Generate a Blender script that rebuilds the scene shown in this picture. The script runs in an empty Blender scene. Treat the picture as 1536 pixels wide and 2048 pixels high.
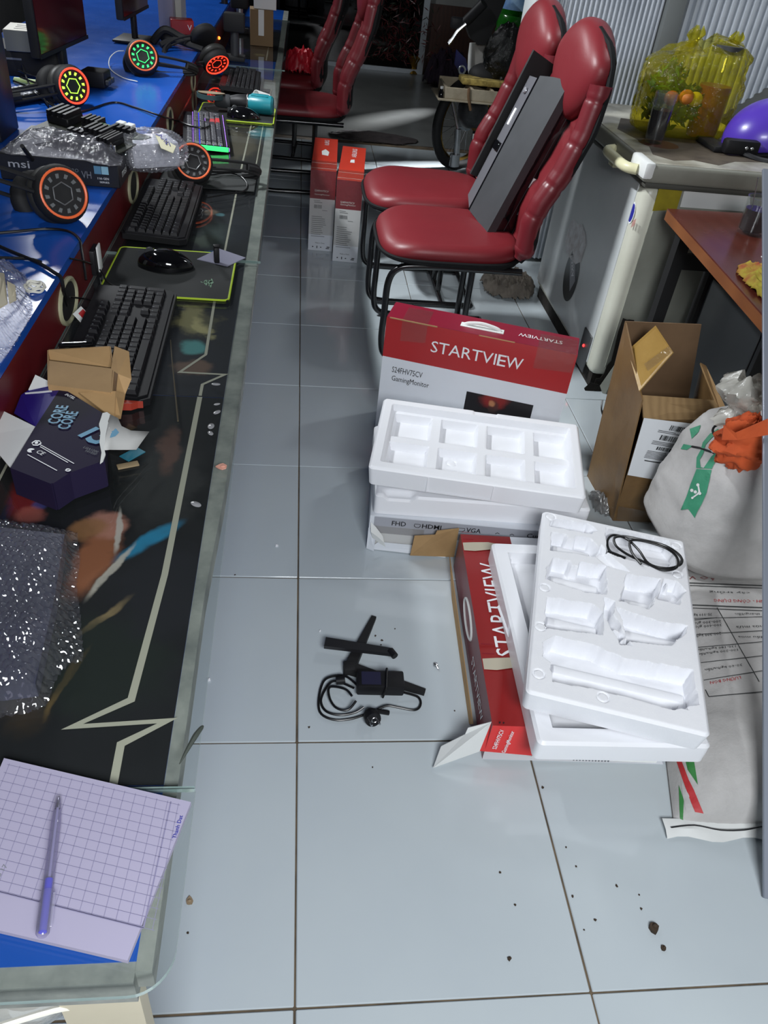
import bpy, bmesh, math, random
import numpy as np
from mathutils import Matrix, Vector

random.seed(7)
rng = np.random.RandomState(7)
sc = bpy.context.scene
C = sc.collection
PI = math.pi

# ------------------------------------------------------------------ camera
W_PX, H_PX, F_PX = 1536, 2048, 1541.08
CAM = Vector((-0.03345, -0.46926, 1.41060))
_yaw, _pit, _rol = 0.160264, 0.671283, 0.126456
FWD = Vector((math.sin(_yaw) * math.cos(_pit), math.cos(_yaw) * math.cos(_pit), -math.sin(_pit)))
_r0 = Vector((math.cos(_yaw), -math.sin(_yaw), 0))
_u0 = _r0.cross(FWD)
RGT = _r0 * math.cos(_rol) + _u0 * math.sin(_rol)
UPV = -_r0 * math.sin(_rol) + _u0 * math.cos(_rol)
cam_data = bpy.data.cameras.new('camera')
cam_data.sensor_fit = 'VERTICAL'
cam_data.sensor_height = 36.0
cam_data.lens = F_PX / H_PX * 36.0
cam_data.clip_start = 0.02
cam = bpy.data.objects.new('camera', cam_data)
m = Matrix.Identity(4)
for i in range(3):
    m[i][0], m[i][1], m[i][2], m[i][3] = RGT[i], UPV[i], -FWD[i], CAM[i]
cam.matrix_world = m
C.objects.link(cam)
sc.camera = cam

# ------------------------------------------------------------------ world, lamps, exposure
world = bpy.data.worlds.new('world')
sc.world = world
world.use_nodes = True
bg = world.node_tree.nodes['Background']
bg.inputs[0].default_value = (0.72, 0.78, 0.84, 1)
bg.inputs[1].default_value = 0.10


def area(name, loc, target, sx, sy, power, col=(1, 1, 1), spread=180):
    l = bpy.data.lights.new(name, 'AREA')
    l.shape = 'RECTANGLE'
    l.size, l.size_y = sx, sy
    l.energy = power
    l.color = col
    l.spread = math.radians(spread)
    o = bpy.data.objects.new(name, l)
    o.location = loc
    d = Vector(target) - Vector(loc)
    o.rotation_euler = d.to_track_quat('-Z', 'Y').to_euler()
    C.objects.link(o)
    return o


area('door_daylight', (0.28, -1.10, 1.78), (0.45, 0.75, 0.0), 0.8, 0.5, 46, (0.93, 0.965, 1.0))
area('tube_lamp_left', (-1.35, 2.20, 2.70), (0.9, 2.6, 0.6), 0.6, 0.10, 27, (0.93, 0.97, 1.0), 84)
area('tube_lamp_far', (-2.0, 5.4, 2.8), (-0.6, 4.2, 0.6), 1.2, 0.12, 60, (0.93, 0.97, 1.0))
area('wall_fill_right', (2.10, 2.60, 2.90), (1.7, 3.2, 0.9), 0.6, 0.10, 14, (0.93, 0.97, 1.0))  # added fill light that brightens the corrugated sheets

# added narrow beams that lay the bright streaks on the back floor
for _n, _p, _t, _e in (('streak_beam_far', (2.35, 8.35, 0.55), (0.70, 6.40, 0.0), 1.6), ('streak_beam_mid', (2.5, 5.75, 0.42), (0.75, 5.02, 0.0), 1.0)):
    area(_n, _p, _t, 0.03, 0.03, _e, (0.95, 0.97, 1.0), 9)

sc.view_settings.view_transform = 'Standard'
sc.view_settings.look = 'None'
sc.view_settings.gamma = 1.0
sc.view_settings.use_curve_mapping = False
sc.view_settings.exposure = 0.0
sc.render.film_transparent = False
try:
    sc.cycles.use_denoising = True
    sc.cycles.max_bounces = 10
    sc.cycles.transparent_max_bounces = 16
    sc.cycles.transmission_bounces = 8
    sc.cycles.sample_clamp_indirect = 4.0
    sc.cycles.caustics_refractive = False
    sc.cycles.caustics_reflective = False
except Exception:
    pass


# ------------------------------------------------------------------ helpers
def ray(px, py):
    return FWD + RGT * ((px - W_PX / 2) / F_PX) - UPV * ((py - H_PX / 2) / F_PX)


def on_z(px, py, z):
    """the point at height z that the photograph shows at this pixel"""
    d = ray(px, py)
    return CAM + d * ((z - CAM.z) / d.z)


def on_y(px, py, y):
    d = ray(px, py)
    return CAM + d * ((y - CAM.y) / d.y)


def on_x(px, py, x):
    d = ray(px, py)
    return CAM + d * ((x - CAM.x) / d.x)


def lin(c):
    out = []
    for v in c[:3]:
        v = v / 255.0
        out.append(v / 12.92 if v <= 0.04045 else ((v + 0.055) / 1.055) ** 2.4)
    return tuple(out) + (1.0,)


def mat(name, col, rough=0.5, metal=0.0, spec=0.5, var=None, bump=None, coat=0.0, emit=None, emit_s=1.0,
        sss=0.0, rvar=0.0, trans=0.0, alpha=1.0, spots=None, wave=None):
    M = bpy.data.materials.new(name)
    M.use_nodes = True
    nt = M.node_tree
    b = nt.nodes['Principled BSDF']
    b.inputs['Base Color'].default_value = lin(col)
    b.inputs['Roughness'].default_value = rough
    b.inputs['Metallic'].default_value = metal
    b.inputs['Specular IOR Level'].default_value = spec
    b.inputs['Coat Weight'].default_value = coat
    b.inputs['Coat Roughness'].default_value = 0.08
    b.inputs['Transmission Weight'].default_value = trans
    b.inputs['Alpha'].default_value = alpha
    if sss:
        b.inputs['Subsurface Weight'].default_value = sss
        b.inputs['Subsurface Radius'].default_value = (0.02, 0.02, 0.02)
    if emit:
        b.inputs['Emission Color'].default_value = lin(emit)
        b.inputs['Emission Strength'].default_value = emit_s
    tc = nt.nodes.new('ShaderNodeTexCoord')
    cur = None

    def noise(scale, detail=5.0, rough_=0.6):
        n = nt.nodes.new('ShaderNodeTexNoise')
        n.inputs['Scale'].default_value = scale
        n.inputs['Detail'].default_value = detail
        n.inputs['Roughness'].default_value = rough_
        nt.links.new(tc.outputs['Object'], n.inputs['Vector'])
        return n

    def mixc(a, bcol, fac_out):
        mx = nt.nodes.new('ShaderNodeMix')
        mx.data_type = 'RGBA'
        if isinstance(a, tuple):
            mx.inputs[6].default_value = a
        else:
            nt.links.new(a, mx.inputs[6])
        mx.inputs[7].default_value = bcol
        nt.links.new(fac_out, mx.inputs[0])
        return mx.outputs[2]

    if var:
        scale, amt, col2 = var
        n = noise(scale)
        rp = nt.nodes.new('ShaderNodeMapRange')
        rp.inputs[1].default_value = 0.38
        rp.inputs[2].default_value = 0.68
        rp.inputs[3].default_value = 0.0
        rp.inputs[4].default_value = amt
        nt.links.new(n.outputs['Fac'], rp.inputs[0])
        cur = mixc(lin(col), lin(col2), rp.outputs[0])
    if spots:
        # soft printed patches: (x, y, rx, ry, angle, colour, strength, wobble)
        wn = noise(16.0, 4.0)
        sub = nt.nodes.new('ShaderNodeVectorMath'); sub.operation = 'SUBTRACT'
        nt.links.new(wn.outputs['Color'], sub.inputs[0]); sub.inputs[1].default_value = (0.5, 0.5, 0.5)
        for (x, y, rx, ry, ang, c2, st, wob) in spots:
            sc_ = nt.nodes.new('ShaderNodeVectorMath'); sc_.operation = 'SCALE'
            nt.links.new(sub.outputs[0], sc_.inputs[0]); sc_.inputs[3].default_value = wob
            ad = nt.nodes.new('ShaderNodeVectorMath'); ad.operation = 'ADD'
            nt.links.new(tc.outputs['Object'], ad.inputs[0]); nt.links.new(sc_.outputs[0], ad.inputs[1])
            mp = nt.nodes.new('ShaderNodeMapping'); mp.vector_type = 'TEXTURE'
            mp.inputs['Location'].default_value = (x, y, 0)
            mp.inputs['Rotation'].default_value = (0, 0, ang)
            mp.inputs['Scale'].default_value = (rx, ry, 10)
            nt.links.new(ad.outputs[0], mp.inputs['Vector'])
            ln = nt.nodes.new('ShaderNodeVectorMath'); ln.operation = 'LENGTH'
            nt.links.new(mp.outputs[0], ln.inputs[0])
            mr = nt.nodes.new('ShaderNodeMapRange'); mr.interpolation_type = 'SMOOTHSTEP'
            mr.inputs[1].default_value = 0.55; mr.inputs[2].default_value = 1.15
            mr.inputs[3].default_value = st; mr.inputs[4].default_value = 0.0
            nt.links.new(ln.outputs['Value'], mr.inputs[0])
            cur = mixc(cur if cur is not None else lin(col), lin(c2), mr.outputs[0])
    if wave:
        scale, amt, col2 = wave
        wv = nt.nodes.new('ShaderNodeTexWave')
        wv.inputs['Scale'].default_value = scale
        wv.inputs['Distortion'].default_value = 4.0
        wv.inputs['Detail'].default_value = 3.0
        wv.inputs['Detail Scale'].default_value = 1.5
        mpw = nt.nodes.new('ShaderNodeMapping'); mpw.inputs['Scale'].default_value = (1.0, 0.15, 1.0)
        nt.links.new(tc.outputs['Object'], mpw.inputs['Vector']); nt.links.new(mpw.outputs[0], wv.inputs['Vector'])
        ml = nt.nodes.new('ShaderNodeMath'); ml.operation = 'MULTIPLY'
        nt.links.new(wv.outputs['Fac'], ml.inputs[0]); ml.inputs[1].default_value = amt
        cur = mixc(cur if cur is not None else lin(col), lin(col2), ml.outputs[0])
    if cur is not None:
        nt.links.new(cur, b.inputs['Base Color'])
    if rvar:
        n = noise(9.0)
        mr = nt.nodes.new('ShaderNodeMapRange')
        mr.inputs[3].default_value = max(0.02, rough - rvar); mr.inputs[4].default_value = min(1, rough + rvar)
        nt.links.new(n.outputs['Fac'], mr.inputs[0]); nt.links.new(mr.outputs[0], b.inputs['Roughness'])
    if bump:
        scale, st, dist = bump
        n = noise(scale, 6.0)
        bp = nt.nodes.new('ShaderNodeBump')
        bp.inputs['Strength'].default_value = st
        bp.inputs['Distance'].default_value = dist
        nt.links.new(n.outputs['Fac'], bp.inputs['Height'])
        nt.links.new(bp.outputs[0], b.inputs['Normal'])
    return M


def clear(name, tint=(245, 250, 250), ior=1.45, rough=0.0, body=0.0, bodycol=(230, 230, 235), bump=None, bodyrough=0.3):
    """thin clear glass or film: straight-through light, Fresnel reflection and a little milky body"""
    M = bpy.data.materials.new(name)
    M.use_nodes = True
    nt = M.node_tree
    nt.nodes.remove(nt.nodes['Principled BSDF'])
    out = nt.nodes['Material Output']
    tr = nt.nodes.new('ShaderNodeBsdfTransparent'); tr.inputs[0].default_value = lin(tint)
    gl = nt.nodes.new('ShaderNodeBsdfGlossy'); gl.inputs['Roughness'].default_value = rough
    # Schlick reflectance from the angle to the surface, the same on both faces of a thin sheet
    geo = nt.nodes.new('ShaderNodeNewGeometry')
    dt = nt.nodes.new('ShaderNodeVectorMath'); dt.operation = 'DOT_PRODUCT'
    nt.links.new(geo.outputs['Incoming'], dt.inputs[1])

    def mth(op, a, b=None):
        n_ = nt.nodes.new('ShaderNodeMath'); n_.operation = op
        for i_, q_ in enumerate((a, b)):
            if q_ is None:
                continue
            if isinstance(q_, (int, float)):
                n_.inputs[i_].default_value = q_
            else:
                nt.links.new(q_, n_.inputs[i_])
        return n_.outputs[0]
    f0 = ((ior - 1) / (ior + 1)) ** 2
    ca = mth('ABSOLUTE', dt.outputs['Value'])
    fr_out = mth('ADD', f0, mth('MULTIPLY', 1 - f0, mth('POWER', mth('SUBTRACT', 1.0, ca), 5.0)))
    base = tr.outputs[0]
    if body:
        df = nt.nodes.new('ShaderNodeBsdfPrincipled'); df.inputs['Base Color'].default_value = lin(bodycol)
        df.inputs['Roughness'].default_value = bodyrough
        mx0 = nt.nodes.new('ShaderNodeMixShader'); mx0.inputs[0].default_value = body
        nt.links.new(base, mx0.inputs[1]); nt.links.new(df.outputs[0], mx0.inputs[2])
        base = mx0.outputs[0]
    mx = nt.nodes.new('ShaderNodeMixShader')
    nt.links.new(fr_out, mx.inputs[0]); nt.links.new(base, mx.inputs[1]); nt.links.new(gl.outputs[0], mx.inputs[2])
    if bump:
        tc = nt.nodes.new('ShaderNodeTexCoord')
        n = nt.nodes.new('ShaderNodeTexNoise'); n.inputs['Scale'].default_value = bump[0]; n.inputs['Detail'].default_value = 4
        nt.links.new(tc.outputs['Object'], n.inputs['Vector'])
        bp = nt.nodes.new('ShaderNodeBump'); bp.inputs['Strength'].default_value = bump[1]; bp.inputs['Distance'].default_value = bump[2]
        nt.links.new(n.outputs['Fac'], bp.inputs['Height'])
        nt.links.new(bp.outputs[0], gl.inputs['Normal']); nt.links.new(bp.outputs[0], dt.inputs[0])
    else:
        nt.links.new(geo.outputs['Normal'], dt.inputs[0])
    nt.links.new(mx.outputs[0], out.inputs[0])
    return M


def rot(a, ax='Z'):
    return Matrix.Rotation(a, 4, ax)


def tl(x, y, z):
    return Matrix.Translation((x, y, z))


def frame(o, xdir, ydir):
    """matrix with origin o, x along xdir, z normal to xdir and ydir"""
    o, x, y = Vector(o), Vector(xdir).normalized(), Vector(ydir)
    z = x.cross(y).normalized()
    y = z.cross(x)
    M = Matrix.Identity(4)
    for i in range(3):
        M[i][0], M[i][1], M[i][2], M[i][3] = x[i], y[i], z[i], o[i]
    return M


def spline(pts, n=8, closed=False):
    P = [Vector(p) for p in pts]
    out = []
    k = len(P)
    rngs = range(k if closed else k - 1)
    for i in rngs:
        if closed:
            a, b, c, d = P[(i - 1) % k], P[i], P[(i + 1) % k], P[(i + 2) % k]
        else:
            a, b, c, d = P[max(i - 1, 0)], P[i], P[i + 1], P[min(i + 2, k - 1)]
        for j in range(n):
            t = j / n
            out.append(0.5 * ((2 * b) + (c - a) * t + (2 * a - 5 * b + 4 * c - d) * t * t + (3 * b - a - 3 * c + d) * t ** 3))
    if not closed:
        out.append(P[-1].copy())
    return out


class MB:
    def __init__(s):
        s.v, s.f, s.m, s.s = [], [], [], []

    def add(s, vs, fs, m=0, T=None, smooth=False):
        o = len(s.v)
        for p in vs:
            p = Vector(p)
            s.v.append(tuple(T @ p) if T is not None else tuple(p))
        for f in fs:
            s.f.append(tuple(i + o for i in f)); s.m.append(m); s.s.append(smooth)
        return s

    def box(s, x0, x1, y0, y1, z0, z1, m=0, T=None):
        v = [(x0, y0, z0), (x1, y0, z0), (x1, y1, z0), (x0, y1, z0), (x0, y0, z1), (x1, y0, z1), (x1, y1, z1), (x0, y1, z1)]
        return s.add(v, [(3, 2, 1, 0), (4, 5, 6, 7), (0, 1, 5, 4), (1, 2, 6, 5), (2, 3, 7, 6), (3, 0, 4, 7)], m, T)

    def rbox(s, x0, x1, y0, y1, z0, z1, r=0.005, m=0, T=None, seg=2, smooth=True):
        bm = bmesh.new()
        bmesh.ops.create_cube(bm, size=1.0)
        for v in bm.verts:
            v.co = Vector(((x0 + x1) / 2 + v.co.x * (x1 - x0), (y0 + y1) / 2 + v.co.y * (y1 - y0), (z0 + z1) / 2 + v.co.z * (z1 - z0)))
        r = min(r, 0.49 * min(x1 - x0, y1 - y0, z1 - z0))
        bmesh.ops.bevel(bm, geom=list(bm.edges), offset=r, segments=seg, profile=0.5, affect='EDGES')
        bm.verts.index_update()
        s.add([v.co for v in bm.verts], [tuple(v.index for v in f.verts) for f in bm.faces], m, T, smooth)
        bm.free()
        return s

    def prism(s, poly, z0, z1, m=0, T=None, mside=None):
        n = len(poly)
        v = [(x, y, z0) for x, y in poly] + [(x, y, z1) for x, y in poly]
        s.add(v, [tuple(range(n - 1, -1, -1)), tuple(range(n, 2 * n))], m, T)
        s.add(v, [(i, (i + 1) % n, n + (i + 1) % n, n + i) for i in range(n)], m if mside is None else mside, T)
        return s

    def slab(s, pts, t, m=0, T=None):
        """polygon of 3-D points given a thickness along its normal"""
        P = [Vector(p) for p in pts]
        n = Vector((0, 0, 0))
        for i in range(len(P)):
            a, b = P[i], P[(i + 1) % len(P)]
            n += a.cross(b)
        n = n.normalized() * t
        k = len(P)
        v = [p for p in P] + [p - n for p in P]
        s.add(v, [tuple(range(k)), tuple(range(2 * k - 1, k - 1, -1))] + [(i, k + i, k + (i + 1) % k, (i + 1) % k) for i in range(k)], m, T)
        return s

    def tube(s, pts, r, n=8, m=0, closed=False, T=None, caps=True, smooth=True):
        P = [Vector(p) for p in pts]
        k = len(P)
        R = r if isinstance(r, (list, tuple)) else [r] * k
        vs, fs = [], []
        prev = None
        for i in range(k):
            if closed:
                t = P[(i + 1) % k] - P[(i - 1) % k]
            else:
                t = P[min(i + 1, k - 1)] - P[max(i - 1, 0)]
            if t.length < 1e-9:
                t = Vector((0, 0, 1))
            t.normalize()
            if prev is None:
                a = Vector((0, 0, 1)) if abs(t.z) < 0.9 else Vector((1, 0, 0))
                prev = (a - t * a.dot(t)).normalized()
            else:
                prev = prev - t * prev.dot(t)
                prev = prev.normalized() if prev.length > 1e-6 else t.orthogonal().normalized()
            b = t.cross(prev)
            for j in range(n):
                a = 2 * PI * j / n
                vs.append(P[i] + (prev * math.cos(a) + b * math.sin(a)) * R[i])
        for i in range(k if closed else k - 1):
            for j in range(n):
                i2 = (i + 1) % k
                fs.append((i * n + j, i * n + (j + 1) % n, i2 * n + (j + 1) % n, i2 * n + j))
        if caps and not closed:
            fs.append(tuple(range(n - 1, -1, -1)))
            fs.append(tuple((k - 1) * n + j for j in range(n)))
        return s.add(vs, fs, m, T, smooth)

    def lathe(s, prof, n=24, m=0, T=None, smooth=True, a0=0.0, a1=2 * PI):
        full = abs(a1 - a0 - 2 * PI) < 1e-6
        cols = n if full else n + 1
        vs, fs = [], []
        for i in range(cols):
            a = a0 + (a1 - a0) * i / n
            for r, z in prof:
                vs.append((r * math.cos(a), r * math.sin(a), z))
        k = len(prof)
        for i in range(n):
            i2 = (i + 1) % cols
            for j in range(k - 1):
                fs.append((i * k + j, i2 * k + j, i2 * k + j + 1, i * k + j + 1))
        return s.add(vs, fs, m, T, smooth)

    def grid(s, X, Y, Z, m=0, T=None, smooth=True, close=False):
        ny, nx = X.shape
        vs = np.stack([X, Y, Z], -1).reshape(-1, 3).tolist()
        fs = []
        for j in range(ny - 1):
            for i in range(nx - 1 if not close else nx):
                i2 = (i + 1) % nx
                fs.append((j * nx + i, j * nx + i2, (j + 1) * nx + i2, (j + 1) * nx + i))
        return s.add(vs, fs, m, T, smooth)

    def ball(s, c, rx, ry, rz, nu=20, nv=12, m=0, T=None, p=1.0, v0=0.0, v1=PI):
        v = np.linspace(v0, v1, nv)[:, None]; u = np.linspace(0, 2 * PI, nu, endpoint=False)[None, :]
        sg = lambda a: np.sign(a) * np.abs(a) ** p
        X = c[0] + rx * sg(np.sin(v)) * sg(np.cos(u)); Y = c[1] + ry * sg(np.sin(v)) * sg(np.sin(u))
        Z = c[2] + rz * sg(np.cos(v)) + 0 * u
        return s.grid(X, Y, Z[..., :] if Z.shape == X.shape else np.broadcast_to(Z, X.shape), m, T, True, close=True)

    def mesh(s, name, mats):
        me = bpy.data.meshes.new(name)
        me.from_pydata(s.v, [], s.f)
        if not isinstance(mats, (list, tuple)):
            mats = [mats]
        for x in mats:
            me.materials.append(x)
        me.polygons.foreach_set('material_index', s.m)
        me.polygons.foreach_set('use_smooth', s.s)
        me.update()
        bm = bmesh.new(); bm.from_mesh(me)
        bmesh.ops.recalc_face_normals(bm, faces=bm.faces)
        bm.to_mesh(me); bm.free()
        if any(s.s):
            try:
                me.set_sharp_from_angle(angle=math.radians(42))
            except Exception:
                pass
        return me


def link(name, me, parent=None, T=None):
    o = bpy.data.objects.new(name, me)
    C.objects.link(o)
    if parent is not None:
        o.parent = parent
    if T is not None:
        o.matrix_local = T
    return o


def part(name, mb, mats, parent=None, T=None, label=None, stuff=False):
    o = link(name, mb.mesh(name, mats), parent, T)
    if label:
        o['label'] = label
    if stuff:
        o['kind'] = 'stuff'
    return o


def tag(o, label, cat, group=None):
    o['label'] = label
    o['category'] = cat
    if group:
        o['group'] = group
    return o


def thing(name, label, cat, loc=(0, 0, 0), rz=0.0, group=None, M=None):
    o = bpy.data.objects.new(name, None)
    o.empty_display_size = 0.05
    C.objects.link(o)
    if M is not None:
        o.matrix_world = M
    else:
        o.location = loc
        o.rotation_euler = (0, 0, rz)
    return tag(o, label, cat, group)


def struct(name, mb, mats, parent=None):
    o = part(name, mb, mats, parent)
    if parent is None:
        o['kind'] = 'structure'
    return o


def text_obj(body, width, parent, T, material, name='lettering', ext=0.0004, height=None, bold=0.0, cx=False):
    cu = bpy.data.curves.new('t', 'FONT')
    cu.body = body
    cu.size = 1.0
    cu.extrude = 0.0
    cu.offset = bold * 0.35
    cu.resolution_u = 2
    to = bpy.data.objects.new('t', cu)
    C.objects.link(to)
    bpy.context.view_layer.update()
    me = bpy.data.meshes.new_from_object(to)
    bpy.data.objects.remove(to)
    bpy.data.curves.remove(cu)
    me.name = name
    co = np.empty(len(me.vertices) * 3); me.vertices.foreach_get('co', co); co = co.reshape(-1, 3)
    w = co[:, 0].max() - co[:, 0].min(); h = co[:, 1].max() - co[:, 1].min()
    x0 = co[:, 0].min()
    k = width / w
    ky = k if height is None else height / h
    co[:, 0] = (co[:, 0] - x0) * k - (width / 2 if cx else 0)
    co[:, 1] *= ky
    co[:, 2] = ext
    me.vertices.foreach_set('co', co.reshape(-1))
    me.materials.clear()
    me.materials.append(material)
    me.update()
    return link(name, me, parent, T)


def text_px(body, p0, p1, z, parent_inv, parent, material, **kw):
    """lettering lying on a level surface, its baseline running from pixel p0 to pixel p1"""
    a, b = on_z(*p0, z), on_z(*p1, z)
    d = b - a
    T = frame(a, d, Vector((-d.y, d.x, 0)))
    return text_obj(body, d.length, parent, parent_inv @ T, material, **kw)


def printlines(rects, t=0.0004):
    """flat printed strokes on a face: (x0, x1, y0, y1) in the face's own frame"""
    mb = MB()
    for x0, x1, y0, y1 in rects:
        mb.add([(x0, y0, t), (x1, y0, t), (x1, y1, t), (x0, y1, t)], [(0, 1, 2, 3)])
    return mb


def vnoise(x, y, seed=0):
    xi = np.floor(x).astype(int); yi = np.floor(y).astype(int)
    xf = x - xi; yf = y - yi
    def h(a, b):
        n = np.sin(a * 127.1 + b * 311.7 + seed * 74.7) * 43758.5453
        return n - np.floor(n)
    u = xf * xf * (3 - 2 * xf); v = yf * yf * (3 - 2 * yf)
    return (h(xi, yi) * (1 - u) + h(xi + 1, yi) * u) * (1 - v) + (h(xi, yi + 1) * (1 - u) + h(xi + 1, yi + 1) * u) * v


def fbm(x, y, seed=0, oct=4):
    s, a, t = 0, 0.5, 0
    for k in range(oct):
        s = s + a * vnoise(x * 2 ** k + 3.1 * k, y * 2 ** k + 1.7 * k, seed + k); t += a; a *= 0.5
    return s / t


def ridged(x, y, seed=0, oct=4):
    s, a, t = 0, 0.5, 0
    for k in range(oct):
        s = s + a * (1 - np.abs(2 * vnoise(x * 2 ** k, y * 2 ** k, seed + k) - 1)); t += a; a *= 0.55
    return s / t


def poly_sdf(P, X, Y):
    """signed distance to a polygon, negative inside"""
    d = np.full(X.shape, 1e9); ins = np.zeros(X.shape, bool)
    n = len(P)
    for i in range(n):
        ax, ay = P[i]; bx, by = P[(i + 1) % n]
        ex, ey = bx - ax, by - ay
        wx, wy = X - ax, Y - ay
        t = np.clip((wx * ex + wy * ey) / (ex * ex + ey * ey + 1e-12), 0, 1)
        d = np.minimum(d, (wx - ex * t) ** 2 + (wy - ey * t) ** 2)
        c = ((ay > Y) != (by > Y)) & (X < (bx - ax) * (Y - ay) / ((by - ay) if abs(by - ay) > 1e-12 else 1e-12) + ax)
        ins ^= c
    d = np.sqrt(d)
    return np.where(ins, -d, d)


def sst(a, b, x):
    t = np.clip((x - a) / (b - a), 0, 1)
    return t * t * (3 - 2 * t)

# ------------------------------------------------------------------ materials
m_tile = mat('glazed_tile', (196, 205, 209), 0.09, spec=0.5, var=(2.0, 0.35, (182, 192, 200)), rvar=0.05, bump=(3.0, 0.04, 0.01))
m_grout = mat('grout', (112, 96, 76), 0.9, var=(9.0, 0.9, (62, 56, 48)))
m_conc = mat('polished_concrete', (112, 114, 112), 0.28, var=(3.0, 0.6, (88, 90, 90)))
m_wall = mat('grey_plaster', (150, 152, 150), 0.8, var=(3.0, 0.5, (120, 122, 120)), bump=(30, 0.1, 0.004))
m_walld = mat('dark_plaster', (58, 60, 64), 0.7, var=(2.0, 0.5, (44, 45, 50)))
m_walll = mat('left_plaster', (126, 126, 128), 0.8, var=(2.0, 0.5, (104, 104, 108)))
m_ceil = mat('ceiling_paint', (92, 95, 97), 0.9, var=(3.0, 0.3, (80, 82, 84)))
m_black = mat('black_plastic', (20, 20, 23), 0.5, spec=0.3, var=(6.0, 0.4, (30, 30, 33)))
m_blackg = mat('black_gloss', (10, 10, 13), 0.07, spec=0.6)
m_blackm = mat('black_matte', (20, 20, 22), 0.7)
m_key = mat('keycap_black', (20, 20, 24), 0.5, spec=0.3)
m_steel = mat('bright_metal', (200, 202, 205), 0.25, metal=1.0, var=(12, 0.4, (150, 150, 150)))
m_alu = mat('aluminium', (165, 172, 178), 0.4, metal=0.8)
m_pblack = mat('black_enamel_tube', (14, 14, 16), 0.22, coat=0.3)
m_blue = mat('blue_laminate', (26, 84, 178), 0.25, spec=0.35, var=(4.0, 0.5, (22, 72, 158)), rvar=0.08)
m_fascia = mat('dark_red_fascia', (98, 18, 24), 0.45, var=(5.0, 0.6, (74, 16, 22)))
m_trim = mat('dusty_grey_trim', (150, 152, 146), 0.6, var=(16.0, 0.9, (104, 108, 106)))
m_beige = mat('beige_board', (196, 188, 166), 0.6, var=(5.0, 0.5, (172, 164, 142)))
m_glass = clear('sheet_glass', (250, 252, 251), 1.5, 0.0, body=0.012, bodycol=(150, 156, 160))
m_gedge = mat('glass_edge', (150, 176, 172), 0.08, trans=0.5, var=(20.0, 0.4, (205, 220, 218)))
m_leather = mat('red_leather', (118, 36, 42), 0.42, spec=0.45, var=(5.0, 0.5, (112, 32, 40)), bump=(140, 0.12, 0.002), rvar=0.06)
m_leather_d = mat('dark_red_leather', (108, 30, 38), 0.36, var=(5.0, 0.5, (94, 26, 33)), bump=(140, 0.12, 0.002))
m_shell = mat('black_chair_shell', (18, 19, 21), 0.75, spec=0.2)
m_foam = mat('white_foam', (240, 241, 245), 0.55, sss=0.15, bump=(260, 0.25, 0.0015), var=(40.0, 0.15, (222, 224, 232)))
m_foam2 = mat('white_foam_smooth', (239, 240, 244), 0.4, sss=0.15, bump=(160, 0.12, 0.001))
m_boxred = mat('box_red_print', (176, 40, 42), 0.3, var=(5.0, 0.4, (160, 34, 38)))
m_boxtop = mat('box_maroon_print', (138, 30, 52), 0.32, var=(7.0, 0.5, (122, 26, 44)))
m_boxorange = mat('box_orange_red_print', (206, 62, 44), 0.35, var=(7.0, 0.4, (190, 54, 40)))
m_boxmaroon = mat('box_taped_maroon', (134, 30, 46), 0.12, bump=(36, 0.5, 0.01))
m_boxwhite = mat('box_white_print', (226, 230, 236), 0.4, var=(5.0, 0.25, (208, 212, 222)))
m_boxpurple = mat('box_faded_maroon', (124, 58, 68), 0.4, var=(6.0, 0.5, (108, 50, 60)))
m_kraft = mat('kraft_board', (176, 142, 98), 0.75, var=(8.0, 0.6, (150, 118, 78)), bump=(120, 0.15, 0.001))
m_kraftd = mat('brown_carton', (126, 98, 62), 0.42, var=(7.0, 0.8, (98, 74, 46)), bump=(30, 0.25, 0.003))
m_kraftin = mat('brown_carton_inside', (118, 92, 66), 0.8, var=(8.0, 0.6, (96, 74, 52)))
m_tapew = clear('packing_tape', (244, 242, 238), 1.5, 0.12, body=0.035, bodycol=(210, 205, 195), bump=(60, 0.6, 0.004))
m_ink = mat('black_print', (24, 24, 28), 0.6)
m_inkg = mat('grey_print', (120, 124, 130), 0.6)
m_inkw = mat('white_print', (238, 240, 242), 0.5)
m_inkr = mat('red_print', (172, 58, 62), 0.6)
m_inkteal = mat('teal_print', (44, 130, 168), 0.4)
m_inkblue = mat('blue_ink', (40, 44, 150), 0.5)
m_paperw = mat('white_card', (226, 228, 226), 0.7, var=(8, 0.3, (212, 214, 212)))
m_label = mat('shipping_label', (228, 232, 236), 0.5)
m_bubble = clear('bubble_wrap', (250, 250, 253), 2.1, 0.05, body=0.12, bodycol=(215, 217, 228), bodyrough=0.2)
m_bubbled = clear('bubble_wrap_clear', (246, 246, 250), 2.2, 0.05, body=0.04, bodycol=(205, 208, 220), bodyrough=0.2)
m_wrapdark = mat('grey_antistatic_board', (66, 68, 84), 0.35, var=(14, 0.7, (44, 46, 58)))
m_copper = mat('cable_black', (16, 16, 18), 0.35)
m_cablew = mat('cable_white', (222, 220, 208), 0.5)
m_green = mat('green_stitching', (164, 190, 40), 0.6)
m_logog = mat('green_grey_logo', (96, 128, 104), 0.6)
m_padblk = mat('mouse_pad_cloth', (20, 24, 24), 0.75, bump=(300, 0.2, 0.0006))
m_orange = mat('glowing_orange_ring', (222, 104, 58), 0.4, emit=(226, 92, 44), emit_s=0.25)  # faint glow put into the orange, though the rings are unlit
m_ledred = mat('lit_red_ring', (240, 60, 40), 0.4, emit=(255, 58, 36), emit_s=2.2)
m_ledgreen = mat('lit_green', (60, 230, 110), 0.4, emit=(50, 240, 110), emit_s=1.6)
m_ledlime = mat('lit_lime', (180, 240, 80), 0.4, emit=(170, 255, 70), emit_s=1.8)
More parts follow.
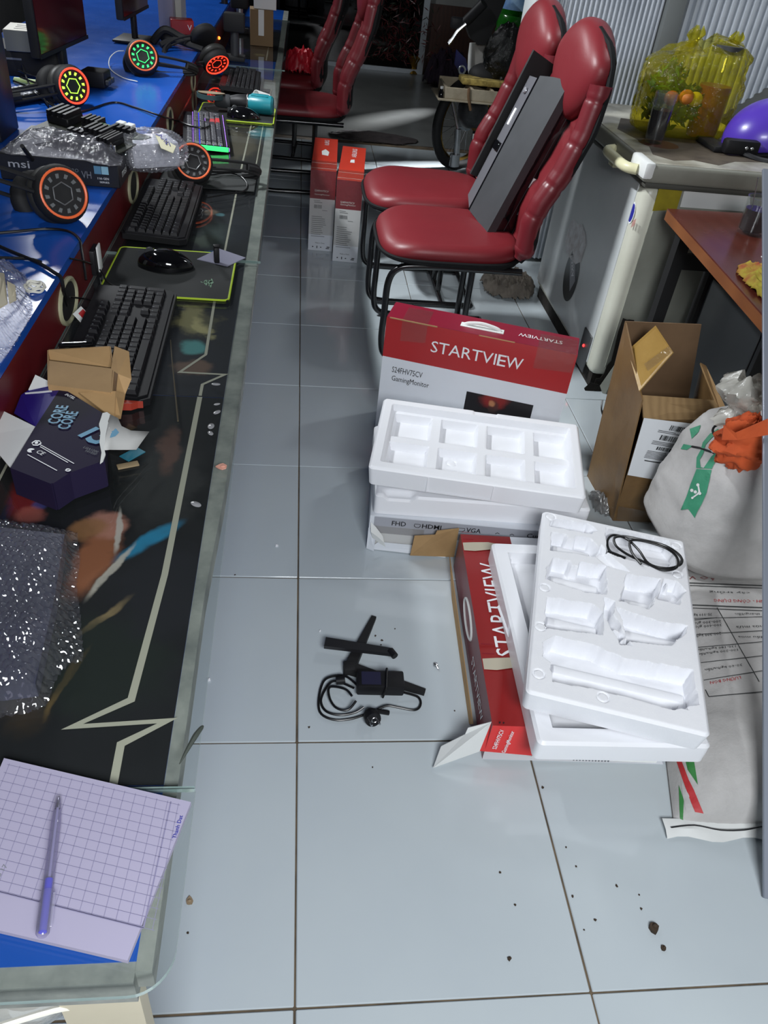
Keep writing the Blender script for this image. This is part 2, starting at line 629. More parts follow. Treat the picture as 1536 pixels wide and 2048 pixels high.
m_ledblue = mat('lit_blue', (70, 70, 255), 0.4, emit=(60, 60, 255), emit_s=2.5)
m_ledviolet = mat('lit_violet', (170, 110, 230), 0.4, emit=(160, 120, 240), emit_s=0.9)
m_greyd = mat('dark_grey_plastic', (52, 54, 57), 0.5, var=(8.0, 0.3, (68, 70, 74)), bump=(220, 0.1, 0.0006))
m_silver = mat('silver_plastic', (150, 150, 156), 0.3, metal=0.5)
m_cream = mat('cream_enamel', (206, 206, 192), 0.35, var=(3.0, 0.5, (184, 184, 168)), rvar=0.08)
m_creamd = mat('shaded_cream', (150, 152, 142), 0.45, var=(3.0, 0.7, (120, 122, 112)))  # cream darkened for the shade on the freezer's near end
m_lidgrey = mat('lid_grey_plastic', (132, 132, 122), 0.5, var=(5.0, 0.6, (108, 108, 98)))
m_handle = mat('cream_handle', (218, 214, 176), 0.4)
m_rust = mat('black_rust', (36, 30, 24), 0.9, var=(20, 0.8, (18, 15, 12)), bump=(40, 0.8, 0.01))
m_dirt = mat('brown_dirt', (72, 58, 44), 0.9, var=(16, 0.8, (40, 33, 26)))
m_wood = mat('brown_veneer', (96, 46, 36), 0.25, var=(4.0, 0.6, (92, 40, 30)), wave=(6.0, 0.5, (84, 36, 26)), rvar=0.08)
m_woodedge = mat('orange_wood_edge', (134, 80, 42), 0.45, wave=(18.0, 0.6, (112, 62, 30)))
m_woodpale = mat('weathered_pale_wood', (196, 184, 160), 0.75, var=(9.0, 0.8, (150, 136, 112)))
m_sack = mat('woven_white_sack', (196, 194, 192), 0.65, var=(7.0, 0.7, (166, 164, 162)), bump=(110, 0.35, 0.003))
m_sackgreen = mat('sack_green_print', (58, 142, 108), 0.6, var=(30.0, 0.4, (80, 160, 128)))
m_plasticw = clear('cloudy_plastic', (245, 245, 240), 1.4, 0.18, body=0.55, bodycol=(200, 198, 190), bump=(30, 0.6, 0.01))
m_cloth = mat('orange_cloth', (196, 84, 38), 0.85, var=(14.0, 0.5, (160, 62, 28)), bump=(160, 0.2, 0.001))
m_rag = mat('grey_rag', (122, 114, 104), 0.95, var=(12.0, 0.8, (84, 78, 72)), bump=(80, 0.4, 0.004))
m_ragd = mat('dark_rag', (62, 54, 54), 0.95, var=(12.0, 0.8, (44, 38, 40)), bump=(80, 0.4, 0.004))
m_corr = mat('corrugated_zinc', (206, 212, 220), 0.35, metal=0.25, var=(3.0, 0.5, (150, 158, 170)))
m_paper = mat('note_paper', (158, 153, 176), 0.75, var=(4.0, 0.3, (150, 145, 168)))
m_gridline = mat('grid_print', (126, 122, 152), 0.7)
m_purple = mat('purple_helmet', (84, 58, 176), 0.3, coat=0.2)
m_yellowfilm = clear('yellow_film', (240, 232, 130), 1.45, 0.10, body=0.14, bodycol=(190, 182, 44), bump=(18, 1.0, 0.04), bodyrough=0.2)
m_teal = mat('teal_tool_plastic', (30, 128, 140), 0.35, var=(8.0, 0.4, (22, 108, 120)))
m_drink = mat('dark_coffee', (14, 8, 8), 0.1)
m_clear = clear('drinking_glass', (248, 250, 250), 1.5, 0.0, body=0.02)
m_greenjug = clear('green_jug', (90, 200, 80), 1.45, 0.08, body=0.55, bodycol=(36, 128, 34), bodyrough=0.2)

# ------------------------------------------------------------------ floor, walls, ceiling
fl = MB().box(-2.6, 2.6, -2.6, 5.6, -0.06, -0.004)
floor = struct('floor', fl, m_grout)
fl2 = MB().box(-2.6, 2.6, 5.6, 8.7, -0.06, -0.0005)
part('concrete_slab', fl2, m_conc, floor)
tile_me = MB().rbox(-0.2482, 0.2482, -0.2482, 0.2482, -0.012, 0.0, 0.0016, seg=1, smooth=False).mesh('tile', m_tile)
for i in range(-2, 5):
    for j in range(-4, 12):
        if j == 11 and False:
            continue
        y = j * 0.5 + 0.25
        if y > 5.5:
            continue
        t = link('tile', tile_me, floor)
        t.location = (i * 0.5 + 0.25 + rng.uniform(-.0006, .0006), y + rng.uniform(-.0006, .0006), rng.uniform(-0.0006, 0.0))
        t.rotation_euler = (rng.uniform(-.0007, .0007), rng.uniform(-.0007, .0007), rng.uniform(-.0008, .0008))

struct('wall_left', MB().box(-2.7, -2.6, -2.6, 8.7, -0.06, 3.1), m_walll)
wr = struct('wall_right', MB().box(2.6, 2.7, -2.6, 8.7, -0.06, 3.1), m_wall)
struct('ceiling', MB().box(-2.7, 2.7, -2.6, 8.8, 3.1, 3.2), m_ceil)
wb = MB().box(1.22, 2.6, 8.6, 8.7, 0.62, 3.1)
wb.box(-2.6, -1.2, 8.6, 8.7, -0.06, 3.1)
wb.box(-1.2, 1.22, 8.6, 8.7, 2.2, 3.1)
struct('wall_back', wb, m_wall)
struct('trim_1', MB().box(1.22, 2.6, 8.585, 8.7, -0.06, 0.62), mat('brown_board', (70, 44, 36), 0.4, wave=(8, 0.5, (52, 32, 26))))
wn = MB().box(1.18, 1.24, 8.54, 8.60, 0.0, 2.2)
wn.box(-1.2, 1.18, 8.54, 8.60, 2.14, 2.2).box(-1.2, 1.18, 8.54, 8.60, 0.0, 0.04)
win = struct('window_1', wn, m_alu)
part('pane', MB().box(-1.2, 1.18, 8.56, 8.57, 0.04, 2.14), clear('dark_shop_glass', (120, 126, 132), 1.5, 0.02), win)
part('night_backing', MB().box(-1.2, 1.2, 8.66, 8.68, -0.02, 2.2), m_walld, win)

# corrugated partition behind the freezer, post between the two sheets
def corrugated(name, x0, x1, y, z0f, z1, pitch=0.0225, amp=0.007):
    n = int((x1 - x0) / pitch * 8)
    mb = MB()
    xs = np.linspace(x0, x1, n + 1)
    prof = np.clip(np.sin(xs / pitch * 2 * PI) * 1.7, -1, 1) * amp
    vs, fs = [], []
    for i, x in enumerate(xs):
        vs += [(x, y + prof[i], z0f(x)), (x, y + prof[i], z1)]
    for i in range(n):
        fs.append((2 * i, 2 * i + 2, 2 * i + 3, 2 * i + 1))
    mb.add(vs, fs, 0, None, False)
    return mb


pw = struct('wall_partition', MB().box(1.0, 2.6, 3.46, 3.56, 0.0, 3.1), m_wall)
part('corrugated_sheet', corrugated('c', 1.03, 1.535, 3.40, lambda x: 0.02, 2.6), m_corr, pw)
part('corrugated_sheet', corrugated('c', 1.625, 2.55, 3.40, lambda x: 0.74 + max(0, (x - 1.93)) * 0.75, 2.6, 0.033, 0.009), m_corr, pw)
part('post', MB().rbox(1.535, 1.615, 3.36, 3.46, 0.0, 3.1, 0.004), mat('grey_post', (112, 116, 116), 0.5, var=(4, 0.4, (96, 98, 98))), pw)
part('post', MB().rbox(0.955, 1.03, 3.36, 3.56, 0.0, 3.1, 0.004), mat('pale_post', (206, 212, 212), 0.5), pw)

# ------------------------------------------------------------------ the long computer desk
desk = thing('computer_desk', 'long blue computer desk with a raised shelf along the left wall', 'desk', (0, 0, 0))
Y0, Y1 = -0.195, 6.2
part('tabletop', MB().box(-1.28, -0.150, Y0 + 0.008, Y1, 0.662, 0.688), m_blue, desk)
part('edge_trim', MB().prism([(-0.150, Y0), (-0.136, Y0), (-0.136, 0.25), (-0.128, 0.45), (-0.121, 0.8), (-0.116, Y1), (-0.150, Y1)], 0.655, 0.6875).box(-1.28, -0.150, Y0 - 0.008, Y0 + 0.008, 0.645, 0.687), m_trim, desk)
part('end_panel', MB().box(-0.222, -0.152, Y0 + 0.001, Y0 + 0.02, 0.0, 0.6445), m_beige, desk)
for y in (0.0, 1.36, 2.72, 4.08, 5.44):
    part('leg', MB().box(-1.2, -1.16, y, y + 0.04, 0, 0.662).box(-0.30, -0.26, y + 0.06, y + 0.10, 0, 0.662).box(-1.16, -0.30, y + 0.07, y + 0.09, 0.3, 0.34), m_blackm, desk)
part('raised_shelf', MB().box(-1.28, -0.4695, 0.0, Y1, 0.784, 0.800), m_blue, desk)
part('fascia', MB().box(-0.4845, -0.469, 0.0, Y1, 0.688, 0.7835), m_fascia, desk)
part('grey_strip', MB().box(-0.469, -0.440, 0.0, 3.9, 0.688, 0.6885), m_trim, desk)
part('grey_strip', MB().box(-0.440, -0.150, 3.40, 3.62, 0.688, 0.6885), m_trim, desk)
ring_me = MB().tube([(0, 0.062 * math.cos(a), 0.038 * math.sin(a)) for a in np.linspace(0, 2 * PI, 28, endpoint=False)], 0.0055, 6, closed=True)
ring_me.add([(0.0006, 0.058 * math.cos(a), 0.034 * math.sin(a)) for a in np.linspace(0, 2 * PI, 24, endpoint=False)], [tuple(range(24))], 1)
ring_me = ring_me.mesh('grommet', [mat('cream_rubber', (168, 166, 136), 0.5), m_blackm])
for y in (1.001, 1.741, 2.48, 3.2):
    link('grommet', ring_me, desk, tl(-0.468, y, 0.735))

# printed mats under the glass
def zigzag_strip(pts, w):
    mb = MB()
    P = [Vector((x, y)) for x, y in pts]
    L, Rr = [], []
    for i in range(len(P)):
        d0 = (P[i] - P[i - 1]).normalized() if i else (P[1] - P[0]).normalized()
        d1 = (P[i + 1] - P[i]).normalized() if i < len(P) - 1 else d0
        n0, n1 = Vector((-d0.y, d0.x)), Vector((-d1.y, d1.x))
        n = (n0 + n1)
        n = n.normalized() if n.length > 1e-4 else n0
        k = min(2.6, 1 / max(0.3, n.dot(n0)))
        L.append(P[i] + n * w * k / 2); Rr.append(P[i] - n * w * k / 2)
    vs = [(p.x, p.y, 0) for p in L] + [(p.x, p.y, 0) for p in Rr]
    k = len(P)
    return mb.add(vs, [(i, i + 1, k + i + 1, k + i) for i in range(k - 1)])


def mat_thing(label, y0, y1, spots, lines, base=(16, 17, 18), x0=-0.466, x1=-0.150):
    cx, cy = 0, 0
    mm = mat('mat_print', base, 0.7, spec=0.15, var=(5.0, 0.7, (30, 30, 34)), spots=spots)
    o = thing('desk_mat', label, 'desk mat', (0, 0, 0))
    part('printed_sheet', MB().box(x0, x1, y0, y1, 0.6885, 0.6905), mm, o)
    lm = mat('mat_line', (176, 172, 156), 0.6)
    for pts, w in lines:
        part('printed_line', zigzag_strip(pts, w), lm, o, tl(0, 0, 0.6911))
    return o


def S(px, py, rx, ry, ang, col, st, wob):
    p = on_z(px, py, 0.690)
    return (p.x, p.y, rx, ry, ang, col, st, wob)


mat_thing('black printed desk mat with a pale figure and zigzag line nearest the notepad', -0.022, 0.735,
          [S(190, 1120, .030, .075, -0.1, (150, 92, 62), .95, .05), S(215, 1050, .030, .03, 0, (186, 128, 112), .8, .05), S(172, 1060, .03, .022, .5, (150, 104, 66), .8, .04),
           S(300, 1080, .014, .060, -0.72, (34, 128, 168), .95, .02), S(225, 1140, .006, .06, -0.35, (190, 182, 172), .9, .02), S(237, 1060, .005, .05, .1, (196, 190, 184), .8, .02),
           S(205, 1235, .006, .05, -0.6, (150, 128, 92), .8, .02), S(125, 1370, .005, .05, -0.2, (140, 112, 66), .8, .02), S(150, 1340, .004, .04, -0.3, (130, 104, 60), .7, .02),
           S(60, 1400, .03, .05, 0, (60, 46, 28), .6, .05), S(200, 1330, .09, .09, 0, (26, 34, 28), .8, .1), S(60, 990, .03, .06, 0, (120, 22, 26), .9, .04),
           S(80, 1010, .012, .012, 0, (60, 66, 130), .8, .02), S(60, 1030, .02, .02, 0, (180, 96, 84), .6, .03), S(150, 960, .08, .05, 0, (8, 8, 9), .9, .04),
           S(330, 960, .06, .12, 0, (56, 56, 56), .6, .1), S(340, 900, .02, .07, 0.1, (122, 86, 74), .5, .05), S(340, 1180, .08, .10, 0, (30, 30, 36), .7, .08)],
          [([(-.199, -.022), (-.200, .025), (-.156, .054), (-.254, .047), (-.199, .082), (-.190, .283), (-.191, .735)], .0085),
           ([(-.452, .40), (-.452, .735)], .004)])
mat_thing('desk mat printed with olive swirls and a teal shape beside the red ended keyboard', 0.739, 1.356,
          [S(390, 640, .05, .085, 0.1, (138, 130, 92), .9, .12), S(405, 655, .02, .05, 0.4, (176, 166, 120), .8, .08), S(385, 695, .028, .03, .4, (86, 148, 148), .95, .04),
           S(390, 735, .04, .03, 0, (118, 92, 78), .8, .06), S(340, 830, .022, .05, 0.2, (130, 66, 66), .8, .05), S(360, 770, .06, .01, 0, (28, 28, 34), .8, .02),
           S(360, 860, .08, .05, 0, (62, 62, 64), .7, .08), S(430, 640, .03, .06, 0, (30, 32, 38), .7, .05)],
          [([(-.191, .739), (-.191, .779), (-.154, .819), (-.236, .820), (-.196, .893), (-.201, 1.146), (-.2015, 1.356)], .0055)], base=(34, 35, 42))
mat_thing('dark printed desk mat with green and blue blurs below the farther black keyboard', 1.360, 2.095,
          [S(430, 470, .05, .10, 0.0, (66, 76, 74), .9, .10), S(420, 425, .02, .03, 0, (120, 106, 92), .8, .04), S(440, 430, .014, .014, 0, (96, 140, 150), .7, .02),
           S(435, 505, .03, .02, .2, (58, 100, 140), .8, .04), S(470, 460, .04, .12, 0, (38, 40, 48), .7, .06), S(410, 480, .03, .05, 0, (72, 78, 70), .7, .06)],
          [([(-.2015, 1.360), (-.204, 1.789), (-.206, 2.095)], .005)], base=(30, 31, 36))
mat_thing('brown grey printed desk mat between the two green edged mouse pads farther back', 2.099, 2.86,
          [S(480, 290, .06, .2, 0, (92, 84, 70), .8, .12), S(460, 270, .03, .1, 0, (110, 104, 90), .5, .1), S(470, 375, .02, .04, 0, (60, 80, 120), .6, .04)],
          [([(-.206, 2.099), (-.204, 2.86)], .005), ([(-.162, 2.099), (-.160, 2.86)], .0035)], base=(52, 48, 42))
mat_thing('black printed desk mat under the farthest keyboard by the blue gap', 2.864, 3.40,
          [S(520, 180, .06, .2, 0, (38, 36, 40), .8, .1)], [([(-.204, 2.864), (-.206, 3.40)], .006), ([(-.160, 2.864), (-.151, 3.40)], .004)], base=(24, 24, 30))
mat_thing('black printed desk mat past the blue gap at the far end of the desk', 4.10, 5.2,
          [S(480, 100, .05, .08, 0, (70, 60, 120), .6, .08), S(455, 108, .03, .03, 0, (190, 150, 160), .7, .04), S(520, 110, .03, .04, 0, (150, 140, 100), .5, .03)],
          [([(-.200, 4.10), (-.205, 5.2)], .006)], base=(20, 19, 22))

# glass sheets
def glass_sheet(label, x0, x1, y0, y1, corner=None):
    o = thing('glass_sheet', label, 'glass top', (0, 0, 0), group='glass sheets laid along the desk')
    z0, z1 = 0.6925, 0.6985
    poly = [(x0, y0), (x1, y0), (x1, y1), (x0, y1)]
    if corner:
        c = corner
        arc = [(x1 - c + c * math.cos(a), y0 + c - c * math.sin(a)) for a in np.linspace(PI / 2, 0, 9)]
        poly = [(x0, y0)] + arc + [(x1, y1), (x0, y1)]
    mb = MB().prism(poly, z0, z1, 0, None, 1)
    o2 = part('pane', mb, [m_glass, m_gedge], o)
    return o


glass_sheet('clear glass sheet with a rounded corner under the notepad at the near desk end', -0.468, -0.117, -0.217, -0.033, 0.035)
glass_sheet('clear glass sheet over the zigzag mats under the blue processor box', -0.468, -0.118, -0.030, 1.360)
glass_sheet('clear glass sheet running from the grey card to the blue gap', -0.468, -0.112, 1.3625, 3.83)
glass_sheet('clear glass sheet at the far desk end past the blue gap', -0.468, -0.100, 3.833, 5.6)

# ------------------------------------------------------------------ keyboards
KU = 0.019


def key_mesh(w, h=1.0, mats=None, u=KU, lite=False):
    mb = MB()
    a, b = w * u / 2 - 0.0009, h * u / 2 - 0.0009
    ta, tb = a - 0.0022, b - 0.0022
    z = 0.0075
    v = [(-a, -b, 0), (a, -b, 0), (a, b, 0), (-a, b, 0), (-ta, -tb, z), (ta, -tb, z), (ta, tb + 0.0006, z), (-ta, tb + 0.0006, z)]
    mb.add(v, [(4, 5, 6, 7), (0, 1, 5, 4), (1, 2, 6, 5), (2, 3, 7, 6), (3, 0, 4, 7)])
    lw, lh = 0.0022, 0.0026
    mb.add([(-ta + .001, tb - .001 - lh, z + .0002), (-ta + .001 + lw, tb - .001 - lh, z + .0002), (-ta + .001 + lw, tb - .001, z + .0002), (-ta + .001, tb - .001, z + .0002)], [(0, 1, 2, 3)], 1)
    return mb.mesh('keycap', mats or [m_key, m_inkg])


def key_layout():
    K = []
    # rows from the space bar (0) to the function row (5.3): (row, [(x, w)])
    def run(y, ws, x=0.0):
        for w in ws:
            if w > 0:
                K.append((x + w / 2, y, w, 1.0))
                x += w
            else:
                x += -w
    run(0, [1.25, 1.25, 1.25, 6.25, 1.25, 1.25, 1.25, 1.25])
    run(1, [2.25] + [1] * 10 + [2.75])
    run(2, [1.75] + [1] * 11 + [2.25])
    run(3, [1.5] + [1] * 12 + [1.5])
    run(4, [1] * 13 + [2])
    run(5.25, [1, -1, 1, 1, 1, 1, -.5, 1, 1, 1, 1, -.5, 1, 1, 1, 1])
    run(0, [1, 1, 1], 15.3); K.append((16.8, 1, 1, 1))
    run(3, [1, 1, 1], 15.3); run(4, [1, 1, 1], 15.3); run(5.25, [1, 1, 1], 15.3)
    K.append((19.6, 0, 2, 1)); K.append((21.1, 0, 1, 1))
    run(1, [1, 1, 1], 18.6); run(2, [1, 1, 1], 18.6); run(3, [1, 1, 1], 18.6); run(4, [1, 1, 1, 1], 18.6)
    K.append((22.1, 0.5, 1, 2)); K.append((22.1, 2.5, 1, 2))
    return K


LAY = key_layout()
KM = {}


def keyboard(label, cx, cy, z, rz, sx=1.0, body_mat=None, key_mats=None, glow=None, tip=None, lenx=0.452, depth=0.155, tilt=3.0, seed=0, accent=None):
    o = thing('keyboard', label, 'keyboard', (cx, cy, z), rz)
    bmx = body_mat or m_black
    L, D = lenx / 2, depth / 2
    T = rot(math.radians(tilt), 'X')
    body = MB()
    poly = [(-L + .012, -D), (L - .012, -D), (L, -D + .016), (L - .004, D - .006), (L - .016, D), (-L + .016, D), (-L + .004, D - .006), (-L, -D + .016)]
    body.prism(poly, 0.0, 0.013, 0, tl(0, 0, 0.006) @ T)
    inner = [(x * 0.965, y * 0.93) for x, y in poly]
    body.prism(inner, 0.013, 0.0155, 0, tl(0, 0, 0.006) @ T)
    part('case', body, bmx, o)
    foot = MB().box(-L + .03, -L + .07, D - .02, D - .008, 0, 0.012).box(L - .07, L - .03, D - .02, D - .008, 0, 0.012).box(-L + .03, L - .03, -D + .008, -D + .014, 0, 0.004)
    part('rubber_foot', foot, m_blackm, o)
    x0, y0 = -22.6 * KU / 2 * 0.985, -D + 0.031
    km = key_mats or [m_key, m_inkg]
    for (kx, ky, w, h) in LAY:
        key = (w, h, id(km[0]))
        if key not in KM:
            KM[key] = key_mesh(w, h, km)
        me = KM[key]
        if accent and accent(kx, ky):
            kk = (w, h, 'acc')
            if kk not in KM:
                KM[kk] = key_mesh(w, h, [mat('red_keycap', (190, 40, 44), 0.4), m_inkg])
            me = KM[kk]
        link('keycap', me, o, tl(0, 0, 0.006) @ T @ tl(x0 + kx * KU * 0.985, y0 + ky * KU * 0.985, 0.0158))
    if glow:
        for nm, g, mtl in glow:
            part(nm, g, mtl, o, tl(0, 0, 0.006) @ T)
    if tip:
        part('end_cap', tip, mat('rust_red_plastic', (150, 52, 38), 0.45), o, tl(0, 0, 0.006) @ T, 'rust red end')
    return o


tipmb = MB().prism([(-.2275, -.062), (-.2255, -.07), (-.2275, .02), (-.236, .012), (-.240, -.02), (-.236, -.052)], 0.0, 0.013)
keyboard('black keyboard with a rust red end beside the brown carton and olive swirls', -0.352, 0.898, 0.699, math.radians(91.2), tip=tipmb, depth=0.16)
keyboard('dusty black keyboard on the glass just below the unlit orange ringed headset', -0.372, 1.645, 0.699, math.radians(90.5))
gl = MB()
for k in range(6):
    gl.box(-.215, .215, -.066 + k * .0215, -.0645 + k * .0215, 0.0135, 0.0165, k % 3)
gl2 = MB().box(-.228, -.222, -.07, .07, 0.002, 0.015)
gl2.box(-.22, .22, -.0745, -.072, 0.002, 0.012, 1)
keyboard('rainbow lit keyboard with one red key cluster beside the green edged mouse pad', -0.350, 2.49, 0.699, math.radians(96.5), depth=0.15,
         body_mat=m_black, key_mats=[mat('keycap_grey', (58, 58, 64), 0.35), m_inkw],
         glow=[('light_strip', gl, [m_ledviolet, m_ledblue, m_ledviolet]), ('edge_light', gl2, [m_ledgreen, m_ledviolet])],
         accent=lambda x, y: (15.2 < x < 18.5 and y < 1.5))
keyboard('farthest black keyboard in front of the blue gap under the hanging lit headset', -0.285, 3.42, 0.699, math.radians(91), depth=0.165)

# ------------------------------------------------------------------ mouse pads and mice
def bordered_pad(label, x0, x1, y0, y1, border=True, logo=None, z=0.699):
    o = thing('mouse_pad', label, 'mouse pad', (0, 0, z))
    part('cloth', MB().rbox(x0, x1, y0, y1, 0, 0.003, 0.0012, seg=1), m_padblk, o)
    if border:
        r = 0.012
        pts = []
        for cx, cy, a0 in ((x1 - r, y1 - r, 0), (x0 + r, y1 - r, PI / 2), (x0 + r, y0 + r, PI), (x1 - r, y0 + r, 1.5 * PI)):
            for k in range(5):
                a = a0 + k * PI / 8
                pts.append((cx + r * math.cos(a), cy + r * math.sin(a), 0.0018))
        part('stitched_edge', MB().tube(pts, 0.0024, 6, closed=True), m_green, o)
    return o


pad1 = bordered_pad('black mouse pad with a green stitched edge and a snake emblem under the mouse', -0.440, -0.170, 1.122, 1.388)
# emblem of three entwined snakes: three curved strokes
emb = MB()
c = on_z(415, 566, 0.702)
for k, pts in enumerate([[(-.5, .30), (-.22, .24), (-.02, .02), (.0, -.35), (.12, -.5)], [(.55, .22), (.25, .26), (.05, .05), (-.12, -.06), (-.3, -.05)],
                         [(-.34, .12), (-.12, .26), (.12, .34), (.3, .12), (.32, -.12), (.1, -.22), (-.18, -.16)], [(.0, -.2), (.2, -.1), (.22, .1), (.02, .2)]]):
    sp = spline([(c.x + y * 0.030, c.y - x * -0.046, 0.0033) for x, y in pts], 6)
    w = [0.0006 + 0.0024 * math.sin(PI * (i + 0.6) / len(sp)) for i in range(len(sp))]
    L = [(p.x + w[i], p.y, p.z) for i, p in enumerate(sp)]; Rr = [(p.x - w[i], p.y, p.z) for i, p in enumerate(sp)]
    kk = len(sp)
    emb.add(L + Rr, [(i, i + 1, kk + i + 1, kk + i) for i in range(kk - 1)])
part('printed_emblem', emb, m_logog, pad1)
bordered_pad('black mouse pad with a green stitched edge under the teal grinder', -0.405, -0.122, 2.712, 2.972)
bordered_pad('plain black mouse pad with a wire loop on it by the upper headset', -0.43, -0.152, 1.885, 2.085, border=False)


def mouse(label, x, y, z, rz, L=0.125, Wd=0.068, H=0.038, m1=None):
    o = thing('computer_mouse', label, 'mouse', (x, y, z), rz)
    u = np.linspace(0, 2 * PI, 36, endpoint=False)[None, :]
    t = np.linspace(0, 1, 14)[:, None]
    rr = np.sin(np.linspace(0, PI / 2, 14))[:, None] ** 0.75
    hz = np.cos(np.linspace(0, PI / 2, 14))[:, None] ** 0.8
    w = Wd / 2 * (1 - 0.12 * np.cos(u * 2))
    X = rr * L / 2 * np.cos(u); Yv = rr * w * np.sin(u)
    Z = hz * H * (1 - 0.25 * (X / (L / 2)) ** 2 - 0.12 * (X / (L / 2))) + 0.001
    mb = MB().grid(X, Yv, np.maximum(Z, 0.0), 0, None, True, close=True)
    part('shell', mb, m1 or m_blackg, o)
    part('scroll_wheel', MB().lathe([(0.0, -.004), (0.010, -.004), (0.011, 0), (0.010, .004), (0, .004)], 16, 0, tl(-L * 0.26, 0, H * 0.86) @ rot(PI / 2, 'X')), m_greyd, o)
    part('button_seam', MB().box(-L / 2 + .004, -.006, -.0006, .0006, H * 0.2, H * 0.90), m_greyd, o)
    return o


mouse('glossy black mouse resting on the pad with the snake emblem', -0.322, 1.283, 0.702, 0.0)
mouse('dark mouse half hidden under the teal grinder on the far green edged pad', -0.235, 2.765, 0.702, 0.1)

# ------------------------------------------------------------------ headsets with ringed ear cups
def headset(label, c, axis, up, ring_m, face_m, R=0.055, band=True, behind=0.15, spokes=12, off=None):
    """c: centre of the visible ear cup, axis: outward direction of its decorated face"""
    z = Vector(axis).normalized(); u = Vector(up)
    x = u.cross(z).normalized(); y = z.cross(x)
    M = Matrix.Identity(4)
    for i in range(3):
        M[i][0], M[i][1], M[i][2], M[i][3] = x[i], y[i], z[i], c[i]
    o = thing('headset', label, 'headset', M=M)
    cup = MB().lathe([(0.0, -0.020), (R * .80, -0.020), (R * 1.0, -0.012), (R * 1.06, 0.0), (R * 0.98, 0.012), (R * .90, 0.016), (R * .86, 0.010), (0.0, 0.008)], 36)
    part('ear_cup', cup, m_blackm, o)
    cush = MB().tube([((R * .78) * math.cos(a), (R * .78) * math.sin(a), -0.032) for a in np.linspace(0, 2 * PI, 30, endpoint=False)], 0.016, 10, closed=True)
    part('ear_cushion', cush, mat('worn_cushion', (44, 44, 42), 0.5, var=(20, .6, (28, 28, 28))), o)
    part('ring', MB().tube([(R * .86 * math.cos(a), R * .86 * math.sin(a), 0.0145) for a in np.linspace(0, 2 * PI, 40, endpoint=False)], 0.0030, 8, closed=True), ring_m, o)
    em = MB()
    for k in range(spokes):
        a = 2 * PI * k / spokes
        for r0, r1, dw in ((.54, .70, .10),):
            p = [(R * r * math.cos(a + s), R * r * math.sin(a + s), 0.0112) for r, s in ((r0, -dw), (r1, -dw * 1.4), (r1, dw * .6), (r0, dw))]
            em.add(p, [(0, 1, 2, 3)])
    hx = [(R * .40 * math.cos(PI / 3 * k + .3), R * .40 * math.sin(PI / 3 * k + .3), 0.0105) for k in range(6)]
    em.tube(hx, 0.0014, 5, closed=True)
    part('emblem', em, face_m, o)
    other = MB()
    T = tl(0, 0, -behind)
    other.lathe([(0.0, 0.020), (R * .80, 0.020), (R * 1.0, 0.012), (R * 1.06, 0.0), (R * 0.98, -0.014), (R * .7, -0.02), (0.0, -0.02)], 28, 0, T)
    part('far_ear_cup', other, m_blackm, o)
    if band:
        pts = []
        hh = 0.17
        for k in range(17):
            a = PI * k / 16
            pts.append((0, hh * math.sin(a) ** 0.8 + R * 0.6, -behind / 2 + (behind / 2 + 0.002) * math.cos(a)))
        pts = [(0, R * .2, 0.002)] + pts + [(0, R * .2, -behind - .002)]
        mbb = MB()
        L = []
        for dx in (-0.012, 0.012):
            mbb.tube([(p[0] + dx, p[1], p[2]) for p in pts], 0.0045, 6)
        pad = pts[5:14]
        mbb.tube(pad, 0.011, 8)
        part('headband', mbb, m_blackm, o)
    return o


m_face = mat('emblem_grey', (120, 124, 126), 0.4, metal=0.3)
vdir = lambda p: (CAM - Vector(p))
c1 = Vector(on_z(122, 388, 0.860)); headset('large black headset with an unlit orange ring nearest the long black board box', c1, Vector((0.75, -0.9, 0.42)), Vector((-1, 0.1, .1)), m_orange, m_face, behind=0.13)
c2 = Vector(on_z(385, 326, 0.762)); headset('black headset with an unlit orange ring leaning over the desk edge by the bubble bag', c2, Vector((0.30, -0.9, 0.62)), Vector((.9, .35, -.1)), m_orange, m_face, behind=0.10)
c3 = Vector(on_z(285, 114, 0.862)); headset('black headset with a green lit cup on the bright blue shelf', c3, Vector((0.35, -1.0, 0.5)), Vector((.9, .35, -.15)), m_orange, m_ledgreen, R=0.056, behind=0.10)
c4 = Vector(on_z(143, 172, 0.862)); headset('black headset with a red lit ring half behind the dark screen', c4, Vector((0.75, -0.75, 0.2)), Vector((-.7, -.55, -.1)), m_ledred, m_ledlime, behind=0.10)
c5 = Vector(on_z(432, 124, 0.775)); headset('black headset with red lit cup faces hanging over the desk edge', c5, Vector((0.30, -0.45, -0.42)), Vector((-.55, .6, .6)), m_ledred, m_ledred, R=0.058, behind=0.13)

# ------------------------------------------------------------------ cables across the shelf and the red fascia
def cable(label, pts, r, m=None, n=8, name='cable', cat='cable', group=None, closed=False):
    mb = MB().tube(spline(pts, n, closed), r, 7, closed=closed)
    return tag(part(name, mb, m or m_copper), label, cat, group)


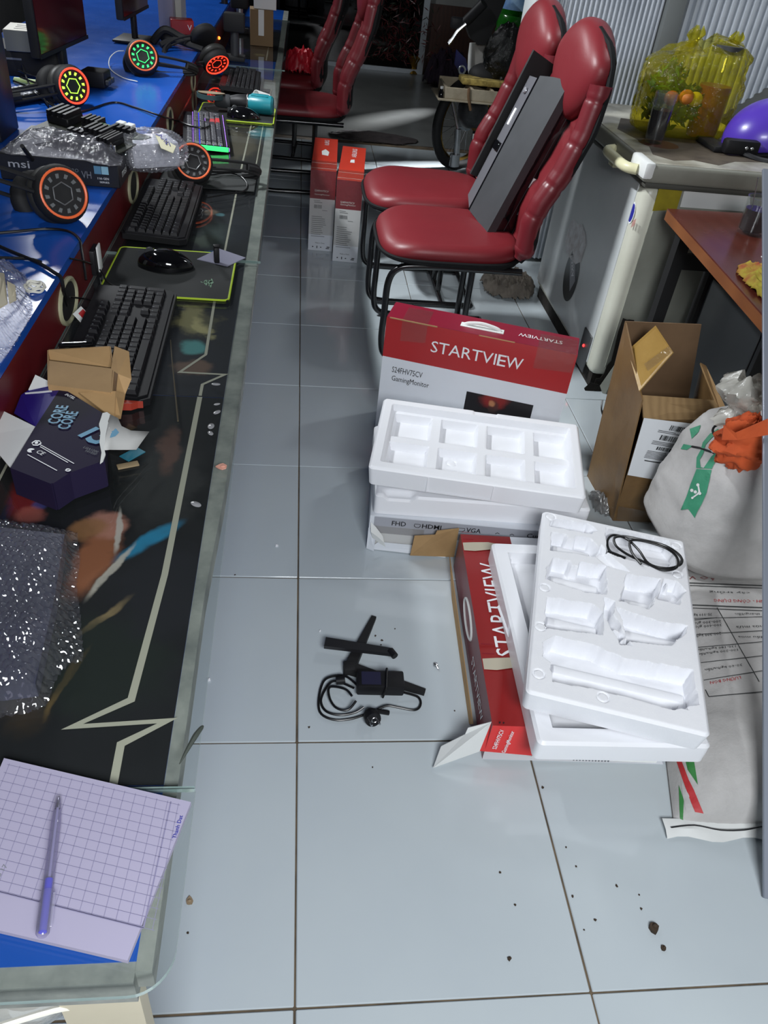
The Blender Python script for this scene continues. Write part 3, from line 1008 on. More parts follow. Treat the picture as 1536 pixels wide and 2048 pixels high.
P = lambda px, py, z: tuple(on_z(px, py, z))
PX = lambda px, py, x: tuple(on_x(px, py, x))
PY = lambda px, py, y: tuple(on_y(px, py, y))
cable('thin black cable curving across the shelf into the upper hole of the fascia', [P(-30, 468, .804), P(30, 463, .804), P(90, 458, .804), P(135, 462, .804), P(158, 478, .803), PX(163, 500, -.462), PX(168, 530, -.455), PX(172, 560, -.45)], .0028)
cable('thick black cable running over the shelf edge into the lower hole', [P(-30, 480, .806), P(20, 502, .806), P(75, 525, .806), P(108, 545, .805), PX(122, 556, -.462), PX(128, 585, -.46), PX(135, 610, -.462)], .0036)
cable('short black cable joining the thick one on the blue shelf', [P(-30, 515, .804), P(20, 516, .804), P(60, 518, .804), P(82, 524, .804)], .003)
cable('thin dark mouse cable crossing the fascia beside the snake emblem pad', [PX(140, 517, -.46), PX(165, 522, -.45), P(188, 530, .715), P(205, 545, .712), P(213, 562, .708), P(235, 575, .706), P(250, 583, .71)], .0018)
cable('black keyboard cable running out of the lower fascia hole', [PX(140, 594, -.462), P(165, 597, .71), P(185, 600, .71), P(205, 595, .708), P(225, 585, .712)], .0018)
cable('black cable looping over the plain black pad by the upper headset', [P(415, 395, .703), P(455, 388, .704), P(487, 382, .704), P(494, 368, .705), P(480, 352, .706), P(455, 346, .708), P(420, 350, .712)], .0022)
cable('long black cable lying over the bright blue shelf towards the fascia', [P(70, 170, .81), P(100, 205, .806), P(150, 225, .804), P(225, 205, .804), P(270, 215, .804), P(325, 233, .803), PX(350, 240, -.455), P(385, 252, .712)], .003)
cable('thin white cable loop beside the green lit headset', [P(248, 102, .86), P(232, 104, .84), P(219, 118, .82), P(221, 138, .806), P(245, 155, .804), P(275, 163, .804)], .0017, m_cablew)
cable('black cable bundle over the rainbow keyboard', [P(355, 240, .72), P(375, 250, .735), P(405, 256, .735), P(420, 252, .73)], .0035)
cable('black cable draped from the dark screen to the shelf', [PY(45, 130, 2.6), P(62, 175, .84), P(95, 205, .81), P(130, 225, .805)], .003)
for k, (dx, dy) in enumerate(((0, 0), (6, 14), (-8, 22))):
    cable('black cable in the tangle beside the dark cabinet side, strand %s' % ('nearest the bright keys', 'in the middle', 'lowest')[k], [P(35 + dx, 140 + dy, .86), P(60 + dx, 150 + dy, .84), P(85 + dx, 160 + dy, .83), P(105 + dx, 190 + dy, .81)], .003)

# white switch held at the fascia edge
sw = thing('adapter_plug', 'black and white plug standing against the fascia by the snake emblem pad', 'plug', M=frame(on_z(187, 545, .70), (1, 0, 0), (0, 1, 0)))
part('body', MB().rbox(-.012, .012, -.02, .03, 0.0, .055, .004), m_black, sw)
part('white_face', MB().rbox(.013, .017, -.008, .022, 0.004, .060, .002), m_paperw, sw)
cd = thing('small_card', 'small red and white card leaning by the keyboard corner', 'card', M=frame(on_z(176, 645, .70), (0.2, 1, 0), (-1, 0.2, 1.2)))
part('sheet', MB().box(-.018, .018, 0, .03, 0, .0015), m_paperw, cd)
part('red_print', printlines([(-.006, .016, .004, .024)], .0019), m_boxred, cd)
ph = thing('pocket_knife', 'slim black clip lying on the brown carton edge', 'clip', M=frame(on_z(152, 693, .757), (1, .22, 0), (-.22, 1, 0)))
part('body', MB().rbox(-.028, .028, -.005, .005, 0, .007, .003), m_blackg, ph)
part('metal_line', MB().rbox(-.022, .018, -.0015, .0015, .007, .0082, .0005, seg=1), m_steel, ph)

# grey card with black clip
gc = thing('grey_card', 'small grey square card with a black post on it at the glass joint', 'card', (0, 0, 0))
pts = [on_z(*p, .704) for p in ((394, 518), (455, 532), (491, 515), (438, 497))]
part('sheet', MB().slab(pts, .0016), mat('lavender_grey_card', (128, 128, 146), 0.5), gc)
bpt = on_z(437, 524, .706)
part('post', MB().rbox(-.006, .006, -.006, .006, 0, .036, .002, 0, tl(bpt.x - .004, bpt.y, .7045) @ rot(.3)).rbox(-.007, .009, -.005, .005, .036, .042, .002, 0, tl(bpt.x - .004, bpt.y, .7045) @ rot(.3)), m_black, gc)

# ------------------------------------------------------------------ angle grinder and what lies around it
gr = thing('angle_grinder', 'teal angle grinder with a black neck lying over the far mouse pad', 'grinder', M=frame((-0.125, 2.845, 0.737), (-1, 0.10, 0.0), (0, -1, 0)))
part('motor_housing', MB().lathe([(0, 0), (.026, .001), (.033, .008), (.034, .03), (.034, .085), (.030, .092), (.030, .098)], 20, 0, rot(PI / 2, 'Y')), m_teal, gr)
for a in (0.3, 1.0, -0.4):
    part('housing_rib', MB().rbox(.02, .085, -.003, .003, .032, .036, .001, 0, rot(a, 'X'), seg=1), m_teal, gr)
part('badge', MB().rbox(.03, .05, -.012, .008, .0335, .0355, .001, 0, rot(2.3, 'X'), seg=1), mat('red_badge', (190, 66, 50), .5), gr)
part('neck', MB().lathe([(.028, .098), (.030, .105), (.027, .14), (.020, .165), (0, .167)], 18, 0, rot(PI / 2, 'Y')), m_black, gr)
part('collar', MB().lathe([(.031, .0), (.033, .003), (.031, .006)], 20, 0, tl(.095, 0, 0) @ rot(PI / 2, 'Y')), m_steel, gr)
part('gear_head', MB().rbox(.16, .225, -.024, .024, -.024, .020, .012), m_greyd, gr)
part('cutting_disc', MB().lathe([(0, -.0015), (.012, -.0015), (.050, -.001), (.050, .001), (.012, .003), (0, .003)], 32, 0, tl(.235, .01, .024) @ rot(.12, 'X')), mat('worn_disc', (150, 136, 112), .6, var=(20, .7, (96, 88, 76))), gr)
part('guard', MB().lathe([(.052, -.012), (.056, -.012), (.056, .004), (.052, .004)], 20, 0, tl(.235, .01, .02), True, -.4, 2.6), mat('teal_grey_guard', (52, 74, 78), .5), gr)
wc = thing('white_cup', 'small white tapered cup lying behind the teal grinder', 'cup', M=frame((-0.150, 3.02, 0.727), (-0.7, -.5, 0.1), (0, -.6, 1)))
part('body', MB().lathe([(0, 0), (.016, 0), (.027, .06), (.025, .06), (.014, .004)], 20, 0, rot(PI / 2, 'Y')), m_paperw, wc)
part('printed_mark', MB().box(.025, .040, -.006, .006, .0235, .0245), m_ink, wc)

# ------------------------------------------------------------------ opened processor box (blue-violet) and inner cartons
ZB = 0.748
pb = thing('processor_box', 'torn dark violet processor box with white flaps and teal lettering', 'box', (0, 0, 0))
m_pbox = mat('violet_black_print', (30, 24, 50), 0.62, spec=0.2, spots=[S(150, 800, .05, .03, .3, (50, 30, 104), .9, .03), S(185, 815, .03, .02, .5, (96, 34, 100), .8, .03), S(100, 880, .08, .05, 0, (20, 20, 30), .8, .03)])
m_pblue = mat('violet_print', (40, 28, 122), 0.45, spec=0.3, spots=[S(70, 810, .03, .02, .3, (36, 20, 140), .8, .02), S(100, 800, .01, .04, .9, (120, 110, 190), .6, .01)])
A_, B_, C_, D_, E_, F_, G_ = [on_z(*p, ZB) for p in ((121, 776), (205, 828), (206, 920), (138, 944), (104, 966), (22, 934), (71, 853))]
dn = lambda p, dz: Vector((p.x, p.y, p.z - dz))
body = MB().slab([A_, G_, F_, E_, D_, C_, B_], .003)
part('main_face', body, m_pbox, pb)
sd = MB()
for a, b in ((F_, E_), (E_, D_), (D_, C_), (C_, B_), (B_, A_)):
    sd.slab([a, b, dn(b, .046), dn(a, .046)], .002)
part('side_wall', sd, m_pbox, pb)
q1, q2, q3, q4 = on_z(28, 826, .728), on_z(42, 790, .732), on_z(72, 770, .738), on_z(95, 766, .742)
part('violet_flap', MB().slab([A_, q4, q3, q2, q1, G_], .002), m_pblue, pb)
sl = MB().slab([on_z(50, 786, .7335), on_z(104, 781, .7475), on_z(104, 784, .7475), on_z(51, 789, .7335)], .0006)
part('printed_strip', sl, m_inkw, pb)
part('white_flap', MB().slab([on_z(70, 853, .7465), on_z(5, 821, .735), on_z(-32, 872, .728), on_z(20, 935, .742)], .002), m_paperw, pb)
part('white_flap', MB().slab([on_z(72, 751, .748), on_z(113, 771, .746), on_z(95, 773, .744), on_z(58, 781, .735)], .002), m_paperw, pb)
# torn flap: ragged rim and curled tail
rim = [(205, 826), (214, 824), (221, 829), (216, 842), (219, 855), (213, 868), (211, 882), (208, 895), (211, 908), (206, 921), (200, 926), (203, 905), (199, 885), (201, 865), (198, 848), (202, 836)]
part('torn_edge', MB().slab([on_z(x, y, .754) for x, y in rim[::-1]], .002), m_paperw, pb)
tailm = MB()
tp = [[(221, 829, .757), (236, 836, .754), (243, 852, .748), (262, 861, .738), (299, 863, .726)], [(213, 868, .755), (224, 870, .748), (240, 874, .741), (262, 878, .733), (288, 878, .724)], [(208, 900, .754), (220, 899, .745), (238, 899, .737), (256, 899, .730), (273, 899, .722)]]
gx = np.array([[on_z(*p)[0] for p in r_] for r_ in tp]); gy = np.array([[on_z(*p)[1] for p in r_] for r_ in tp]); gz = np.array([[p[2] for p in r_] for r_ in tp])
tailm.grid(gx, gy, gz)
o = part('torn_flap', tailm, mat('grey_card_back', (186, 186, 184), .8), pb)
sm = o.modifiers.new('thick', 'SOLIDIFY'); sm.thickness = .0016
I4 = Matrix.Identity(4)
text_px('i3', (156, 870), (193, 892), ZB + .0012, I4, pb, m_inkteal, height=.050, bold=.06)
for p0, p1 in (((117, 848), (137, 812)), ((137, 859), (157, 824))):
    text_px('CORE', p0, p1, ZB + .0012, I4, pb, m_inkteal, height=.0185, bold=.06)
text_px('CE', (71, 905), (84, 911), ZB + .0012, I4, pb, m_inkw, bold=.02)
text_px('10105F', (170, 903), (191, 911), ZB + .0012, I4, pb, m_inkg)
text_px('LGA1200', (166, 896), (194, 906), ZB + .0012, I4, pb, m_inkg)
text_px('INTEL', (129, 790), (147, 799), ZB + .0012, I4, pb, m_inkw, bold=.03)
ln_ = MB()
for (a, b) in (((80, 889), (148, 927)), ((80, 893), (136, 925)), ((55, 909), (114, 941))):
    p, q = on_z(*a, ZB + .0009), on_z(*b, ZB + .0009)
    n_ = Vector((-(q - p).y, (q - p).x, 0)).normalized() * .0007
    ln_.add([p - n_, q - n_, q + n_, p + n_], [(0, 1, 2, 3)])
hc = on_z(73, 886, ZB + .001)
ln_.tube([(hc.x + .0062 * math.cos(PI / 3 * k), hc.y + .0062 * math.sin(PI / 3 * k), hc.z) for k in range(6)], .0009, 4, closed=True)
ln_.lathe([(0, 0), (.0025, 0), (.0025, .0006)], 8, 0, tl(hc.x, hc.y, hc.z))
hc = on_z(62, 901, ZB + .0009); ln_.lathe([(0, 0), (.005, 0), (.005, .0004)], 12, 0, tl(hc.x, hc.y, hc.z), False, 0.6, 5.2)
hc = on_z(136, 940, ZB + .001); ln_.tube([(hc.x + .0032 * math.cos(a), hc.y + .0024 * math.sin(a), hc.z) for a in np.linspace(0, 2 * PI, 12, endpoint=False)], .0008, 4, closed=True)
part('printed_marks', ln_, m_inkw, pb)

kb = thing('inner_carton', 'folded brown carton insert lying between keyboard and violet box', 'carton', (0, 0, 0))
zt = .756
tb = [on_z(*p, zt) for p in ((97, 700), (98, 768), (222, 784), (226, 737), (219, 693))]
part('tray', MB().slab([on_z(98, 721, zt), on_z(98, 768, zt), on_z(222, 784, zt), on_z(225, 737, zt)], .003), m_kraft, kb)
part('lid_panel', MB().slab([on_z(97, 700, zt + .004), on_z(98, 719, zt - .012), on_z(225, 735, zt - .012), on_z(219, 693, zt + .004)], .003), m_kraft, kb)
sides = MB()
for i in range(5):
    a, b = tb[i], tb[(i + 1) % 5]
    sides.slab([a, b, dn(b, .054), dn(a, .054)], .002)
part('side_wall', sides, m_kraft, kb)
cub = [on_z(*p, zt + .008) for p in ((229, 692), (221, 722), (222, 786), (240, 786), (257, 745), (259, 704))]
part('end_block', MB().slab([on_z(229, 692, zt + .010), on_z(222, 738, zt), on_z(236, 748, zt), on_z(258, 703, zt + .006)], .003), m_kraft, kb)
part('end_block', MB().slab([on_z(258, 703, zt + .006), on_z(236, 748, zt), on_z(232, 788, zt - .02), on_z(250, 790, zt - .03), on_z(263, 758, zt - .01)], .003), m_kraft, kb)
part('end_block', MB().slab([on_z(224, 738, zt), on_z(222, 786, zt - .01), on_z(240, 792, zt - .03), on_z(236, 748, zt)], .003), m_kraftin, kb)
part('loose_flap', MB().slab([on_z(158, 785, .752), on_z(228, 837, .735), on_z(242, 836, .735), on_z(251, 788, .738), on_z(231, 782, .756)], .0025), m_kraft, kb)

# ------------------------------------------------------------------ bubble wrap
def bubble_sheet(outline, zfun, z0, res=.0022, bub=.0095, bh=.0026, seed=0, crumple=.006, closed_bottom=True):
    xs = [p[0] for p in outline]; ys = [p[1] for p in outline]
    X, Yv = np.meshgrid(np.arange(min(xs), max(xs) + res, res), np.arange(min(ys), max(ys) + res, res))
    sd = poly_sdf(outline, X, Yv)
    edge = sst(0.0, .02, -sd)
    Z = z0 + zfun(X, Yv, sd) * edge + crumple * (ridged(X * 32, Yv * 32, seed, 3) - .35) * (0.35 + .65 * edge)
    row = np.round(Yv / (bub * .866)); ox = (row % 2) * bub / 2
    cx = np.round((X - ox) / bub) * bub + ox; cy = row * bub * .866
    d = np.sqrt((X - cx) ** 2 + (Yv - cy) ** 2) / (bub * .46)
    Z = Z + bh * np.sqrt(np.clip(1 - d * d, 0, 1)) * (.5 + .5 * vnoise(cx * 90, cy * 90, seed + 5))
    Z = np.maximum(Z, z0 + .0005)
    idx = -np.ones(X.shape, int)
    keep = sd < res * .7
    idx[keep] = np.arange(keep.sum())
    vs = np.stack([X[keep], Yv[keep], Z[keep]], -1).tolist()
    q = keep[:-1, :-1] & keep[1:, :-1] & keep[:-1, 1:] & keep[1:, 1:]
    jj, ii = np.nonzero(q)
    fs = [(idx[j, i], idx[j, i + 1], idx[j + 1, i + 1], idx[j + 1, i]) for j, i in zip(jj, ii)]
    return MB().add(vs, fs, 0, None, True)


wp = thing('wrapped_package', 'dark package in shiny bubble wrap beside the notepad', 'package', (0, 0, 0))
ol = [tuple(on_z(*p, .712)[:2]) for p in ((-60, 1030), (0, 1035), (60, 1042), (152, 1054), (158, 1110), (150, 1160), (158, 1210), (165, 1308), (128, 1322), (108, 1350), (90, 1398), (68, 1410), (0, 1424), (-60, 1430))]
core = [tuple(on_z(*p, .712)[:2]) for p in ((-50, 1052), (0, 1054), (138, 1070), (118, 1200), (75, 1395), (0, 1405), (-50, 1405))]
cgx, cgy = sum(p[0] for p in core) / len(core), sum(p[1] for p in core) / len(core)
part('core', MB().prism([(cgx + (x - cgx) * .94, cgy + (y - cgy) * .92) for x, y in core[::-1]], .7, .722), m_wrapdark, wp)
part('bubble_wrap', bubble_sheet(ol, lambda X, Yv, sd: .031 * sst(0, .045, -poly_sdf(core, X, Yv) + .022) + .004, .7, seed=3, res=.0017, crumple=.008, bh=.0046, bub=.0100), m_bubbled, wp)

lw = thing('bubble_wrap_sheet', 'crumpled bubble wrap with cream boards inside at the shelf edge', 'bubble wrap', (0, 0, 0))
ol = [tuple(on_z(*p, .815)[:2]) for p in ((-80, 560), (-20, 540), (5, 532), (30, 525), (46, 535), (58, 552), (56, 570), (62, 598), (58, 625), (40, 650), (22, 680), (0, 706), (-80, 760))]
part('film', bubble_sheet(ol, lambda X, Yv, sd: .035 * sst(0, .06, -sd) + .02 * fbm(X * 14, Yv * 14, 2), .8005, seed=8, crumple=.014, res=.0019, bh=.0044), m_bubble, lw)
part('cream_board', MB().slab([on_z(-2, 545, .86), on_z(-8, 618, .845), on_z(14, 605, .845), on_z(8, 546, .865)], .003), m_beige, lw)
part('cream_board', MB().slab([on_z(14, 562, .855), on_z(18, 605, .842), on_z(32, 598, .842), on_z(30, 570, .855)], .003), m_beige, lw)
rb = MB()
cc = on_z(70, 574, .806)
for k in range(4):
    rb.tube(spline([(cc.x + (.016 - .002 * k) * math.cos(a + k) * (1.2 if k % 2 else .9), cc.y + (.020 - .004 * k) * math.sin(a + k), .804 + .003 * k + .002 * math.sin(3 * a + k)) for a in np.linspace(0, 2 * PI, 9, endpoint=False)], 4, True), .0022, 6, closed=True)
tag(part('twist_tie', rb, m_cablew), 'small white coil of tie on the blue shelf edge', 'cable tie')

# ------------------------------------------------------------------ long dark board box with wrap and circuit boards on top
mbx = thing('board_box', 'long dark board box with white lettering on the blue shelf', 'box', M=frame((-0.722, 1.505, 0.8005), (1, -0.02, 0), (0.02, 1, 0)))
part('carton', MB().rbox(0, .272, 0, .27, 0, .058, .002, seg=1), mat('black_carton', (30, 31, 36), .45, var=(6, .4, (40, 40, 46))), mbx)
TF = frame((0, -.0006, 0), (1, 0, 0), (0, 0, 1))
text_obj('msi', .048, mbx, TF @ tl(.022, .030, 0), mat('dim_white_print', (168, 170, 176), .5), height=.016, bold=.02)
text_obj('VH', .022, mbx, TF @ tl(.186, .018, 0), mat('dim_grey_print', (126, 128, 134), .5), height=.016)
text_obj('PRO', .020, mbx, TF @ tl(.160, .030, 0), m_inkg, height=.008)
part('sticker', printlines([(.216, .232, .030, .048)], .0008), mat('pale_blue_print', (92, 140, 170), .5), mbx, TF)
part('sticker', printlines([(.233, .249, .030, .048)], .0008), mat('pale_blue_light', (150, 196, 214), .5), mbx, TF)
text_obj('11th GEN', .026, mbx, TF @ tl(.222, .018, .0004), m_inkw, height=.005)
text_obj('SERIES', .022, mbx, TF @ tl(.226, .010, .0004), m_inkw, height=.004)
TR = frame((.2726, 0, 0), (0, 1, 0), (0, 0, 1))
text_obj('msi', .05, mbx, TR @ tl(.03, .018, 0), m_inkw, height=.018, bold=.02)

fw = thing('bubble_wrap_sheet', 'clear film sheet spread over the long dark board box', 'bubble wrap', (0, 0, 0))
ol = [tuple(on_z(*p, .875)[:2]) for p in ((-5, 292), (28, 268), (75, 258), (92, 250), (130, 262), (190, 258), (238, 262), (246, 300), (240, 322), (215, 322), (170, 312), (115, 304), (60, 302), (20, 300))]
part('film', bubble_sheet(ol, lambda X, Yv, sd: .022 * sst(0, .05, -sd), .8625, seed=12, crumple=.016, bh=.0004, res=.0025), clear('film_wrap', (235, 235, 240), 1.5, .1, body=.28, bodycol=(150, 150, 160), bump=(40, .9, .01)), fw)
bw = thing('bubble_bag', 'small bubble wrapped parcel with a handwritten cream label', 'parcel', (0, 0, 0))
bc = on_z(300, 306, .845)
uu = np.linspace(0, 2 * PI, 220, endpoint=False)[None, :]; vv = np.linspace(.03, PI - .03, 120)[:, None]
sgq = lambda q_, p_: np.sign(q_) * np.abs(q_) ** p_
rd = 1 + .16 * (ridged(uu * 1.5 + vv, vv * 2.2, 21, 3) - .5) + .045 * np.abs(np.sin(uu * 22) * np.sin(vv * 24)) + .05 * (fbm(uu * 9, vv * 12, 4) - .5)
BT = tl(bc.x, bc.y + .01, .850) @ rot(.5) @ Matrix.Scale(1.22, 4)
part('bubble_wrap', MB().grid(.070 * rd * sgq(np.sin(vv), .75) * sgq(np.cos(uu), .8), .058 * rd * sgq(np.sin(vv), .75) * sgq(np.sin(uu), .8), .036 * rd * sgq(np.cos(vv), .8) + 0 * uu, 0, BT, True, close=True), m_bubble, bw)
part('core', MB().rbox(-.052, .052, -.040, .040, -.028, .024, .012, 0, BT), mat('parcel_core', (232, 233, 240), .5, var=(60, .6, (170, 172, 186)), bump=(120, .6, .004)), bw)
lb = [on_z(*p, .893) for p in ((310, 268), (352, 292), (346, 306), (322, 296))]
part('paper_label', MB().slab(lb[::-1], .001), mat('cream_label', (206, 202, 170), .7), bw)
sg = MB()
for pts in ([(312, 268), (318, 271), (324, 270), (322, 276), (328, 279)], [(328, 283), (333, 278), (332, 288), (337, 284), (340, 291)]):
    sg.tube(spline([on_z(x, y, .8955) for x, y in pts], 5), .0009, 5)
part('handwriting', sg, m_inkblue, bw)

cbd = thing('circuit_board', 'bare circuit board with black heat sinks on the film sheet', 'circuit board', M=frame(on_z(180, 268, .880), (1, -.45, -.06), (.45, 1, 0.1)) @ Matrix.Scale(1.25, 4))
part('board', MB().box(-.10, .10, -.05, .06, 0, .002), mat('dark_board', (24, 30, 26), .5, var=(40, .7, (50, 50, 40))), cbd)
for x, y, w, d, h in ((-.07, .02, .05, .05, .028), (-.01, .03, .04, .03, .02), (.03, -.01, .045, .04, .024), (.065, -.025, .03, .05, .02), (.0, -.03, .05, .015, .012), (.055, .035, .05, .02, .014)):
    h *= .65
    hs = MB().rbox(x - w / 2, x + w / 2, y - d / 2, y + d / 2, .002, h, .002, seg=1)
    for k in range(4):
        hs.box(x - w / 2 + w * (k + .2) / 4, x - w / 2 + w * (k + .7) / 4, y - d / 2, y + d / 2, h, h + .008)
    part('heat_sink', hs, m_black, cbd)
part('port', MB().rbox(.03, .046, .045, .06, .002, .018, .001, seg=1).rbox(.05, .066, .045, .06, .002, .018, .001, seg=1), m_paperw, cbd)
cap = MB()
for k in range(10):
    cap.lathe([(0, .014), (.003, .014), (.003, .002)], 8, 0, tl(.02 + .008 * k, -.048 + .006 * math.sin(k * 2), 0))
part('capacitor', cap, m_steel, cbd, stuff=True)
part('green_chip', MB().rbox(.0, .03, .012, .03, .002, .016, .001, seg=1), mat('green_chip', (40, 92, 52), .5), cbd)
antn = MB().tube([P(80, 340, .80), tuple(on_y(44, 292, 1.40))], [.006, .0045], 8)
tag(part('antenna_stick', antn, m_blackm), 'thin black aerial leaning in front of the long dark box', 'antenna')

# ------------------------------------------------------------------ screens and cases at the back of the shelf
def screen(label, M, w, h, stand=True, face=None):
    o = thing('monitor', label, 'monitor', M=M)
    part('back_shell', MB().rbox(-w / 2, w / 2, 0, .03, 0, h, .006, 0, frame((0, 0, 0), (1, 0, 0), (0, 1, 0))), m_blackm, o)
    part('screen', MB().box(-w / 2 + .008, w / 2 - .008, -.002, 0, .012, h - .008), face or mat('dark_screen', (30, 10, 16), .08), o)
    part('bezel', MB().box(-w / 2, w / 2, -.004, 0, 0, .012), m_black, o)
    if stand:
        part('stand', MB().rbox(-.02, .02, .005, .025, -.1, .04, .004).rbox(-.1, .1, -.06, .09, -.1, -.09, .004), m_black, o)
    return o


msc = mat('red_reflection_screen', (58, 18, 28), .12, var=(3, .6, (38, 12, 22)))  # maroon of the reflection painted into the screen colour
screen('dark monitor with a painted maroon reflection behind the red lit headset', frame((-0.812, 2.60, 0.905), (.10, 1, 0), (-1, .10, 0)), .46, .34, True, msc)
screen('dark monitor with a painted red reflection beside the white computer case', frame((-0.735, 3.55, 0.905), (.06, 1, 0), (-1, .06, 0)), .46, .34, True, msc)
cs = thing('computer_case', 'tall black computer case at the left edge of the frame', 'computer case', M=frame((-1.10, 1.80, .8005), (1, 0, 0), (0, 1, 0)))
part('case_shell', MB().rbox(0, .295, 0, .16, 0, .42, .006), mat('case_black', (26, 26, 30), .4), cs)
part('side_panel', MB().rbox(.01, .285, -.003, 0, .01, .41, .001, seg=1), mat('case_panel', (34, 33, 36), .35), cs)
wcs = thing('computer_case', 'white computer case standing behind the monitor with the red reflection', 'computer case', M=frame((-0.70, 3.93, .8005), (1, 0, 0), (0, 1, 0)))
part('case_shell', MB().rbox(0, .07, 0, .25, 0, .4, .004), mat('case_lilac', (150, 148, 164), .5), wcs)
part('white_edge', MB().rbox(.07, .10, .06, .25, 0, .4, .003, seg=1), mat('case_white', (196, 198, 190), .5), wcs)
ups = thing('black_box', 'low black box under the pale vented unit', 'box', M=frame((-1.08, 2.62, .8005), (1, .1, 0), (-.1, 1, 0)))
part('shell', MB().rbox(0, .23, 0, .2, 0, .082, .004), m_blackm, ups)
part('front_slot', MB().box(.05, .11, -.001, .002, .05, .056), m_inkg, ups)
psu = thing('power_supply', 'pale beige vented power unit behind the tall black case', 'power unit', M=frame((-1.00, 2.58, .884), (1, .12, 0), (-.12, 1, 0)))
part('shell', MB().rbox(0, .145, 0, .15, 0, .062, .002, seg=1), mat('beige_metal', (196, 192, 180), .5), psu)
part('front_face', MB().box(0.001, .144, -.001, .0, .001, .061), mat('beige_metal_dark', (112, 114, 108), .5), psu)
vent = MB()
for k in range(3):
    vent.box(.03, .13, .03 + k * .035, .037 + k * .035, .062, .0625)
part('vent_slot', vent, m_blackm, psu)
rk = thing('bright_keyboard', 'keyboard with white keys lying among cables by the tall black case', 'keyboard', M=frame(on_z(52, 195, .805), (.55, .9, 0), (-.9, .55, 0)))
part('case', MB().rbox(-.1, .1, -.06, .06, 0, .016, .004), m_black, rk)
for a in range(9):
    for b in range(5):
        link('keycap', KM[(1, 1.0, id(m_key))] if False else KM.setdefault(('wk',), key_mesh(1, 1, [mat('keycap_white', (190, 192, 200), .4), m_ink])), rk, tl(-.08 + a * .02, -.042 + b * .02, .016))
part('light_strip', MB().box(-.1, .1, .062, .066, .002, .012), m_ledblue, rk)
gb = MB().tube([P(30, 162, .83), P(75, 168, .83)], .012, 10)
tag(part('green_tube', gb, mat('pale_green', (140, 160, 100), .5)), 'short pale green tube above the white keyed keyboard', 'tube')
hub = thing('small_hub', 'black multi-port hub beside the red lit headset', 'hub', M=frame(on_z(200, 172, .805), (1, -.1, 0), (.1, 1, 0)))
part('body', MB().rbox(-.05, .03, -.04, .04, 0, .05, .006), m_black, hub)
for k in range(3):
    part('port', MB().rbox(.03, .042, -.036 + k * .026, -.018 + k * .026, .01, .026, .002, seg=1), m_greyd, hub)
rbx = thing('red_box', 'small red box on the blue shelf beside the white case', 'box', M=frame(on_z(366, 68, .801), (1, .2, 0), (-.2, 1, 0)))
part('carton', MB().rbox(-.055, .05, -.03, .06, 0, .06, .003, seg=1), m_boxred, rbx)
text_obj('V', .02, rbx, frame((.02, -.0305, .02), (1, 0, 0), (0, 0, 1)), m_inkw)
clu = thing('headset_cradle', 'black pile of headset arms and leads behind the green lit headset', 'headset stand', M=frame(on_z(345, 92, .801), (1, .3, 0), (-.3, 1, 0)))
part('arm', MB().tube(spline([(-.08, .02, .01), (-.03, .0, .06), (.03, -.02, .04), (.09, -.05, .02)], 6), .016, 8), m_blackm, clu)
part('arm', MB().tube(spline([(-.06, -.06, .01), (0, -.05, .03), (.06, -.09, .02), (.11, -.12, .01)], 6), .013, 8), m_blackm, clu)
part('pad', MB().ball((0, .03, .03), .05, .04, .03), m_blackm, clu)
fc = thing('brown_carton', 'small taped brown carton standing at the far end of the desk', 'carton', M=frame((-0.30, 4.46, 0.699), (1, .05, 0), (-.05, 1, 0)))
part('shell', MB().rbox(0, .125, 0, .12, 0, .17, .002, seg=1), mat('dull_carton', (128, 104, 74), .8), fc)
part('tape', MB().box(.045, .075, -.001, 0, .05, .17), m_paperw, fc)
wbx = thing('white_parcel', 'small white labelled box on top of the far brown carton', 'box', M=frame((-0.28, 4.47, 0.870), (1, .05, 0), (-.05, 1, 0)))
part('shell', MB().rbox(0, .12, 0, .1, 0, .12, .002, seg=1), m_paperw, wbx)
text_obj('MSI', .05, wbx, frame((.03, -.0008, .05), (1, 0, 0), (0, 0, 1)), m_ink)
for k, (px, py) in enumerate(((480, 40), (470, 95), (450, 20))):
    g = thing('steel_stand', 'dark metal speaker stand at the far desk end, %s' % ('middle one', 'lowest one', 'upper one')[k], 'stand', M=frame(on_z(px, py + 25, .70), (1, 0, 0), (0, 1, 0)))
    part('base', MB().rbox(-.05, .05, -.05, .05, 0, .02, .005), m_blackm, g)
    part('column', MB().tube([(0, 0, .02), (0, 0, .12)], .02, 10), m_alu if k == 0 else m_greyd, g)
    part('head', MB().rbox(-.05, .05, -.03, .03, .12, .2, .01), m_blackm, g)
part_led = MB().ball(on_z(438, 76, .72), .008, .008, .008, 10, 6)
tag(part('status_lamp', part_led, mat('amber_led', (255, 150, 60), .4, emit=(255, 120, 40), emit_s=4)), 'tiny glowing amber lamp beside the hanging lit headset', 'lamp')

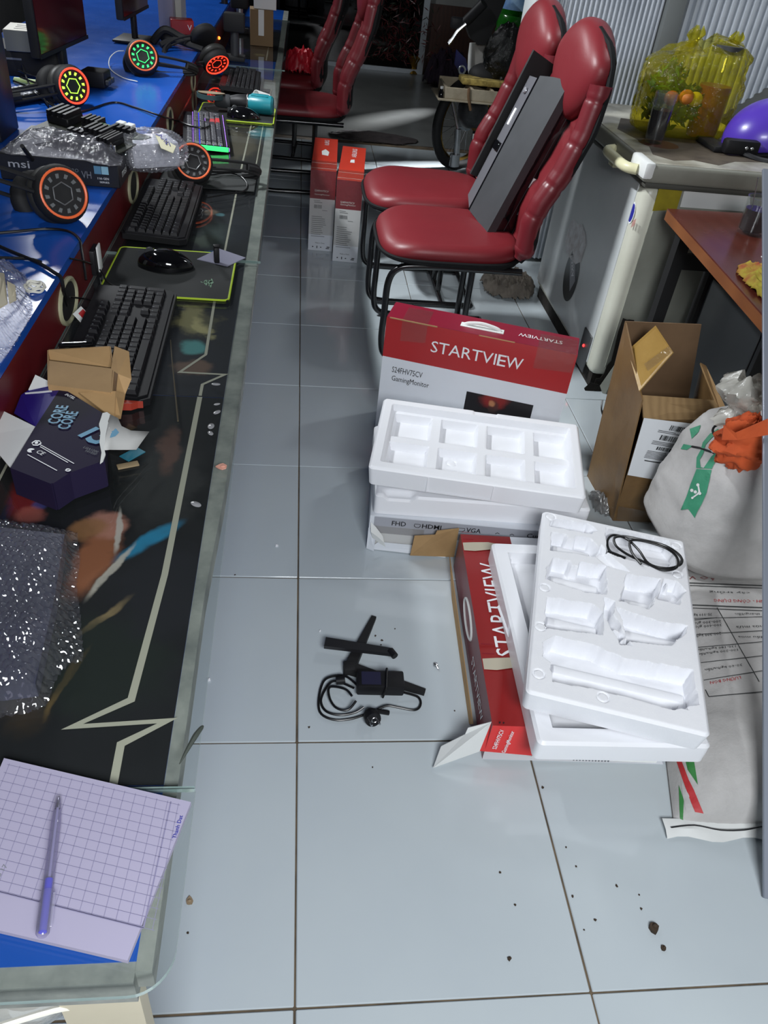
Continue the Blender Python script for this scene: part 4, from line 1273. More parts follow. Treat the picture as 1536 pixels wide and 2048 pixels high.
# ------------------------------------------------------------------ notepad and pen at the near end of the desk
npd = thing('notepad', 'squared notepad sheets lying askew at the near end of the desk', 'notepad', (0, 0, 0))
zp = .706
q = [on_z(*p, zp) for p in ((8, 1516), (382, 1604), (255, 1921), (-125, 1832))]
part('sheets', MB().slab(q[::-1], .006), m_paper, npd)
U_ = (q[1] - q[0]); V_ = (q[3] - q[0])
gmb = MB()
def seg(a, b, w=.0002):
    d = (b - a).normalized(); n_ = Vector((-d.y, d.x, 0)) * w
    z_ = Vector((0, 0, .0004))
    gmb.add([a - n_ + z_, b - n_ + z_, b + n_ + z_, a + n_ + z_], [(0, 1, 2, 3)])
for k in range(17):
    u_ = .04 + .90 * k / 16
    seg(q[0] + U_ * u_ + V_ * .03, q[0] + U_ * u_ + V_ * .80)
for k in range(14):
    v_ = .04 + .76 * k / 13
    seg(q[0] + U_ * .03 + V_ * v_, q[0] + U_ * .95 + V_ * v_)
seg(q[0] + U_ * .03 + V_ * .80, q[0] + U_ * .90 + V_ * .80, .0009)
seg(q[0] + U_ * .90 + V_ * .03, q[0] + U_ * .90 + V_ * .80, .0006)
part('printed_grid', gmb, m_gridline, npd)
text_px('Thanh Dat', (352, 1678), (366, 1632), zp + .0002, I4, npd, m_inkblue, bold=.02)
text_px('B 17', (0, 1755), (16, 1732), zp + .0002, I4, npd, m_inkg)
a, b = on_z(118, 1594, zp + .0075), on_z(84, 1874, zp + .0065)
d = (b - a)
pen = thing('ball_pen', 'clear ball pen with a blue barrel end lying on the notepad', 'pen', M=frame(a, d, (-d.y, d.x, 0)))
Lp = d.length
RX = rot(PI / 2, 'Y')
part('barrel', MB().lathe([(.0009, 0), (.0022, .004), (.0040, .018), (.0046, .03), (.0046, Lp * .93), (.004, Lp * .97)], 14, 0, RX), clear('pen_barrel', (225, 222, 236), 1.45, .05, body=.16, bodycol=(190, 188, 210)), pen)
part('refill', MB().tube([(.006, 0, 0), (Lp * .62, 0, 0)], .0013, 8), mat('refill_tube', (150, 148, 176), .4), pen)
part('ink_tube', MB().tube([(Lp * .62, 0, 0), (Lp * .97, 0, 0)], .0034, 10), mat('blue_barrel', (30, 26, 200), .35), pen)
part('tip', MB().lathe([(0, -.001), (.0008, 0), (.0022, .008), (.0024, .012)], 10, 0, RX), m_steel, pen)
part('cap', MB().lathe([(.0052, Lp * .70), (.0054, Lp * .72), (.0054, Lp * .98), (.0034, Lp * 1.0)], 14, 0, RX), clear('pen_cap', (236, 234, 246), 1.45, .05, body=.08), pen)
part('clip', MB().rbox(Lp * .72, Lp * .95, .0045, .0075, .0, .0016, .0006, seg=1), clear('pen_clip', (236, 234, 246), 1.45, .05, body=.15), pen)

# what hangs under the near desk end
wb_ = thing('plastic_bag', 'crumpled white bag with dark things under the near glass edge', 'bag', (0, 0, 0))
bm_ = MB()
uu = np.linspace(0, 2 * PI, 40, endpoint=False)[None, :]; vv = np.linspace(0, 1, 18)[:, None]
rad = .075 * np.sin(np.clip(vv, .03, 1) * PI * .62 + .3) * (1 + .22 * ridged(np.cos(uu) * 2 + 3, np.sin(uu) * 2 + vv * 3, 4))
bx0 = Vector((-.296, -.120, .50))
bm_.grid(bx0.x + rad * .9 * np.cos(uu), bx0.y + rad * .75 * np.sin(uu), .42 + .19 * vv + 0 * uu, 0, None, True, close=True)
part('film', bm_, m_plasticw, wb_)
part('dark_contents', MB().ball((bx0.x, bx0.y, .48), .035, .025, .045), m_blackm, wb_)
cable('white lead hanging below the near glass edge', [(-.36, -.225, .64), (-.31, -.228, .645), tuple(on_z(130, 2015, .61)), tuple(on_z(200, 2035, .55)), tuple(on_z(260, 2050, .52))], .003, m_cablew)

# ------------------------------------------------------------------ monitor boxes
BL, BT, BH = .59, .118, .40      # length, thickness, height
RED_Z = .267


def carton_faces(mb, L, T, H):
    """box shell standing up: x length, y thickness, z height; materials 0 red, 1 white, 2 top, 3 kraft, 4 purple side"""
    for y, flip in ((0, 1), (T, -1)):
        mb.add([(0, y, 0), (L, y, 0), (L, y, RED_Z), (0, y, RED_Z)], [(0, 1, 2, 3)], 1)
        mb.add([(0, y, RED_Z), (L, y, RED_Z), (L, y, H), (0, y, H)], [(0, 1, 2, 3)], 0)
    for x in (0, L):
        mb.add([(x, 0, 0), (x, T, 0), (x, T, RED_Z), (x, 0, RED_Z)], [(0, 1, 2, 3)], 1)
        mb.add([(x, 0, RED_Z), (x, T, RED_Z), (x, T, H), (x, 0, H)], [(0, 1, 2, 3)], 4)
    mb.add([(0, 0, H), (L, 0, H), (L, T, H), (0, T, H)], [(0, 1, 2, 3)], 2)
    mb.add([(0, 0, 0), (L, 0, 0), (L, T, 0), (0, T, 0)], [(0, 1, 2, 3)], 1)
    return mb


def front_print(o, TFr, screen_pic=True):
    """print on the large face; TFr maps (along, up, out) to the box"""
    text_obj('STARTVI', .205, o, TFr @ tl(.150, .315, .0006), m_inkw, height=.038)
    text_obj('E', .026, o, TFr @ tl(.360, .315, .0006), m_inkw, height=.038, bold=.02)
    text_obj('W', .052, o, TFr @ tl(.386, .315, .0006), m_inkw, height=.038)
    text_obj('S24FHV75CV', .100, o, TFr @ tl(.036, .218, .0006), m_ink, height=.020)
    text_obj('GamingMonitor', .124, o, TFr @ tl(.038, .188, .0006), m_ink, height=.024)
    if screen_pic:
        part('printed_screen', printlines([(.285, .50, .06, .205)], .0006), mat('picture_black', (18, 14, 16), .25, spots=[(.375, .19, .05, .03, .1, (130, 30, 26), .95, .04), (.378, .17, .02, .025, .1, (60, 40, 34), .8, .03), (.37, .18, .012, .012, .1, (200, 140, 96), .7, .02)]), o, TFr)


m_pic = None
sv = thing('monitor_box', 'upright red and white monitor box with a white carry handle on top', 'box', M=frame((.2565, 1.746, .001), (.559, -.190, 0), (.19, .559, 0)))
sh = carton_faces(MB(), BL, BT, BH)
part('carton', sh, [m_boxred, m_boxwhite, m_boxtop, m_kraft, m_boxred], sv)
front_print(sv, frame((0, 0, 0), (1, 0, 0), (0, 0, 1)))
part('top_flap', MB().slab([(0.001, .0, BH + .001), (BL, .0, BH + .0012), (BL - .002, BT * .98, BH + .003), (.002, BT * .98, BH + .003)], .0016), m_boxtop, sv)
part('torn_edge', MB().box(.01, .16, -.0012, .001, BH - .002, BH + .0015).box(.29, .40, -.0012, .001, BH - .0015, BH + .0012), m_kraft, sv)
part('carry_handle', MB().tube(spline([(.235, .050, BH + .002), (.25, .050, BH + .010), (.29, .050, BH + .016), (.335, .050, BH + .010), (.35, .050, BH + .002)], 5), .0055, 8).rbox(.225, .36, .036, .064, BH + .001, BH + .004, .001, seg=1), m_paperw, sv)
TT = frame((0, 0, BH + .0036), (-1, 0, 0), (0, -1, 0))
text_obj('STARTVIEW', .135, sv, TT @ tl(-.540, -.066, 0), m_inkw, height=.022)
for x0, x1 in ((.05, .13), (.47, .585)):
    part('clear_tape', MB().grid(*[np.array(a) for a in ([[x0, x1]] * 5, [[.09, .095], [.05, .05], [0.0, .0], [-.001, -.001], [-.001, -.001]], [[BH + .0042] * 2, [BH + .0044] * 2, [BH + .0022] * 2, [BH - .03] * 2, [BH - .07, BH - .06]])]), m_tapew, sv)

fb = thing('monitor_box', 'white monitor box lying flat under the eight pocket tray stack', 'box',
           M=frame((.188, 1.121, .001), (.9945, -.105, 0), (.105, .9945, 0)))
fbb = MB()
L, D, H = .59, .40, .118
fbb.add([(0, 0, 0), (L, 0, 0), (L, 0, H), (0, 0, H)], [(0, 1, 2, 3)], 0)
fbb.add([(0, D, 0), (L, D, 0), (L, D, H), (0, D, H)], [(0, 1, 2, 3)], 0)
fbb.add([(0, 0, 0), (0, D, 0), (0, D, H), (0, 0, H)], [(0, 1, 2, 3)], 0)
fbb.add([(L, 0, 0), (L, D, 0), (L, D, H), (L, 0, H)], [(0, 1, 2, 3)], 0)
fbb.add([(0, 0, H), (L, 0, H), (L, D, H), (0, D, H)], [(0, 1, 2, 3)], 0)
fbb.add([(0, 0, 0), (L, 0, 0), (L, D, 0), (0, D, 0)], [(0, 1, 2, 3)], 0)
part('carton', fbb, m_boxwhite, fb)
TF = frame((0, -.0008, 0), (1, 0, 0), (0, 0, 1))
m_strip = mat('box_shaded_strip', (168, 170, 178), .45, var=(8, .3, (150, 152, 162)))
part('shade_band', printlines([(.012, .588, .060, .116)], .0004), m_strip, fb, TF)  # shadow of the foam above, painted as grey on the white face
text_obj('FHD', .038, fb, TF @ tl(.060, .092, .0016), m_ink, height=.0155, bold=.02)
text_obj('HDMI', .052, fb, TF @ tl(.142, .092, .0016), m_ink, height=.0145, bold=.03)
text_obj('VGA', .040, fb, TF @ tl(.262, .092, .0016), m_ink, height=.0155, bold=.03)
text_obj('Curved', .066, fb, TF @ tl(.428, .092, .0016), m_ink, height=.0155, bold=.02)
ic = MB()
for cx_, w_ in ((.129, .016), (.247, .022)):
    ic.tube([(cx_ - w_ / 2, .096, .0014), (cx_ - w_ / 2, .103, .0014), (cx_ + w_ / 2, .103, .0014), (cx_ + w_ / 2, .096, .0014), (cx_ + w_ / 4, .092, .0014), (cx_ - w_ / 4, .092, .0014)], .0009, 4, closed=True)
for cx_ in (.342, .382):
    ic.tube([(cx_, .095, .0014), (cx_ + .005, .099, .0014), (cx_ + .011, .096, .0014)], .001, 4)
part('printed_icon', ic, m_ink, fb, TF)
# torn front-left corner: peeled white corner flap, the open edge below the band and clear film
part('corner_flap', MB().slab([(-.001, -.002, .001), (.02, -.012, .002), (.02, -.006, .058), (-.001, -.002, .075)], .0016), m_boxwhite, fb)
part('lower_flap', MB().slab([(.006, -.004, .002), (.22, -.012, .002), (.20, -.006, .030), (.03, -.004, .030)], .0016), m_boxwhite, fb)
part('peeled_skin', MB().grid(*[np.array(a) for a in ([[.003, .018, .040], [.006, .026, .046], [.012, .032, .052]], [[-.004, -.006, -.004], [-.012, -.014, -.01], [-.006, -.008, -.005]], [[.098, .084, .052], [.07, .056, .034], [.045, .03, .014]])]), m_paperw, fb)
part('clear_tape', printlines([(.005, .15, .01, .085)], .0012), m_tapew, fb, TF)

# ------------------------------------------------------------------ foam trays as height fields with real pockets
def tray(o, name, sx, sy, h, depth_fun, mtl, n=(150, 90), r=.012, flare=.0, label=None):
    nx, ny = n
    xs = np.linspace(0, sx, nx); ys = np.linspace(0, sy, ny)
    X, Yv = np.meshgrid(xs, ys)
    D = depth_fun(X, Yv)
    ex = np.minimum(np.minimum(X, sx - X), np.minimum(Yv, sy - Yv))
    rd = .006 * (1 - sst(0, .008, ex)) ** 2
    Z = h - D - rd
    # rounded plan corners
    for cx, cy, qx, qy in ((r, r, -1, -1), (sx - r, r, 1, -1), (sx - r, sy - r, 1, 1), (r, sy - r, -1, 1)):
        mk = ((X - cx) * qx > 0) & ((Yv - cy) * qy > 0)
        dx, dy = X - cx, Yv - cy
        dd = np.maximum(np.abs(dx), np.abs(dy)); rr = np.sqrt(dx * dx + dy * dy) + 1e-9
        k = np.where(mk, dd / rr, 1)
        X = np.where(mk, cx + dx * k, X); Yv = np.where(mk, cy + dy * k, Yv)
    mb = MB().grid(X, Yv, Z, 0, None, True)
    per = [(0, i) for i in range(nx)] + [(j, nx - 1) for j in range(1, ny)] + [(ny - 1, i) for i in range(nx - 2, -1, -1)] + [(j, 0) for j in range(ny - 2, 0, -1)]
    top = [(X[j, i], Yv[j, i], Z[j, i]) for j, i in per]
    k = len(top)
    cx, cy = sx / 2, sy / 2
    bot = [(x + (cx - x) * flare, y + (cy - y) * flare, 0) for x, y, z in top]
    mb.add(top + bot, [(i, (i + 1) % k, k + (i + 1) % k, k + i) for i in range(k)] + [tuple(range(2 * k - 1, k - 1, -1))], 0, None, True)
    return part(name, mb, mtl, o, None, label)


def rect_sdf(X, Yv, x0, x1, y0, y1, r=.006):
    dx = np.abs(X - (x0 + x1) / 2) - (x1 - x0) / 2 + r; dy = np.abs(Yv - (y0 + y1) / 2) - (y1 - y0) / 2 + r
    return np.sqrt(np.maximum(dx, 0) ** 2 + np.maximum(dy, 0) ** 2) + np.minimum(np.maximum(dx, dy), 0) - r


def eight_pockets(X, Yv):
    w, d = .562, .330
    D = .020 * sst(.0, -.006, rect_sdf(X, Yv, .028, w - .026, .030, d - .028))
    xs = [(.038, .148), (.172, .280), (.302, .410), (.434, .530)]
    ys = [(.040, .150), (.176, .286)]
    for a in xs:
        for b in ys:
            D = D + .024 * sst(.0, -.009, rect_sdf(X, Yv, a[0], a[1], b[0], b[1], .004))
    # moulded mark in the second near pocket
    c = np.abs(np.sqrt((X - .214) ** 2 + (Yv - .122) ** 2) - .012)
    D = D + .0028 * sst(.003, .001, c) + .0028 * sst(.0, -.002, rect_sdf(X, Yv, .196, .234, .080, .092, .001))
    # shallow steps in the rim
    D = D + .003 * sst(.0, -.003, rect_sdf(X, Yv, .26, .33, d - .026, d + .01, .001))
    return D


lowA = thing('foam_tray', 'plain white foam tray lying directly on the flat box under the eight pocket tray', 'foam tray', M=frame((.196, 1.128, .1205), (.998, -.062, -.004), (.062, .998, 0)))
tray(lowA, 'foam', .585, .345, .062, lambda X, Yv: .030 * sst(0, -.02, rect_sdf(X, Yv, .05, .535, .05, .295)) + .012 * sst(.01, -.004, rect_sdf(X, Yv, .03, .10, -.01, .02)), m_foam2, (90, 56))
topA = thing('foam_tray', 'white foam tray with eight square pockets tilted on the far stack', 'foam tray', M=frame((.172, 1.140, .208), (.979, -.200, .012), (.200, .979, .055)))
tray(topA, 'foam', .562, .330, .058, eight_pockets, m_foam2, (190, 120), flare=.015)
st = MB()
st.box(.155, .158, -.0012, .0008, .004, .050).box(.325, .328, -.0012, .0008, .004, .050).box(.155, .328, -.0010, .0006, .003, .006)
part('moulded_seam', st, m_foam2, topA)

# ------------------------------------------------------------------ opened box lying on its face with two trays
ob = thing('monitor_box', 'opened red monitor box lying on its face with a white flap towards the camera', 'box',
           M=frame((.393, .452, .001), (.9988, -.0496, 0), (.0496, .9988, 0)))
L, D, H = .40, .60, .118
obm = MB()
obm.add([(0, 0, 0), (0, D, 0), (0, D, H), (0, 0, H)], [(0, 1, 2, 3)], 4)          # the side with the handle
obm.add([(L, 0, 0), (L, D, 0), (L, D, H), (L, 0, H)], [(0, 1, 2, 3)], 1)
obm.add([(0, 0, H), (.133, 0, H), (.133, D, H), (0, D, H)], [(0, 1, 2, 3)], 0)
obm.add([(.133, 0, H), (L, 0, H), (L, D, H), (.133, D, H)], [(0, 1, 2, 3)], 1)
obm.add([(0, 0, 0), (L, 0, 0), (L, D, 0), (0, D, 0)], [(0, 1, 2, 3)], 1)
obm.add([(0, D, 0), (L, D, 0), (L, D, H), (0, D, H)], [(0, 1, 2, 3)], 1)
obm.add([(0, .035, 0), (L, .035, 0), (L, .035, H), (0, .035, H)], [(0, 1, 2, 3)], 3)
m_redd = mat('box_deep_red_print', (146, 34, 34), .3, var=(6, .4, (130, 30, 30)))
part('carton', obm, [m_redd, m_boxwhite, m_boxtop, m_kraft, m_boxpurple], ob)
TB = frame((0, 0, H), (0, 1, 0), (-1, 0, 0))
text_obj('STARTVIEW', .305, ob, TB @ tl(.185, -.084, .0006), m_inkw, height=.048)
TS = frame((0, 0, 0), (0, -1, 0), (0, 0, 1))
text_obj('STARTVIEW', .17, ob, TS @ tl(-.235, .035, .0006), m_inkw, height=.026)
part('handle_ring', MB().tube([(0, .065 * math.cos(a), .026 * math.sin(a)) for a in np.linspace(0, 2 * PI, 24, endpoint=False)], .0035, 6, closed=True), m_paperw, ob, tl(-.001, .345, .066))
# flaps at the near end
w1 = [Vector((-.002, -.002, .118)), Vector((.13, -.004, .117)), Vector((.14, -.045, .020)), Vector((.005, -.04, .022))]
toL = ob.matrix_world.inverted()
fl_pts = [toL @ on_z(983, 1443, .118), toL @ on_z(1051, 1447, .117), toL @ on_z(1072, 1512, .03), toL @ on_z(959, 1502, .03)]
part('red_flap', MB().slab(fl_pts[::-1], .002), mat('flap_bright_red', (214, 52, 52), .4), ob, None, 'bright red flap')
wh = [toL @ on_z(983, 1443, .117), toL @ on_z(959, 1502, .031), toL @ on_z(866, 1535, .008), toL @ on_z(882, 1492, .03), toL @ on_z(930, 1468, .07), toL @ on_z(936, 1455, .085)]
part('white_flap', MB().slab(wh, .002), m_paperw, ob, None, 'white flap')
u3 = (fl_pts[3] - fl_pts[0]); r3 = (fl_pts[1] - fl_pts[0])
Tf = frame(fl_pts[0] + u3 * .90 + r3 * .44 + Vector((0, -.002, .001)), -u3, Vector(fl_pts[0] - fl_pts[1]))
text_obj('S24FHV75CV', .058, ob, Tf @ tl(.004, 0, .0024), m_inkw, height=.0095, bold=.02)
text_obj('GamingMonitor', .066, ob, Tf @ tl(-.004, -.022, .0024), m_inkw, height=.0115, bold=.02)
part('printed_mark', printlines([(.076, .084, .014, .017), (.076, .084, .006, .009)], .0026), m_ink, ob, Tf)
lo = [toL @ on_z(1072, 1506, .035), toL @ on_z(1320, 1513, .012), toL @ on_z(1312, 1526, .002), toL @ on_z(1062, 1514, .02)]
part('lower_flap', MB().slab(lo[::-1], .0016), m_paperw, ob)
tk = MB()
for k in range(12):
    a = toL @ on_z(1150 + k * 6.3, 1510 + k * .25, .030)
    tk.box(a.x - .0012, a.x + .0012, a.y - .004, a.y - .002, .014, .026)
part('printed_tick', tk, m_inkg, ob)
bf = [toL @ on_z(918, 1056, .118), toL @ on_z(908, 1113, .004), toL @ on_z(820, 1110, .012), toL @ on_z(829, 1071, .085), toL @ on_z(870, 1069, .095), toL @ on_z(874, 1061, .108)]
part('brown_flap', MB().slab(bf, .002), m_kraft, ob, None, 'brown inside of the end flap')
part('folded_edge', MB().slab([toL @ on_z(900, 1112, .03), toL @ on_z(947, 1448, .02), toL @ on_z(940, 1448, .001), toL @ on_z(905, 1200, .001)], .002), m_kraft, ob)
for y0_ in (.155, .545):
    tp_ = MB().grid(*[np.array(a) for a in ([[.002, .002], [.03, .03], [.065, .07], [.10, .105]], [[y0_ - .01, y0_ + .02], [y0_ - .012, y0_ + .022], [y0_ - .004, y0_ + .026], [y0_ + .002, y0_ + .018]], [[H + .001] * 2, [H + .0025] * 2, [H + .002] * 2, [H + .003] * 2])])
    part('torn_tape', tp_, mat('torn_tape_paper', (186, 178, 158), .6), ob)
    for k in range(2):
        part('cut_slot', MB().box(.004, .032, y0_ + .035 + .028 * k, y0_ + .0365 + .028 * k, H + .0002, H + .0006), m_boxmaroon, ob)

Lo = on_z(1064, 1500, .118)
lowB = thing('foam_tray', 'plain white foam tray resting on the opened red box under the moulded tray', 'foam tray', M=frame((.458, .372, .1205), (.9985, -.035, 0), (.035, .9985, 0)))
tray(lowB, 'foam', .352, .590, .052, lambda X, Yv: .026 * sst(0, -.012, rect_sdf(X, Yv, .036, .316, .036, .554)) + .004 * sst(0, -.006, rect_sdf(X, Yv, .05, .30, .06, .53)), m_foam2, (60, 96))
cut_ = MB().slab([(-.001, .30, .02), (-.03, .34, .075), (-.026, .345, .075), (.002, .31, .02)], .002)
part('snapped_strip', cut_, m_foam2, lowB)

POK = {
 'near': [(0.027, 0.14), (0.05, 0.164), (0.126, 0.165), (0.193, 0.147), (0.334, 0.16), (0.338, 0.073), (0.291, 0.045), (0.127, 0.049), (0.052, 0.041), (0.044, 0.089), (0.029, 0.099)],
 'lm': [(0.027, 0.275), (0.125, 0.287), (0.152, 0.27), (0.149, 0.201), (0.026, 0.182)],
 'lu': [(0.034, 0.412), (0.075, .414), (.078, .400), (.095, .402), (.098, .418), (0.16, 0.425), (0.16, 0.346), (0.158, 0.327), (0.114, 0.32), (0.022, 0.333), (0.021, 0.372)],
 'tl': [(0.018, 0.560), (0.115, 0.572), (0.137, 0.551), (0.124, 0.535), (0.02, 0.526)],
 'tl2': [(0.027, 0.506), (0.062, 0.509), (.064, .494), (.082, .496), (.085, .513), (.12, .516), (0.143, 0.487), (0.132, 0.450), (0.027, 0.438)],
 'ru': [(0.206, 0.412), (0.285, 0.421), (0.285, 0.392), (0.253, 0.31), (0.187, 0.318), (0.2, 0.37)],
 'rs': [(0.292, 0.424), (0.325, 0.427), (0.340, 0.399), (0.322, 0.348), (0.273, 0.349)],
 'rm': [(0.179, 0.293), (0.278, 0.278), (0.333, 0.287), (0.330, 0.262), (0.293, 0.215), (0.201, 0.200), (0.195, 0.254)],
 'cable': [(0.158, 0.570), (0.311, 0.572), (0.330, 0.529), (0.320, 0.472), (0.279, 0.455), (0.197, 0.470), (0.16, 0.477)],
 'ch': [(0.155, 0.316), (0.177, 0.315), (0.174, 0.269), (0.211, 0.189), (0.189, 0.182), (0.154, 0.254)],
 'r1': [(0.301, 0.094), (0.318, 0.096), (0.315, 0.052), (0.29, 0.052)],
 'diag': [(0.128, 0.459), (0.16, 0.425), (0.217, 0.421), (0.173, 0.461), (0.147, 0.499)],
}
PD = dict(near=.042, lm=.040, lu=.036, tl=.026, tl2=.034, ru=.042, rs=.030, rm=.040, cable=.034, ch=.028, r1=.052, diag=.016)


def moulded(X, Yv):
    D = np.zeros(X.shape)
    wx = X + .005 * (vnoise(X * 70, Yv * 70, 3) - .5); wy = Yv + .005 * (vnoise(X * 70, Yv * 70, 9) - .5)
    for k, p in POK.items():
        D = np.maximum(D, 1.08 * PD[k] * sst(.001, -.005, poly_sdf(p, wx, wy)))
    # half round saddles standing in the pockets
    for x0, x1, y0, h in ((.03, .15, .235, .014), (.20, .28, .345, .020), (.20, .32, .245, .018), (.05, .33, .105, .012), (.03, .15, .365, .014), (.03, .13, .475, .014)):
        m_ = sst(.0, -.008, rect_sdf(X, Yv, x0, x1, y0 - .018, y0 + .018, .002))
        D = np.where(D > .015, D - h * m_ * np.sqrt(np.clip(1 - ((Yv - y0) / .02) ** 2, 0, 1)), D)
    # stub teeth on the partition in the middle
    for cx, cy, a, w, d in ((.228, .437, .5, .012, .024), (.262, .440, -.5, .012, .022), (.196, .452, .9, .012, .03), (.205, .165, -.5, .014, .022), (.235, .160, .4, .012, .018), (.182, .225, .9, .012, .02), (.196, .205, -.7, .010, .02), (.288, .300, .6, .010, .02), (.302, .415, .2, .008, .014)):
        ca, sa = math.cos(a), math.sin(a)
        u, v = (X - cx) * ca + (Yv - cy) * sa, -(X - cx) * sa + (Yv - cy) * ca
        D = D * (1 - .85 * sst(.002, -.004, rect_sdf(u, v, -w / 2, w / 2, -d / 2, d / 2, .003))) 
    # ring marks
    for cx, cy in ((0.021, 0.568), (0.332, 0.560), (0.326, 0.452), (0.020, 0.305), (0.018, 0.182), (0.022, 0.052), (0.15, 0.032)):
        rr = np.sqrt((X - cx) ** 2 + (Yv - cy) ** 2)
        D = np.where(rr < .014, np.minimum(D, .002), D)
        D = D + .0028 * sst(.0024, .0008, np.abs(rr - .0112)) * (rr < .02)
    return D


topB = thing('foam_tray', 'white moulded foam tray with deep cut recesses on the near stack', 'foam tray', M=frame((.436, .447, .178), (.956, -.293, -.008), (.235, .972, .012)))
tray(topB, 'foam', .355, .588, .058, moulded, m_foam, (210, 330), flare=.02)
cab = MB()
TBm = topB.matrix_world
def tb_(x, y, z):
    return TBm @ Vector((x, y, z))
loop = [(.20, .47, .055), (.17, .49, .052), (.165, .53, .05), (.18, .555, .052), (.21, .54, .06), (.235, .50, .066), (.26, .465, .06), (.30, .46, .062), (.335, .485, .064), (.335, .52, .062), (.30, .545, .062), (.24, .545, .064), (.20, .545, .062), (.178, .53, .062),
        (.185, .505, .058), (.215, .485, .056), (.25, .47, .058), (.29, .450, .062), (.322, .465, .067), (.326, .505, .066), (.30, .53, .067), (.245, .535, .069), (.215, .525, .067), (.22, .49, .062), (.24, .455, .062)]
cab.tube(spline([tb_(*p) for p in loop], 6), .0031, 8)
cbl = thing('cable_coil', 'black cable coil lying in the moulded foam tray', 'cable', (0, 0, 0))
part('lead', cab, m_copper, cbl)
part('connector', MB().tube([tb_(.165, .485, .052), tb_(.205, .468, .056)], .0055, 8), m_copper, cbl)

# ------------------------------------------------------------------ two boxes standing on end near the left chair
def end_box(label, loc, rz, tear):
    o = thing('monitor_box', label, 'box', loc, rz, None)
    w, d, h = .120, .60, .380
    mb = MB()
    mb.add([(0, 0, 0), (w, 0, 0), (w, 0, .250), (0, 0, .250)], [(0, 1, 2, 3)], 1)
    mb.add([(0, 0, .250), (w, 0, .250), (w, 0, h), (0, 0, h)], [(0, 1, 2, 3)], 0)
    mb.add([(0, d, 0), (w, d, 0), (w, d, h), (0, d, h)], [(0, 1, 2, 3)], 1)
    for x in (0, w):
        mb.add([(x, 0, 0), (x, d, 0), (x, d, .250), (x, 0, .250)], [(0, 1, 2, 3)], 1)
        mb.add([(x, 0, .250), (x, d, .250), (x, d, h), (x, 0, h)], [(0, 1, 2, 3)], 2)
    mb.add([(0, 0, h), (w, 0, h), (w, d, h), (0, d, h)], [(0, 1, 2, 3)], 2)
    mb.add([(0, 0, 0), (w, 0, 0), (w, d, 0), (0, d, 0)], [(0, 1, 2, 3)], 1)
    part('carton', mb, [m_boxmaroon, m_boxwhite, m_boxorange], o)
    TF = frame((0, -.0008, 0), (1, 0, 0), (0, 0, 1))
    text_obj('S24FHV75CV', .066, o, TF @ tl(.022, .283 - tear * .006, 0), m_inkw, height=.009)
    text_obj('GamingMonitor', .072, o, TF @ tl(.022, .268, 0), m_inkw, height=.008)
    bars = []
    x = .022
    while x < .058:
        w_ = random.choice((.0008, .0014, .002)); bars.append((x, x + w_, .205, .222)); x += w_ + random.choice((.0008, .0016))
    tx = []
    for k in range(11):
        tx.append((.012, .012 + .075 * (.6 + .4 * rng.rand()), .165 - k * .0095, .1675 - k * .0095))
    tx += [(.022, .06, .232, .2345), (.02, .05, .240, .242), (.062, .086, .196, .198)]
    part('printed_text', printlines(bars + tx, .0002), m_inkg, o, TF)
    text_obj('Made in China', .045, o, TF @ tl(.035, .036, 0), m_ink, height=.0055)
    ic = [(.020, .026, .016, .021), (.042, .046, .012, .024), (.060, .066, .016, .020), (.088, .104, .012, .016), (.092, .106, .019, .023)]
    part('printed_icon', printlines(ic, .0002), m_ink, o, TF)
    TT = frame((0, 0, h), (0, -1, 0), (1, 0, 0))
    text_obj('STARTVIEW' if tear else 'STARTVI', .16 if tear else .10, o, TT @ tl(-.56, .052, .0006), m_inkw, height=.024)
    part('torn_patch', MB().add([(.045, .27, h + .0006), (.075, .26, h + .0006), (.08, .33, h + .0006), (.06, .38, h + .0006), (.042, .34, h + .0006)] if not tear else [(.048, .30, h + .0006), (.07, .30, h + .0006), (.068, .36, h + .0006), (.05, .35, h + .0006)], [(0, 1, 2, 3, 4)] if not tear else [(0, 1, 2, 3)]), m_paperw, o)
    tape = MB()
    ys_ = np.linspace(.15, 0, 6)
    gx = np.array([[-.001, w + .001]] * 14)
    prof = [(.16, h + .0012), (.10, h + .0015), (.04, h + .0012), (-.0015, h + .0012), (-.0018, h - .02), (-.0016, h - .05), (-.002, h - .075), (-.0018, h - .10), (-.0025, h - .12), (-.0016, h - .14), (-.0024, h - .16), (-.002, h - .2), (-.0024, h - .25), (-.0015, h - .3)]
    n_ = 30
    gx = np.linspace(-.001, w + .001, n_)[None, :] * np.ones((len(prof), 1))
    gy = np.array([[p[0]] * n_ for p in prof]) - .0012 * np.array([[fbm(np.array(i * .9), np.array(j * .7), 4) for i in range(n_)] for j in range(len(prof))])
    gz = np.array([[p[1]] * n_ for p in prof])
    tape.grid(gx, gy, gz)
    part('clear_tape', tape, m_tapew, o)
    for yy in (.03, .12):
        part('fold_line', MB().box(0, w, yy, yy + .002, h + .0004, h + .0012), m_paperw, o)
    return o


end_box('narrow monitor box on end with a torn white patch, left one by the desk', (.036, 3.350, .001), -.045, 0)
end_box('narrow monitor box on end with whole lettering, right one by the red seats', (.154, 3.225, .001), -.085, 1)

